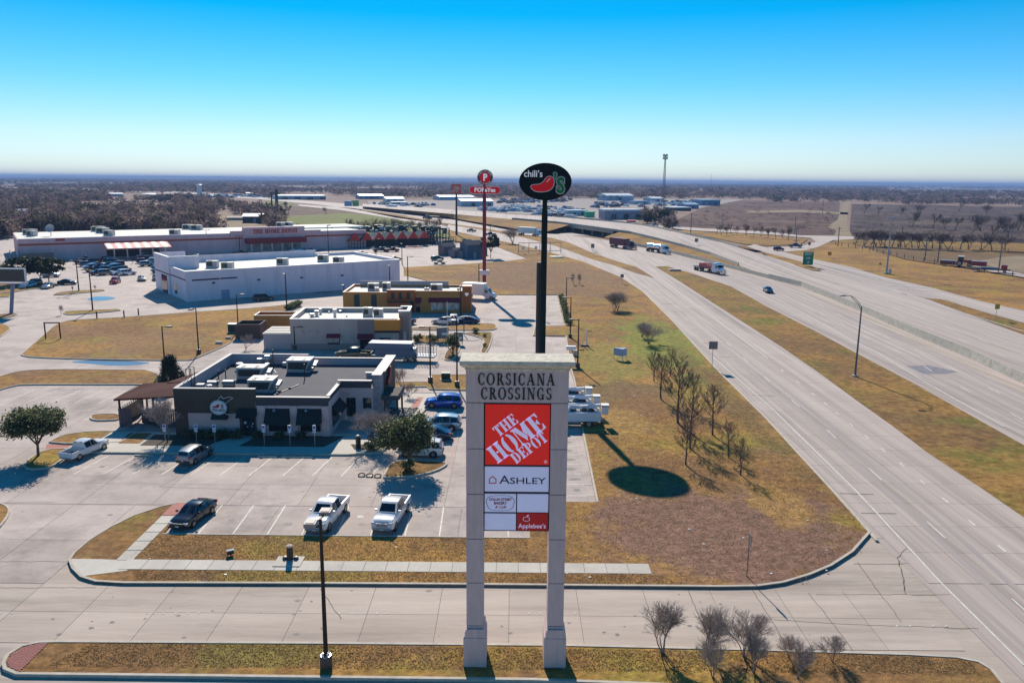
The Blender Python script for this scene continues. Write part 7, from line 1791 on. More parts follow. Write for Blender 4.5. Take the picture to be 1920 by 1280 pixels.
for px, py, k, pm, lb, rz in ((1491, 464, 'pickup', PDB, 'blue pickup waiting at the junction beyond the exit road', 0), (1460, 470, 'suv', PMR, 'dark red car left of the blue pickup at the junction', 20),
    (884, 435, 'pickup2', PGR, 'grey pickup on the far frontage road left of the maroon pole', 140), (920, 442, 'pickup2', PDB, 'dark pickup on the far frontage road right of the maroon pole', 140),
    (1228, 424, 'suv', PW, 'white car on the local road, left of two near the thicket', 10), (1268, 425, 'suv', PW, 'white car on the local road, right of two near the thicket', 10), (1134, 434, 'sedan', PW, 'white car under the right side of the highway bridge', 60),
    (690, 384, 'sedan', PBK, 'dark car far off on the highway beyond the meadow', 140), (745, 396, 'sedan', PSV, 'silver car far off on the near highway lanes', 140), (757, 401, 'pickup2', PGR, 'grey pickup far off behind the silver car', 140), (774, 399, 'suv', PSV, 'silver SUV ahead of the far grey pickup', 140), (812, 408, 'sedan', PBK, 'black sedan on the distant lanes above the garden centre', 140),
    (840, 467, 'suv', PGR, 'grey SUV at the end of the garden centre fence', 40)):
    p = P(px, py); car(k, pm, lb, (p.x, p.y, .1), radians(rz), 'pickup truck' if 'pick' in k else ('SUV' if k == 'suv' else 'car'), 'moving_car' if 'pick' not in k else 'moving_pickup', simple=True)

# cars on the big store lot: one built of each kind, then copied with their pieces
PROT = {}
def lot_car(kind, pm, pn, px, py, rz, label, group):
    key = (kind, pn); p = P(px, py)
    if key not in PROT:
        PROT[key] = car(kind, pm, label, (p.x, p.y, 0), rz, 'pickup truck' if 'pick' in kind else ('SUV' if kind == 'suv' else 'car'), 'parked_pickup' if 'pick' in kind else ('parked_suv' if kind == 'suv' else 'parked_car'), group, simple=True)
    else: dup(PROT[key], (p.x, p.y, 0), rz, label, group)
CO = [(PW, 'white'), (PBK, 'black'), (PGR, 'grey'), (PSV, 'silver'), (PDB, 'dark blue'), (PMR, 'maroon')]
rr_ = random.Random(17)
def rows(tab, where, group, rz):
    for j, (xs, y) in enumerate(tab):
        for i, x in enumerate(xs):
            k = rr_.choice(('sedan', 'suv', 'suv', 'pickup2')); pm, pn = rr_.choice(CO)
            w = {'sedan': 'sedan', 'suv': 'SUV', 'pickup2': 'pickup'}[k]
            lot_car(k, pm, pn, x, y, rz + rr_.choice((0, pi)), f'{pn} {w} {where}, {ORD[j]} row, {ORD[i]} from left', group)
AL = radians(33.3)
rows([((162, 196, 208), 489.5), ((157, 170, 198, 212), 494), ((163, 178, 204, 219), 499), ((169, 183, 210, 224), 504), ((178, 192, 217, 231), 509), ((184, 199, 226, 240), 515)], 'in left car block of store lot', 'cars in the left block of the store lot', AL + .15)
rows([((268, 296, 305), 482.5), ((264, 278, 296, 306), 487.5), ((269, 283, 300), 493), ((275, 290, 304), 498.5), ((298, 309), 504), ((303,), 511)], 'in right car block of store lot', 'cars in the right block of the store lot', AL + .15)
for px, py, k, pm, pn, rz, lb in ((216, 531, 'suv', PRD, 'red', -80, 'bright red SUV alone in front of the left car block'), (266, 526, 'sedan', PGR, 'grey', -60, 'grey sedan by the lane before the white store'), (294, 525, 'suv', PGR, 'grey', -60, 'grey SUV nearest the corner of the white store'),
    (127, 533, 'sedan', PBK, 'black', 10, 'black sedan beside the oak strip at the far left'), (52, 540, 'suv', PSG, 'pale', -95, 'pale SUV right of the billboard post'), (64, 535, 'suv', PBK, 'black', -95, 'black SUV behind the pale one near the billboard'), (90, 540, 'sedan', PSV, 'silver', -80, 'silver sedan under the rightmost dark oak'),
    (96, 519, 'suv', PSV, 'silver', 10, 'silver SUV half hidden behind the oak trunks'), (338, 482, 'suv', PBK, 'black', 33, 'black SUV above the white store entrance parapet'), (450, 478, 'pickup2', PBK, 'black', 33, 'black pickup above the middle of the white store parapet'), (372, 484, 'sedan', PSV, 'silver', 33, 'silver sedan just above the white store rear wall'),
    (556, 472, 'sedan', PW, 'white', 33, 'white sedan before the store entrance, left of four'), (570, 471, 'sedan', PW, 'white', 33, 'white sedan before the store entrance, second of four'), (583, 471.5, 'sedan', PSV, 'silver', 33, 'silver sedan before the store entrance, third of four'), (562, 468, 'suv', PBK, 'black', 33, 'black SUV behind the white sedans before the entrance'),
    (498, 479, 'sedan', PBK, 'black', 33, 'black sedan low behind the white store roof edge'), (678, 478, 'sedan', PGR, 'grey', 33, 'grey sedan right of the white store back corner'), (713, 472, 'pickup2', PDG, 'dark', 25, 'dark pickup before the garden centre, left of two'), (735, 472, 'pickup2', PMR, 'maroon', 25, 'maroon pickup before the garden centre, right of two'),
    (691, 487, 'sedan', PSV, 'silver', 33, 'silver sedan at the edge of the white store roof, left of four'), (706, 488, 'suv', PDG, 'dark', 33, 'dark SUV at the edge of the white store roof'), (720, 491, 'sedan', PSG, 'pale', 33, 'pale sedan at the edge of the white store roof'), (740, 488, 'sedan', PMR, 'maroon', 33, 'maroon sedan, rightmost at the white store roof edge'),
    (820, 488, 'suv', PDG, 'dark', 33, 'dark green SUV on the lot beside the flat yellow cart')):
    lot_car(k, pm, pn, px, py, radians(rz), lb, None)

# person crossing the lot is only a few pixels tall
def person(px, py, h, label, c1, c2):
    p = P(px, py); me = bpy.data.meshes.new('body'); s = h / 1.75
    vs = [(0, 0, .95), (0, 0, 1.2), (0, 0, 1.42), (0, 0, 1.55), (0, 0, 1.68), (.18, 0, 1.40), (.26, .03, 1.12), (.24, .12, .88), (-.18, 0, 1.40), (-.26, .02, 1.12), (-.25, .10, .88), (.09, 0, .88), (.11, .08, .48), (.10, -.06, .06), (-.09, 0, .88), (-.11, -.06, .48), (-.10, -.22, .08)]
    es = [(0, 1), (1, 2), (2, 3), (3, 4), (2, 5), (5, 6), (6, 7), (2, 8), (8, 9), (9, 10), (0, 11), (11, 12), (12, 13), (0, 14), (14, 15), (15, 16)]
    rad = [.15, .16, .15, .06, .11, .07, .05, .04, .07, .05, .04, .10, .07, .05, .10, .07, .05]
    me.from_pydata(vs, es, []); o = bpy.data.objects.new('tmp', me); COL.objects.link(o)
    m_ = o.modifiers.new('s', 'SKIN'); 
    if not me.skin_vertices: 
        bpy.context.view_layer.objects.active = o
    for i, v in enumerate(me.skin_vertices[0].data): v.radius = (rad[i], rad[i] * .8); v.use_root = (i == 0)
    sb = o.modifiers.new('u', 'SUBSURF'); sb.levels = 1; sb.render_levels = 1
    me2 = bpy.data.meshes.new_from_object(o.evaluated_get(bpy.context.evaluated_depsgraph_get())); bpy.data.objects.remove(o)
    me2.materials.clear(); me2.materials.append(c1); me2.materials.append(c2); me2.materials.append(mat('skin', (.45, .28, .2), .6))
    for f in me2.polygons: f.material_index = 2 if f.center.z > 1.52 else (1 if f.center.z < .92 and abs(f.center.x) < .2 else 0); f.use_smooth = True
    q = place('person', me2, None, (p.x, p.y, 0), .6); q.scale = (s, s, s); tag(q, label, 'person')
try: person(249, 494, 1.8, 'person in dark clothes walking across the big store lot', mat('dark_cloth', (.02, .02, .03), .9), mat('trousers', (.04, .04, .05), .9))
except Exception as e_: print('person', e_)

# ---- lorries
def truck_cab(t, pm, x0=0, h=2.9, hood=True, sleeper=True, wm=None):
    st_ = [(x0 - 2.2, .75, 1.7, h + (.35 if sleeper else 0), 1.15, 1.2, 1.05), (x0 - .6, .75, 1.7, h + (.3 if sleeper else 0), 1.15, 1.2, 1.05), (x0 - .2, .75, 1.7, h, 1.15, 1.2, 1.0), (x0 + .35, .75, 1.65, h - .1, 1.12, 1.15, .95), (x0 + .85, .75, 1.55, 1.9, 1.1, 1.1, .9), (x0 + 2.1, .7, 1.4, 1.65, 1.05, 1.0, .78), (x0 + 2.5, .6, 1.2, 1.4, .9, .9, .7)]
    loft(st_, None).build('cab', pm, t, smooth=True, angle=30)
    ws = MB(); a, b = st_[4], st_[3]; patch(((a[0], -a[6], a[3]), (a[0], a[6], a[3]), (b[0], b[6], b[3]), (b[0], -b[6], b[3])), .06, .94, .08, .9, .05, ws); ws.build('windscreen', M_glass, t)
    for s_ in (-1, 1):
        MB().box(x0 - .1, x0 + .55, s_ * 1.17 - .03, s_ * 1.17 + .03, 1.75, 2.5).build('side_window', M_glass, t)
        MB().cyl((x0 + 2.45, s_ * .75, 1.1), (x0 + 2.56, s_ * .75, 1.1), .14, n=10).build('headlight', M_headlamp, t)
        MB().cyl((x0 - 2.3, s_ * 1.0, .9), (x0 - 2.3, s_ * 1.0, h + .6), .09, n=8).build('exhaust_stack', M_chrome, t)
        add_wheel(t, x0 + 1.55, s_ * 1.0, .5, .3)
        for xx in (x0 - 2.6, x0 - 3.9): add_wheel(t, xx, s_ * .95, .5, .5)
        MB().cyl((x0 - 1.6, s_ * 1.0, .75), (x0 - .2, s_ * 1.0, .75), .3, n=12).build('fuel_tank', M_chrome, t)
    MB().box(x0 + 2.46, x0 + 2.58, -.5, .5, .75, 1.35).build('grille', M_chrome, t); MB().box(x0 + 2.4, x0 + 2.7, -1.1, 1.1, .4, .7).build('front_bumper', M_chrome, t)
    MB().box(x0 - 4.6, x0 + 2.3, -.45, .45, .7, .95).build('chassis', M_ink, t)
p = P(1171, 466); t = thing('semi_truck', 'dark maroon lorry with matching box trailer on the near highway lanes', 'truck', (p.x, p.y, .03), radians(-62))
truck_cab(t, PMR, 4.5, 2.9); MB().box(-9.0, 1.6, -1.28, 1.28, 1.15, 4.0).build('box_trailer', mat('maroon_trailer', (.12, .015, .03), .5), t)
for xx in (-8, -6.8):
    for s_ in (-1, 1): add_wheel(t, xx, s_ * .95, .5, .5)
p = P(1236, 474); t = thing('semi_truck', 'white lorry pulling a polished tank trailer on the near highway lanes', 'tanker truck', (p.x, p.y, .03), radians(-70))
truck_cab(t, PW, 4.5, 2.9)
tk = MB(); tk.cyl((-8.5, 0, 2.2), (1.5, 0, 2.2), 1.05, n=24); tk.build('tank', M_chrome, t, smooth=True)
for xx in (-8.5, -4.9, -1.8, 1.45): MB().cyl((xx, 0, 2.2), (xx + .12, 0, 2.2), 1.1, n=24).build('tank_band', M_steel, t)
for xx in (-6.5, -3.2, -.2): MB().cyl((xx, 0, 3.2), (xx, 0, 3.4), .3, n=10).build('hatch', M_steel, t)
MB().box(-8.6, 1.2, -.5, .5, .8, 1.1).build('frame', M_ink, t)
for xx in (-7.6, -6.3):
    for s_ in (-1, 1): add_wheel(t, xx, s_ * .95, .5, .5)
p = P(1333, 511); t = thing('semi_truck', 'white lorry with a flatbed carrying a red tarped load', 'flatbed truck', (p.x, p.y, .03), radians(-72))
truck_cab(t, PW, 4.2, 2.8); MB().box(-8.5, 1.6, -1.25, 1.25, 1.1, 1.3).build('flatbed', M_ink, t)
MB().xprism([(-5.2, 1.31), (-.2, 1.31), (-.3, 2.0), (-1.8, 2.7), (-3.6, 2.3), (-4.6, 2.6), (-5.2, 2.2)], -1.1, 1.1).build('red_load', mat('faded_red_load', (.45, .10, .10), .7), t)
for xx in (-7.5, -6.2):
    for s_ in (-1, 1): add_wheel(t, xx, s_ * .95, .5, .5)
p = P(1000, 442); t = thing('semi_truck', 'white box trailer on the highway just left of the dark pole', 'truck', (p.x, p.y, .03), radians(-38))
truck_cab(t, PW, 4.5, 2.8); MB().box(-9.0, 1.6, -1.28, 1.28, 1.15, 4.0).build('box_trailer', M_white, t)
for xx in (-8, -6.8):
    for s_ in (-1, 1): add_wheel(t, xx, s_ * .95, .5, .5)
p = P(731, 392); t = thing('semi_truck', 'far white lorry on the highway above the red gables', 'truck', (p.x, p.y, 0), radians(140))
truck_cab(t, PW, 4.5, 2.8); MB().box(-9.0, 1.6, -1.28, 1.28, 1.15, 4.0).build('box_trailer', M_white, t)
p = P(809, 411); t = thing('car_transporter', 'long low dark transporter on the highway above the garden centre', 'truck', (p.x, p.y, 0), radians(143))
truck_cab(t, PGR, 5, 2.6); MB().box(-7, 2, -1.2, 1.2, 1.0, 2.2).build('load_bed', M_grille, t)
p = P(902, 560); t = thing('delivery_truck', 'white box truck with a maroon swoosh beside the orange restaurant', 'truck', (p.x, p.y, 0), radians(-18))
MB().box(-4.2, 1.1, -1.2, 1.2, .95, 3.6).build('box', M_white, t); MB().xprism([(-4.21, 1.0), (-1.5, 1.0), (-3.0, 1.8), (-4.21, 2.9)], -1.22, -1.2).build('swoosh', PMR, t)
loft([(1.15, .5, 1.4, 2.5, .95, 1.0, .85), (1.9, .5, 1.4, 2.5, .95, 1.0, .85), (2.4, .5, 1.35, 1.6, .95, .98, .8), (3.3, .5, 1.2, 1.4, .9, .92, .7), (3.55, .5, 1.0, 1.1, .8, .85, .6)], None).build('cab', M_white, t, smooth=True)
ws = MB(); patch(((2.4, -.8, 1.6), (2.4, .8, 1.6), (1.9, .85, 2.5), (1.9, -.85, 2.5)), .05, .95, .1, .9, .04, ws); ws.build('windscreen', M_glass, t)
for s_ in (-1, 1): MB().box(1.3, 1.9, s_ * .99 - .03, s_ * .99 + .03, 1.5, 2.2).build('side_window', M_glass, t)
for xx in (2.8, -2.8):
    for s_ in (-1, 1): add_wheel(t, xx, s_ * .9, .42, .28)
# dark pickup with livestock trailer
p = P(664, 672); t = car('pickup', PDG, 'dark green pickup with pale roof hitched to the livestock trailer', (p.x, p.y, 0), radians(176), 'pickup truck', 'parked_pickup')
p = P(752, 676); t = thing('livestock_trailer', 'long blue grey livestock trailer with open rail rear behind the dark pickup', 'trailer', (p.x, p.y, 0), radians(176))
M_tr = mat('blue_grey_trailer', (.07, .12, .19), .5, .2); M_trl = mat('trailer_roof', (.22, .26, .32), .6, .1)
MB().box(-2.2, 3.6, -1.1, 1.1, .8, 1.9).build('side_panel', M_tr, t); MB().xprism([(-1.6, 2.75), (4.6, 2.75), (5.4, 1.9), (3.6, 1.9), (3.6, 1.92), (-1.6, 1.92)], -1.05, 1.05).build('upper_body', M_tr, t)
MB().xprism([(-1.8, 2.76), (4.6, 2.76), (4.6, 2.84), (-1.8, 2.84)], -1.12, 1.12).build('roof', M_trl, t)
MB().box(-5.2, -2.22, -1.1, 1.1, .75, .95).build('floor', M_tr, t)
rl = MB()
for k in range(8):
    x = -5.15 + k * .41
    for s_ in (-1.08, 1.08): rl.bar((x, s_, .9), (x, s_, 2.35), .05)
for z in (1.25, 1.6, 1.95, 2.3):
    for s_ in (-1.08, 1.08): rl.bar((-5.2, s_, z), (-2.2, s_, z), .05)
    rl.bar((-5.2, -1.08, z), (-5.2, 1.08, z), .05)
rl.build('rails', M_tr, t); MB().bar((3.6, 0, .7), (6.2, 0, .8), .15).build('drawbar', M_ink, t)
for k in range(3): MB().box(-1.4, 3.4, -1.12, -1.1, 2.05 + k * .2, 2.12 + k * .2).build('vent_slot', M_ink, t)
for xx in (-.9, -1.9):
    for s_ in (-1, 1): add_wheel(t, xx, s_ * 1.0, .36, .22)
p = P(683, 668); t = thing('ramp_trailer', 'small pale ramp trailer between the pickup and the grill roof', 'trailer', (-24.0, 108.5, 0), radians(60))
MB().box(-2.2, 2.2, -.9, -.4, .5, .62).build('ramp', M_trl, t); MB().box(-2.2, 2.2, .4, .9, .5, .62).build('ramp', M_trl, t)
for k in range(4): MB().box(-2 + k * 1.2, -1.85 + k * 1.2, -.4, .4, .5, .6).build('crossbar', M_tr, t)
for s_ in (-1, 1): add_wheel(t, 0, s_ * 1.0, .32)
# bucket trucks
M_bkt = mat('utility_white', (.66, .68, .72), .4)
for i, (y, lb) in enumerate(((85.2, 'nearest white bucket truck, red lamp and wheel showing right of the tall sign'), (89.0, 'middle white bucket truck right of the tall sign'), (92.6, 'farthest white bucket truck, mostly hidden behind the tall sign'))):
    t = thing('bucket_truck', lb, 'utility truck', (6.9 - i * .55, y, 0), pi, 'bucket trucks in the east stalls')
    MB().box(-2.9, 1.3, -1.05, -.65, .75, 1.75).build('side_locker', M_bkt, t); MB().box(-2.9, 1.3, .65, 1.05, .75, 1.75).build('side_locker', M_bkt, t)
    MB().box(-2.9, 1.3, -.65, .65, .75, 1.1).build('bed', M_grille, t)
    loft([(1.35, .6, 1.35, 2.3, .95, 1.0, .8), (2.3, .6, 1.35, 2.3, .95, 1.0, .8), (3.0, .6, 1.3, 1.5, .95, .98, .8), (4.2, .6, 1.15, 1.3, .9, .92, .7), (4.4, .6, .9, 1.0, .8, .85, .6)], None).build('cab', M_bkt, t, smooth=True)
    ws = MB(); patch(((3.0, -.8, 1.5), (3.0, .8, 1.5), (2.3, .8, 2.3), (2.3, -.8, 2.3)), .05, .95, .1, .9, .04, ws); ws.build('windscreen', M_glass, t)
    for s_ in (-1, 1): MB().box(1.5, 2.3, s_ - .03, s_ + .03, 1.4, 2.0).build('side_window', M_glass, t)
    MB().cyl((.6, 0, 1.1), (.6, 0, 2.0), .35, .28, n=12).build('turret', M_bkt, t)
    bm_ = MB(); bm_.bar((.6, 0, 2.0), (-2.9, .1, 2.35), .22, .28); bm_.bar((2.2, 0, 2.45), (-2.6, .1, 2.0), .16, .18); bm_.build('boom', M_bkt, t)
    bk_ = MB(); bk_.box(-3.8, -3.05, -.45, .30, 1.35, 2.35); b = bk_.build('bucket', M_bkt, t); MB().box(-3.85, -3.0, -.5, .35, 2.35, 2.42).build('bucket_lip', M_white, b); MB().box(-3.82, -3.03, -.47, .32, 2.22, 2.28).build('liner_band', M_ink, b)
    for s_ in (-1, 1):
        MB().box(-3.0, -2.9, s_ * .85 - .12, s_ * .85 + .12, 1.0, 1.3).build('tail_light', M_redlamp, t)
        for xx in (-1.6, 3.2): add_wheel(t, xx, s_ * .92, .42, .26)
    MB().box(-3.2, -2.9, -1.0, 1.0, .5, .65).build('rear_bumper', M_ink, t)
    rr2 = MB(); 
    for k in range(5): rr2.box(-2.5 + k * .6, -2.1 + k * .6, -.62, .62, 1.1, 1.72 + .14 * (k % 3))
    rr2.build('tools', M_grille, t)['kind'] = 'stuff'
    MB().box(-2.2, -1.8, -.62, -.3, 1.3, 2.1).build('red_winch', PRD, t)
# red tractor and implement trailer on the far lane
p = P(1804, 499); t = thing('tractor', 'red tractor with cab towing machinery on the lane behind the pasture fence', 'tractor', (p.x, p.y, 0), radians(-32))
MB().box(.3, 2.6, -.5, .5, 1.2, 2.2).build('bonnet', PRD, t); MB().box(-1.4, .3, -.9, .9, 1.5, 3.1).build('cab', M_glass, t); MB().box(-1.5, .4, -1, 1, 3.1, 3.3).build('cab_roof', M_white, t)
for s_ in (-1, 1): add_wheel(t, -.9, s_ * 1.2, .95, .5); add_wheel(t, 2.0, s_ * 1.0, .65, .35)
MB().box(2.7, 7.0, -1.6, 1.6, .5, 2.0).build('front_implement', PRD, t); MB().box(-6.5, -2.0, -1.2, 1.2, .4, 1.7).build('rear_implement', PMR, t)
p = P(1862, 510); t = thing('implement_trailer', 'flat trailer with red machine parts right of the red tractor', 'trailer', (p.x, p.y, 0), radians(-28))
MB().box(-6, 4.5, -1.2, 1.2, .7, .95).build('deck', M_ink, t); MB().box(-3.5, 1.5, -.6, .6, .96, 1.5).build('pale_parts', M_trl, t); MB().box(2, 3.6, -.8, .8, .96, 2.4).build('red_machine', PRD, t)
for xx in (-4, 3):
    for s_ in (-1, 1): add_wheel(t, xx, s_ * 1.0, .4)
# flat cart and red trolley on the lot
p = P(824, 495); t = thing('flat_trailer', 'yellow flat equipment trailer on the edge of the store lot', 'trailer', (p.x, p.y, 0), .4)
MB().box(-2.2, 2.2, -.9, .9, .6, .8).build('deck', PTN, t); MB().box(-.6, .8, -.5, .5, .8, 1.5).build('machine', PTN, t)
for s_ in (-1, 1): add_wheel(t, -1.2, s_ * .9, .4); add_wheel(t, 1.2, s_ * .9, .4)
p = P(777, 466); t = thing('shopping_trolley_row', 'low row of red trolleys on the lot before the red gables', 'trolley', (p.x, p.y, 0), .3)
MB().box(-3.5, 3.5, -.4, .4, .5, .9).build('baskets', mat('trolley_red', (.5, .08, .06), .6), t); MB().bar((-3.5, -.5, .3), (3.5, -.5, .3), .1).build('rail', M_white, t)

# ------------------------------------------------------------------ small and far things
M_util = mat('utility_green', (.015, .045, .03), .6)
def boxthing(name, label, cat, px, py, w, d, h, m, rz=0, lid=None, z=.1, extra=None):
    p = P(px, py); t = thing(name, label, cat, (p.x, p.y, z), rz)
    MB().box(-w / 2 - .12, w / 2 + .12, -d / 2 - .12, d / 2 + .12, 0, .08).build('pad', M_walk, t)
    MB().box(-w / 2, w / 2, -d / 2, d / 2, .08, h - .06).build('cabinet', m, t); MB().box(-w / 2 - .03, w / 2 + .03, -d / 2 - .03, d / 2 + .03, h - .06, h).build('lid', lid or m, t); return t
boxthing('utility_cabinet', 'dark green utility cabinet on the grass patch left of its lamp post', 'utility box', 836, 712, 1.15, 1.0, .95, M_util)
boxthing('dumpster', 'tall green box with pale lid on the vacant plot beside the lamp post', 'utility box', 437, 623, 1.3, 1.3, 1.5, M_util, lid=M_steel)
boxthing('stone_block', 'low yellowish block on the vacant plot, nearer of two', 'block', 411, 645, 1.0, .6, .35, M_tan2); boxthing('stone_block', 'low yellowish block on the vacant plot, farther of two', 'block', 428, 636, .8, .5, .35, M_tan2)
boxthing('electric_box', 'small pale electric box on the grass at the foot of the slim sign post', 'utility box', 1078, 668, .6, .4, .9, M_steel)
# the blue V sign box on posts
p = P(1163, 676); t = thing('sign_box', 'blank blue V-shaped sign board on posts in the green grass', 'sign', (p.x, p.y, .1), 0)
M_bs = mat('blank_blue_board', (.30, .42, .62), .5); M_bs2 = mat('blank_blue_board_side', (.30, .42, .62), .5)
MB().prism([(-.95, .7), (.25, -.35), (.27, -.32), (-.93, .73)], .65, 1.75).build('board', M_bs, t); MB().prism([(.29, -.32), (1.0, .45), (.98, .48), (.27, -.28)], .65, 1.75).build('board', M_bs2, t)
MB().add([(-.95, .7, 1.76), (.26, -.36, 1.76), (1.0, .46, 1.76)], [(0, 1, 2)]).build('top', M_bs, t)
for x, y in ((-.9, .75), (.26, -.3), (.95, .5)): MB().box(x - .04, x + .04, y - .04, y + .04, 0, 1.75).build('post', M_steel, t)
p = P(1100, 650); t = thing('guyed_post', 'white post with a slanting brace on the grass above the blue sign box', 'post', (p.x, p.y, .1))
MB().cyl((0, 0, 0), (0, 0, 2.9), .09, n=8).build('post', M_white, t); MB().bar((-.9, -.2, 0), (0, 0, 1.9), .05).build('brace', M_steel, t); MB().box(-1.0, .3, -.4, .3, 0, .25).build('footing', mat('dark_base', (.1, .08, .06)), t)
p = P(1080, 684); t = thing('pole_camera_box', 'white box device on a dark pole beside the tall sign cornice', 'sign', (p.x - .6, p.y, .1))
MB().cyl((0, 0, 0), (0, 0, 2.3), .06, n=6).build('post', M_black, t); MB().box(-.9, .5, -.3, .3, 2.2, 2.75).build('housing', M_white, t)
# flood light and brick monument marker on the front grass
p = P(433, 1044); t = thing('flood_light', 'small black and silver flood light lying in the front grass strip', 'flood light', (p.x, p.y, .12), .5)
MB().cyl((0, 0, 0), (0, 0, .2), .04, n=6).build('stake', M_black, t); MB().box(-.25, .2, -.14, .14, .15, .42).build('housing', M_black, t); MB().box(-.2, .25, -.15, .1, .42, .46).build('reflector', M_headlamp, t)
p = P(542, 1056); t = thing('water_fountain', 'dark stubby post with pale top on a concrete pad beside the sidewalk', 'post', (p.x, p.y, .13))
MB().box(-.95, .95, -.75, .75, .02, .06).build('pad', M_walk, t); MB().lathe((0, .3, .05), [(.24, 0), (.22, .9), (.18, .95)], 12).build('column', M_black, t); MB().lathe((0, .3, 1.0), [(.22, 0), (.22, .1), (.1, .14)], 12).build('cap', M_tan2, t)
for a in (.6, 2.4): MB().lathe((.5 * cos(a), .35, .05), [(.2, 0), (.15, .2), (.05, .22)], 8).build('foot', M_black, t)
# litter bin and people-height posts at the entrance walk
p = P(672, 838); t = thing('litter_bin', 'black litter bin on the entrance walk of the grill', 'bin', (p.x, p.y, .13)); MB().lathe((0, 0, 0), [(.25, 0), (.28, .9), (.2, 1.0)], 12).build('body', M_black, t); MB().lathe((0, 0, 1.02), [(.28, 0), (.15, .12)], 12).build('lid', M_cap, t)
# fallen mailbox, black scroll kerb piece
p = P(698, 894); t = thing('bicycle_rack', 'dark looped bicycle rack lying at the island corner', 'rack', (p.x, p.y, 0))
rk_ = MB(); 
for k in range(3):
    c = (-1.0 + k * .75, .2 - k * .1)
    for i in range(12):
        a, b = 2 * pi * i / 12, 2 * pi * (i + 1) / 12; rk_.bar((c[0] + .3 * cos(a), c[1] + .22 * sin(a), .12 + .10 * sin(a)), (c[0] + .3 * cos(b), c[1] + .22 * sin(b), .12 + .10 * sin(b)), .09)
rk_.build('loops', mat('dark_rust', (.08, .06, .05), .8), t)
# enclosures behind the doughnut shop
def pen(label, cx, cy, w, d, h, m, rz=0, cap=M_cap):
    t = thing('bin_enclosure', label, 'enclosure', (cx, cy, 0), rz)
    for q in ((-w / 2, w / 2, -d / 2, -d / 2 + .2), (-w / 2, w / 2, d / 2 - .2, d / 2), (-w / 2, -w / 2 + .2, -d / 2 + .2, d / 2 - .2), (w / 2 - .2, w / 2, -d / 2 + .2, d / 2 - .2)):
        MB().box(*q, 0, h).build('wall', m, t); MB().box(q[0] - .02, q[1] + .02, q[2] - .02, q[3] + .02, h, h + .08).build('coping', cap, t)
    MB().box(-.9, .9, -.7, .7, 0, 1.5).build('bin', M_ink, t); return t
pen('orange walled bin enclosure beside the vacant plot corner', -42.8, 143.2, 7.0, 4.2, 2.5, M_o1, .06)
pen('dark brown bin enclosure left of the doughnut shop annex', -44.6, 134.3, 4.2, 4.2, 2.4, mat('brown_boards', (.12, .075, .06), .9), .06, mat('brown_boards', (.12, .075, .06)))
# menu boards and order post
def menu(px, py, w, h, label, rz):
    p = P(px, py); t = thing('menu_board', label, 'menu board', (p.x, p.y, .1), rz); MB().box(-w / 2, w / 2, -.12, .12, .5, h).build('board', mat('grey_board_back', (.22, .21, .21), .6), t)
    MB().box(-w * .1, w * .4, -.14, -.12, h * .45, h * .62).build('notice', M_white, t)
    for s in (-.4, .4): MB().box(s * w - .05, s * w + .05, -.05, .05, 0, .5).build('leg', M_black, t)
menu(830, 641, 2.0, 2.4, 'large grey menu board back with slanting top beside the drive lane', .35); menu(860, 646, 1.5, 2.0, 'smaller menu board with shutters right of the large one', -.2)
p = P(839, 650); t = thing('flag_pole', 'thin pale flag pole rising before the orange restaurant', 'flag pole', (p.x, p.y, .1)); MB().cyl((0, 0, 0), (0, 0, HT(839, 650, 566)), .06, .03, n=8).build('pole', M_white, t)
p = P(870, 628); t = thing('canopy_arch', 'curved pale drive-through height bar with red stripe by the blue coupe', 'clearance bar', (p.x, p.y, .1)); MB().cyl((0, 0, 0), (0, 0, 2.9), .08, n=8).build('post', M_black, t)
a = MB(); 
for i in range(7): 
    u0, u1 = -1.0 + i * .42, -1.0 + (i + 1) * .42; a.bar((u0, 0, 2.9 + .35 * (1 - ((u0 - .4) / 1.5) ** 2)), (u1, 0, 2.9 + .35 * (1 - ((u1 - .4) / 1.5) ** 2)), .3, .08)
a.build('arch', mat('pale_red_arch', (.6, .42, .40), .5), t)
# wooden railing frame for-sale signs on the vacant plot
p = P(100, 636); t = thing('empty_signboard', 'empty dark sign frame on two posts at the left of the vacant plot', 'sign', (p.x, p.y, .1), .1)
w = (P(117, 634) - P(87, 637)).length
for s in (-w / 2, w / 2): MB().box(s - .08, s + .08, -.08, .08, 0, 2.8).build('post', M_bronze, t)
MB().box(-w / 2, w / 2, -.05, .05, 2.6, 2.8).build('top_rail', M_bronze, t)
for i, (px, py) in enumerate(((182, 598), (233, 596), (260, 592))):
    p = P(px, py); t = thing('marker_post', f'short dark marker post on the upper kerb of the vacant plot, {ORD[i]} from the left', 'post', (p.x, p.y, .1), 0, 'marker posts on the vacant plot'); MB().box(-.09, .09, -.09, .09, 0, 1.3).build('shaft', M_bronze, t); MB().box(-.1, .1, -.1, .1, 1.3, 1.36).build('cap', M_bronze, t)
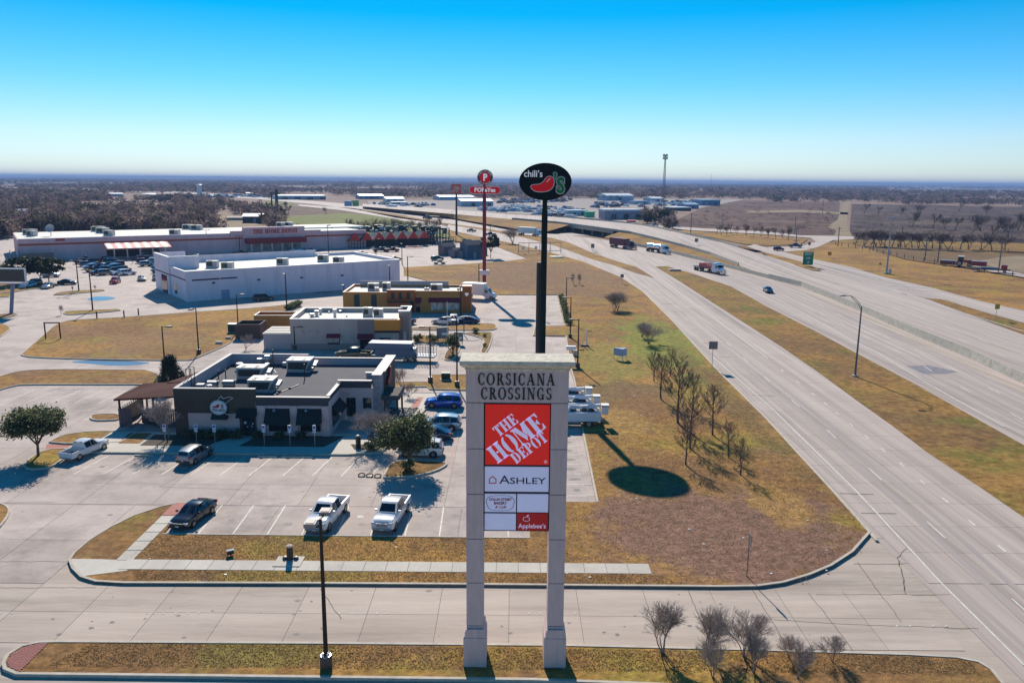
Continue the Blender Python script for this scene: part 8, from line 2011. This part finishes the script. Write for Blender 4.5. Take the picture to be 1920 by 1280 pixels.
# hoarding frame in the brown field
p = P(1012, 476); t = thing('hoarding_frame', 'empty pipe hoarding frame in the brown field by the dark pole', 'frame', (p.x, p.y, .1), .25)
fr = MB(); W2 = 8.2
for z in (1.0, 4.0): fr.bar((-W2, 0, z), (W2, 0, z), .22)
for x in (-W2, -W2 + 4, 0, 4, W2): fr.bar((x, 0, 0), (x, 0, 4), .18)
fr.build('pipes', mat('pale_pipe', (.42, .34, .30), .7), t); MB().box(-6.8, -5.8, -.1, .1, 1.6, 2.8).build('panel', M_white, t); MB().box(-2, -1, -.1, .1, 1.6, 2.8).build('panel', M_white, t)
p = P(1044, 483); sc_ = MB().lathe((0, 0, 0), [(.1, 0), (1.6, .15), (1.7, .35), (1.2, .45)], 16); t = thing('pale_tank', 'pale oval tank lid lying in the field below the hoarding frame', 'tank', (p.x, p.y, .1)); o_ = sc_.build('lid', mat('pale_aqua', (.5, .58, .56), .5), t); o_.scale = (1.5, 1, 1); MB().lathe((0, 0, .44), [(.3, 0), (.3, .12)], 8).build('cap', M_steel, t)
boxthing('culvert_headwall', 'pale concrete culvert headwall at the tip of the highway median', 'culvert', 1265, 508, 3.4, 1.6, .5, M_walk)
for i, (px, py, h_) in enumerate(((1037, 455, 14), (1067, 465, 0))): 
    pass
# sheds for sale and lumber stacks
def shed(px, py, w, d, h, m, mr, label, rz=.58, roof=True):
    p = P(px, py); t = thing('garden_shed', label, 'shed', (p.x, p.y, 0), rz); MB().box(-w / 2, w / 2, -d / 2, d / 2, 0, h).build('wall', m, t)
    MB().yprism([(-d / 2 - .2, h + .01), (d / 2 + .2, h + .01), (0, h + d * .32)], -w / 2 - .2, w / 2 + .2).build('roof', mr, t)
    MB().box(-.5, .5, -d / 2 - .05, -d / 2, 0, 2.0).build('door', mat('shed_door', (.25, .3, .38), .7), t); MB().box(w * .22, w * .38, -d / 2 - .05, -d / 2, 1.2, 1.9).build('window', M_glass, t)
    for s in (-w / 2, w / 2 - .15): MB().box(s, s + .15, -d / 2 - .06, -d / 2 - .005, 0, h).build('corner_board', M_trl, t)
M_bsh = mat('blue_shed_siding', (.07, .11, .17), .8, var=.1); M_rsh = mat('grey_shingle', (.13, .12, .13), .9)
shed(884, 483, 6.6, 4.6, 4.6, M_bsh, M_rsh, 'tall two storey dark blue garden shed on the lot edge')
shed(856, 482, 3.6, 3.0, 2.4, mat('grey_shed', (.17, .16, .19), .8), M_rsh, 'small grey shed left of the tall blue one'); shed(868, 483, 2.4, 2.6, 2.4, mat('grey_shed_b', (.24, .23, .26), .8), M_rsh, 'narrow pale grey shed close against the tall blue one'); shed(838, 478, 5.0, 4.0, 3.2, mat('brown_shed', (.12, .10, .11), .8), M_rsh, 'wide brown grey shed, leftmost by the lot edge'); shed(903, 478, 3.0, 3.0, 2.8, mat('mauve_shed', (.22, .15, .2), .8), M_rsh, 'small mauve shed behind the right side of the tall blue one')
# big white poly wrapped truck by store wall
p = P(410, 472); t = thing('rental_van', 'pale blue box truck against the big store wall right of the awning', 'truck', (p.x, p.y, 0), A5 + pi); MB().box(-2, 4, -1.2, 1.2, .9, 3.6).build('box', PSG, t); MB().box(4.05, 6, -1.1, 1.1, .6, 2.4).build('cab', PDB, t)
for xx in (-1, 5):
    for s_ in (-1, 1): add_wheel(t, xx, s_ * .9, .45, .3)
# ---- lattice mast
p = P(1243, 396); Ht = HT(1243, 396, 290); t = thing('lattice_tower', 'tall dark lattice mast with antennas beyond the thicket', 'mast', (p.x, p.y, -.2))
lt = MB(); legs = [(2 * pi * k / 3 + .4) for k in range(3)]
def lp(k, z): r = 1.5 * (1 - z / Ht) + .45; return (r * cos(legs[k % 3]), r * sin(legs[k % 3]), z)
nz_ = 16
for k in range(3): 
    for i in range(nz_): lt.bar(lp(k, Ht * i / nz_), lp(k, Ht * (i + 1) / nz_), .26)
lt.build('legs', M_gal, t); lt = MB()
for k in range(3):
    for i in range(nz_): lt.bar(lp(k, Ht * i / nz_), lp(k + 1, Ht * (i + 1) / nz_), .16); lt.bar(lp(k + 1, Ht * (i + 1) / nz_), lp(k, Ht * (i + 1) / nz_), .16)
lt.build('bracing', M_gal, t)['kind'] = 'stuff'
for z in (Ht - .5, Ht - 3):
    for k in range(6): a = k * pi / 3; MB().box(2.0 * cos(a) - .25, 2.0 * cos(a) + .25, 2.0 * sin(a) - .25, 2.0 * sin(a) + .25, z - 1.1, z + 1.1).build('antenna', M_gal, t)
p = P(1333, 349); t = thing('radio_mast', 'very thin radio mast on the horizon right of the lattice tower', 'mast', (p.x * .6, p.y * .6, -.3)); MB().cyl((0, 0, 0), (0, 0, HT(1333, 352, 312) * .62), 1.3, .5, n=6).build('mast', mat('pale_mast', (.30, .33, .38)), t); MB().cyl((0, 0, 0), (0, 0, 3), 3, n=8).build('footing', M_walk, t)
# power poles
PP = [(1440 + 52, 462, 431 - 6, 0), (1542, 401, 375, 0), (1490, 438, 405, 0), (1571, 461, 424, 0), (1637, 470, 452, 0), (1734, 487, 446, 0), (1758, 492, 450, 0), (1873, 503, 450, 0), (1896, 452, 424, 0), (1689, 462, 424, 0), (1295, 437, 398, 0), (1353, 430, 400, 0), (1151, 416, 391, 0), (1207, 392, 372, 0), (1168, 410, 391, 0)]
for i, (px, py, ty, _) in enumerate(PP):
    lb = ['left of the exit sign beyond the junction', 'standing alone high on the brown plowed field', 'at the lower left of the brown plowed field', 'at the left end of the pasture fence', 'among the row of bare trees, nearest the fence end', 'with pale box at its foot behind the pasture fence', 'just right of the one with the pale box',
          'beside the implement trailer', 'at the far right behind the row of trees', 'inside the row of bare trees', 'right of the thicket beside the local road', 'farther right along the local road', 'in front of the long shed left of the thicket', 'left of the lattice mast', 'before the middle of the long grey shed'][i]
    p = P(px, py); h = HT(px, py, ty); t = thing('utility_pole', f'dark wooden utility pole {lb}', 'utility pole', (p.x, p.y, -.2), 0, 'utility poles')
    MB().cyl((0, 0, 0), (0, 0, h), .22, .16, n=7).build('pole', M_gal, t); MB().box(-1.2, 1.2, -.08, .08, h - .9, h - .7).build('crossarm', M_gal, t)
for i, (px, py, ty) in enumerate(((518, 392, 356), (510, 391, 359), (521, 402, 354), (354, 381, 365), (362, 380, 364))):
    p = P(px, py); h = HT(px, py, ty); t = thing('transmission_pole', f'tall dark transmission pole far behind the store roof, {ORD[i]} counted from the middle leftwards', 'utility pole', (p.x, p.y, -.3), 0, 'transmission poles')
    MB().cyl((0, 0, 0), (0, 0, h), .8, .6, n=6).build('pole', M_util, t); MB().box(-5, 5, -.2, .2, h - 3, h - 2.5).build('crossarm', M_util, t)
# fences with posts
def fence(label, pxs, step, h, m, rails=(.5, .9)):
    pts = px2w(pxs); t = thing('wire_fence', label, 'fence', (0, 0, -.05)); L_ = poly_len(pts); n = int(L_ / step); pm_ = MB().box(-.1, .1, -.1, .1, 0, h).mesh('post', m)
    for i in range(n + 1):
        a, d = at_len(pts, L_ * i / n); place('post', pm_, t, (a.x, a.y, 0))
    for z in rails:
        r = MB()
        for a, b in zip(pts, pts[1:]): r.bar((a.x, a.y, h * z), (b.x, b.y, h * z), .06)
        r.build('rail', m, t)
fence('long post and wire fence along the far side of the pasture road', [(1566, 459), (1640, 472), (1700, 485), (1790, 500), (1860, 511), (1920, 521), (2000, 532)], 6, 1.5, mat('fence_wood', (.12, .09, .08), .9))
fence('dark fence below the row of bare trees', [(1600, 459), (1700, 465), (1800, 470), (1920, 475), (2000, 478)], 9, 1.5, mat('fence_wood', (.12, .09, .08), .9))
sheet('local_road', px2w([(1820, 497), (1870, 504), (1920, 513), (2100, 535), (2100, 545), (1920, 519), (1860, 509)]), -.05, M_conc)
# ---- far buildings and yards, simple masses with doors and roofs
def hall(px0, px1, py, ty, label, m, roof_m, depth=25, gable=True, doors=3, rz=None, name='warehouse', z=-.3):
    a, b = P(px0, py), P(px1, py); c = (a + b) / 2; w = (b - a).length; h = HT((px0 + px1) / 2, py, ty) ; t = thing(name, label, 'warehouse', (a.x, a.y, z), atan2((b - a).y, (b - a).x))
    MB().box(0, w, 0, depth, 0, h * .8).build('wall', m, t)
    rf = MB(); rf.yprism([(-.5, h * .8 + .01), (depth + .5, h * .8 + .01), (depth / 2, h * 1.15)] if gable else [(-.3, h * .8 + .01), (depth + .3, h * .8 + .01), (depth + .3, h), (-.3, h)], -.4, w + .4); rf.build('roof', roof_m, t)
    for k in range(doors): u = w * (k + .5) / doors; MB().box(u - w * .06, u + w * .06, -.15, -.02, .2, h * .55).build('door', M_grille if k % 2 else M_cap, t)
    return t
M_wmet = mat('white_metal_wall', (.50, .54, .60), .5); M_wroof = mat('white_metal_roof', (.70, .72, .72), .5); M_gmet = mat('grey_violet_metal', (.30, .28, .36), .6); M_bmet = mat('blue_metal', (.10, .20, .36), .5); M_lmet = mat('light_blue_metal', (.28, .42, .55), .5)
hall(1134, 1202, 411, 392, 'long grey violet metal shed beside the local road', M_gmet, M_wmet, 16, False, 6)
hall(1137, 1188, 376, 364, 'white roofed workshop at the back of the yard', M_lmet, M_wroof, 30, True, 3); hall(1222, 1245, 378, 370, 'pale workshop behind the lattice mast', M_lmet, M_wroof, 25); hall(1188, 1216, 383, 376, 'low blue grey container office in the yard', M_lmet, M_lmet, 12, False, 2)
hall(1286, 1310, 391, 381, 'blue shed between the container rows', M_bmet, M_lmet, 20); hall(1316, 1350, 385, 374, 'blue metal building at the right end of the yard', M_bmet, M_lmet, 25, False, 2); hall(1262, 1296, 395, 388, 'flat pale roofed dark shed in the yard', M_grille, M_wroof, 22, False, 0)
hall(824, 890, 375, 367, 'long white roofed hall between the two red pole signs', M_lmet, M_wroof, 35, True, 3); hall(865, 925, 387, 374, 'white gabled hall behind the maroon pole', M_lmet, M_wroof, 30, True, 4); hall(516, 611, 374, 366, 'very long pale blue distribution hall at far left centre', M_lmet, M_wroof, 45, False, 8)
hall(674, 720, 373, 365, 'blue grey hall behind the highway', M_bmet, M_lmet, 30, True, 3); hall(724, 758, 379, 370, 'white roofed repair shop beside the highway', M_wmet, M_wroof, 25, True, 3); hall(735, 762, 383, 378, 'low pale sales office in front of the repair shop', M_wmet, M_wroof, 12, False, 3)
hall(1064, 1100, 404, 393, 'blue container row left of the bright green tarp', M_lmet, M_wroof, 10, False, 4); hall(1100, 1115, 407, 396, 'bright green covered crate beside the container row', mat('bright_green', (.02, .42, .20), .6), mat('bright_green', (.02, .42, .20)), 8, False, 0)
hall(1178, 1192, 416, 412, 'small bright red shelter on the roadside by the grey shed', mat('shelter_red', (.6, .06, .04), .6), mat('shelter_red', (.6, .06, .04)), 4, True, 0); hall(646, 660, 386, 376, 'blue and green billboard panels above the meadow', M_lmet, M_lmet, 1.2, False, 0, name='billboard'); hall(661, 673, 386, 375, 'green right half of the far billboard', mat('lime', (.2, .45, .1), .6), mat('lime', (.2, .45, .1)), 1.2, False, 0, name='billboard')
for i, (x0, x1, y, ty, lb, m, r_) in enumerate([(26, 56, 404, 393, 'dark roofed farmhouse in the left clearing', M_grille, M_gmet), (175, 202, 402, 395, 'pale roofed house among trees right of the clearing', M_lmet, M_lmet), (455, 500, 417, 402, 'dark roofed house behind the store sign', M_grille, M_gmet), (425, 458, 412, 406, 'brown roofed barn near the orange store sign', M_tan2, M_tan2),
    (200, 230, 368, 362, 'white farm building, left one by the far road', M_wmet, M_wroof), (268, 292, 369, 363, 'white farm building, right one by the far road', M_wmet, M_wroof), (1656, 1672, 365, 361, 'white barn at the edge of the pink field', M_wmet, M_wroof), (1722, 1733, 368, 364, 'small white roofed house right of the white barn', M_wmet, M_wroof), (1830, 1836, 377, 372, 'tiny white gabled house among the right trees', M_wmet, M_wroof), (690, 700, 346, 342, 'tiny pale house on the horizon ridge', M_tan, M_wroof), (422, 432, 360, 355, 'teal fuel canopy by the far left highway', M_util, M_lmet), (462, 476, 366, 361, 'teal billboard over the far left highway', M_util, M_util), (306, 334, 375, 370, 'blue tarp roofed depot at the far left', M_bmet, M_bmet)]):
    hall(x0, x1, y, ty, lb, m, r_, 12, True, 1, name='house')
p = P(374, 364); t = thing('water_tower', 'pale slim concrete water tower on the far left', 'water tower', (p.x, p.y, -.3)); h = HT(374, 364, 348); MB().cyl((0, 0, 0), (0, 0, h), 4, 3.5, n=14).build('shaft', M_wmet, t); MB().lathe((0, 0, h), [(5, 0), (5, 1.5), (3, 2.5)], 14).build('cap', M_wmet, t)
# vehicles and machines crowding the yard, too small to pick apart
yb = MB(); rr_ = random.Random(31)
def heap(poly, n, hmin, hmax, wmin, wmax, cols):
    xs = [p[0] for p in poly]; ys = [p[1] for p in poly]; c = 0
    while c < n:
        x, y = rr_.uniform(min(xs), max(xs)), rr_.uniform(min(ys), max(ys))
        if not inside((x, y), poly): continue
        p = P(x, y); w = rr_.uniform(wmin, wmax); d = rr_.uniform(2, 3); h = rr_.uniform(hmin, hmax); a = rr_.choice((.4, .5, 1.9)); yb.cur = rr_.choice(cols)
        e1 = Vector((cos(a), sin(a))) * w / 2; e2 = Vector((-sin(a), cos(a))) * d / 2; q = p.xy; yb.prism([q - e1 - e2, q + e1 - e2, q + e1 + e2, q - e1 + e2], -.25, h * .6); yb.prism([q - e1 * .6 - e2 * .9, q + e1 * .3 - e2 * .9, q + e1 * .3 + e2 * .9, q - e1 * .6 + e2 * .9], h * .6, h); c += 1
heap([(1020, 404), (1075, 408), (1110, 400), (1060, 388), (960, 386), (935, 392)], 90, 1.4, 3, 4, 11, (0, 1, 2, 3, 0)); heap([(935, 382), (1075, 378), (1070, 372), (940, 374)], 90, 1.5, 3, 4, 9, (2, 3, 4, 1)); heap([(1110, 390), (1190, 386), (1190, 378), (1100, 382)], 50, 1.4, 3, 4, 9, (0, 1, 2))
heap([(1200, 388), (1330, 382), (1300, 376), (1200, 380)], 80, 1.4, 3, 4, 9, (0, 1, 2, 0)); heap([(690, 386), (830, 390), (820, 383), (700, 381)], 26, 1.5, 3, 4, 8, (1, 2, 3)); heap([(895, 396), (945, 398), (960, 394), (900, 390)], 24, 1.4, 3, 5, 12, (0, 0, 1)); heap([(330, 372), (510, 370), (500, 366), (330, 366)], 60, 2, 4, 5, 14, (0, 1, 2))
yb.build('yard_vehicles', [M_wroof, M_bmet, M_grille, M_lmet, mat('rust_machine', (.25, .12, .08), .8)])['kind'] = 'stuff'
lt_ = MB(); rr_ = random.Random(5)
for k in range(70):
    x, y = rr_.uniform(-26, 26), rr_.uniform(50, 100)
    if 8 < x < 27 or y < 56: s = rr_.uniform(.05, .12); lt_.box(x, x + s * 1.5, y, y + s, .12, .16)
lt_.build('litter', M_white)['kind'] = 'stuff'

# ------------------------------------------------------------------ air
hz_ = MB().box(-15900, 15900, -350, 22400, -1.6, 62).build('haze', bpy.data.materials.new('haze_air'))
hm_ = bpy.data.materials['haze_air']; hm_.use_nodes = True; t = hm_.node_tree; t.nodes.clear()
vo = t.nodes.new('ShaderNodeVolumePrincipled'); vo.inputs['Color'].default_value = (0.32, 0.50, 0.88, 1); vo.inputs['Density'].default_value = 0.00014
vo.inputs['Anisotropy'].default_value = 0.0
mo = t.nodes.new('ShaderNodeOutputMaterial'); t.links.new(vo.outputs[0], mo.inputs['Volume'])
hz_['kind'] = 'stuff'; hz_.display_type = 'WIRE'
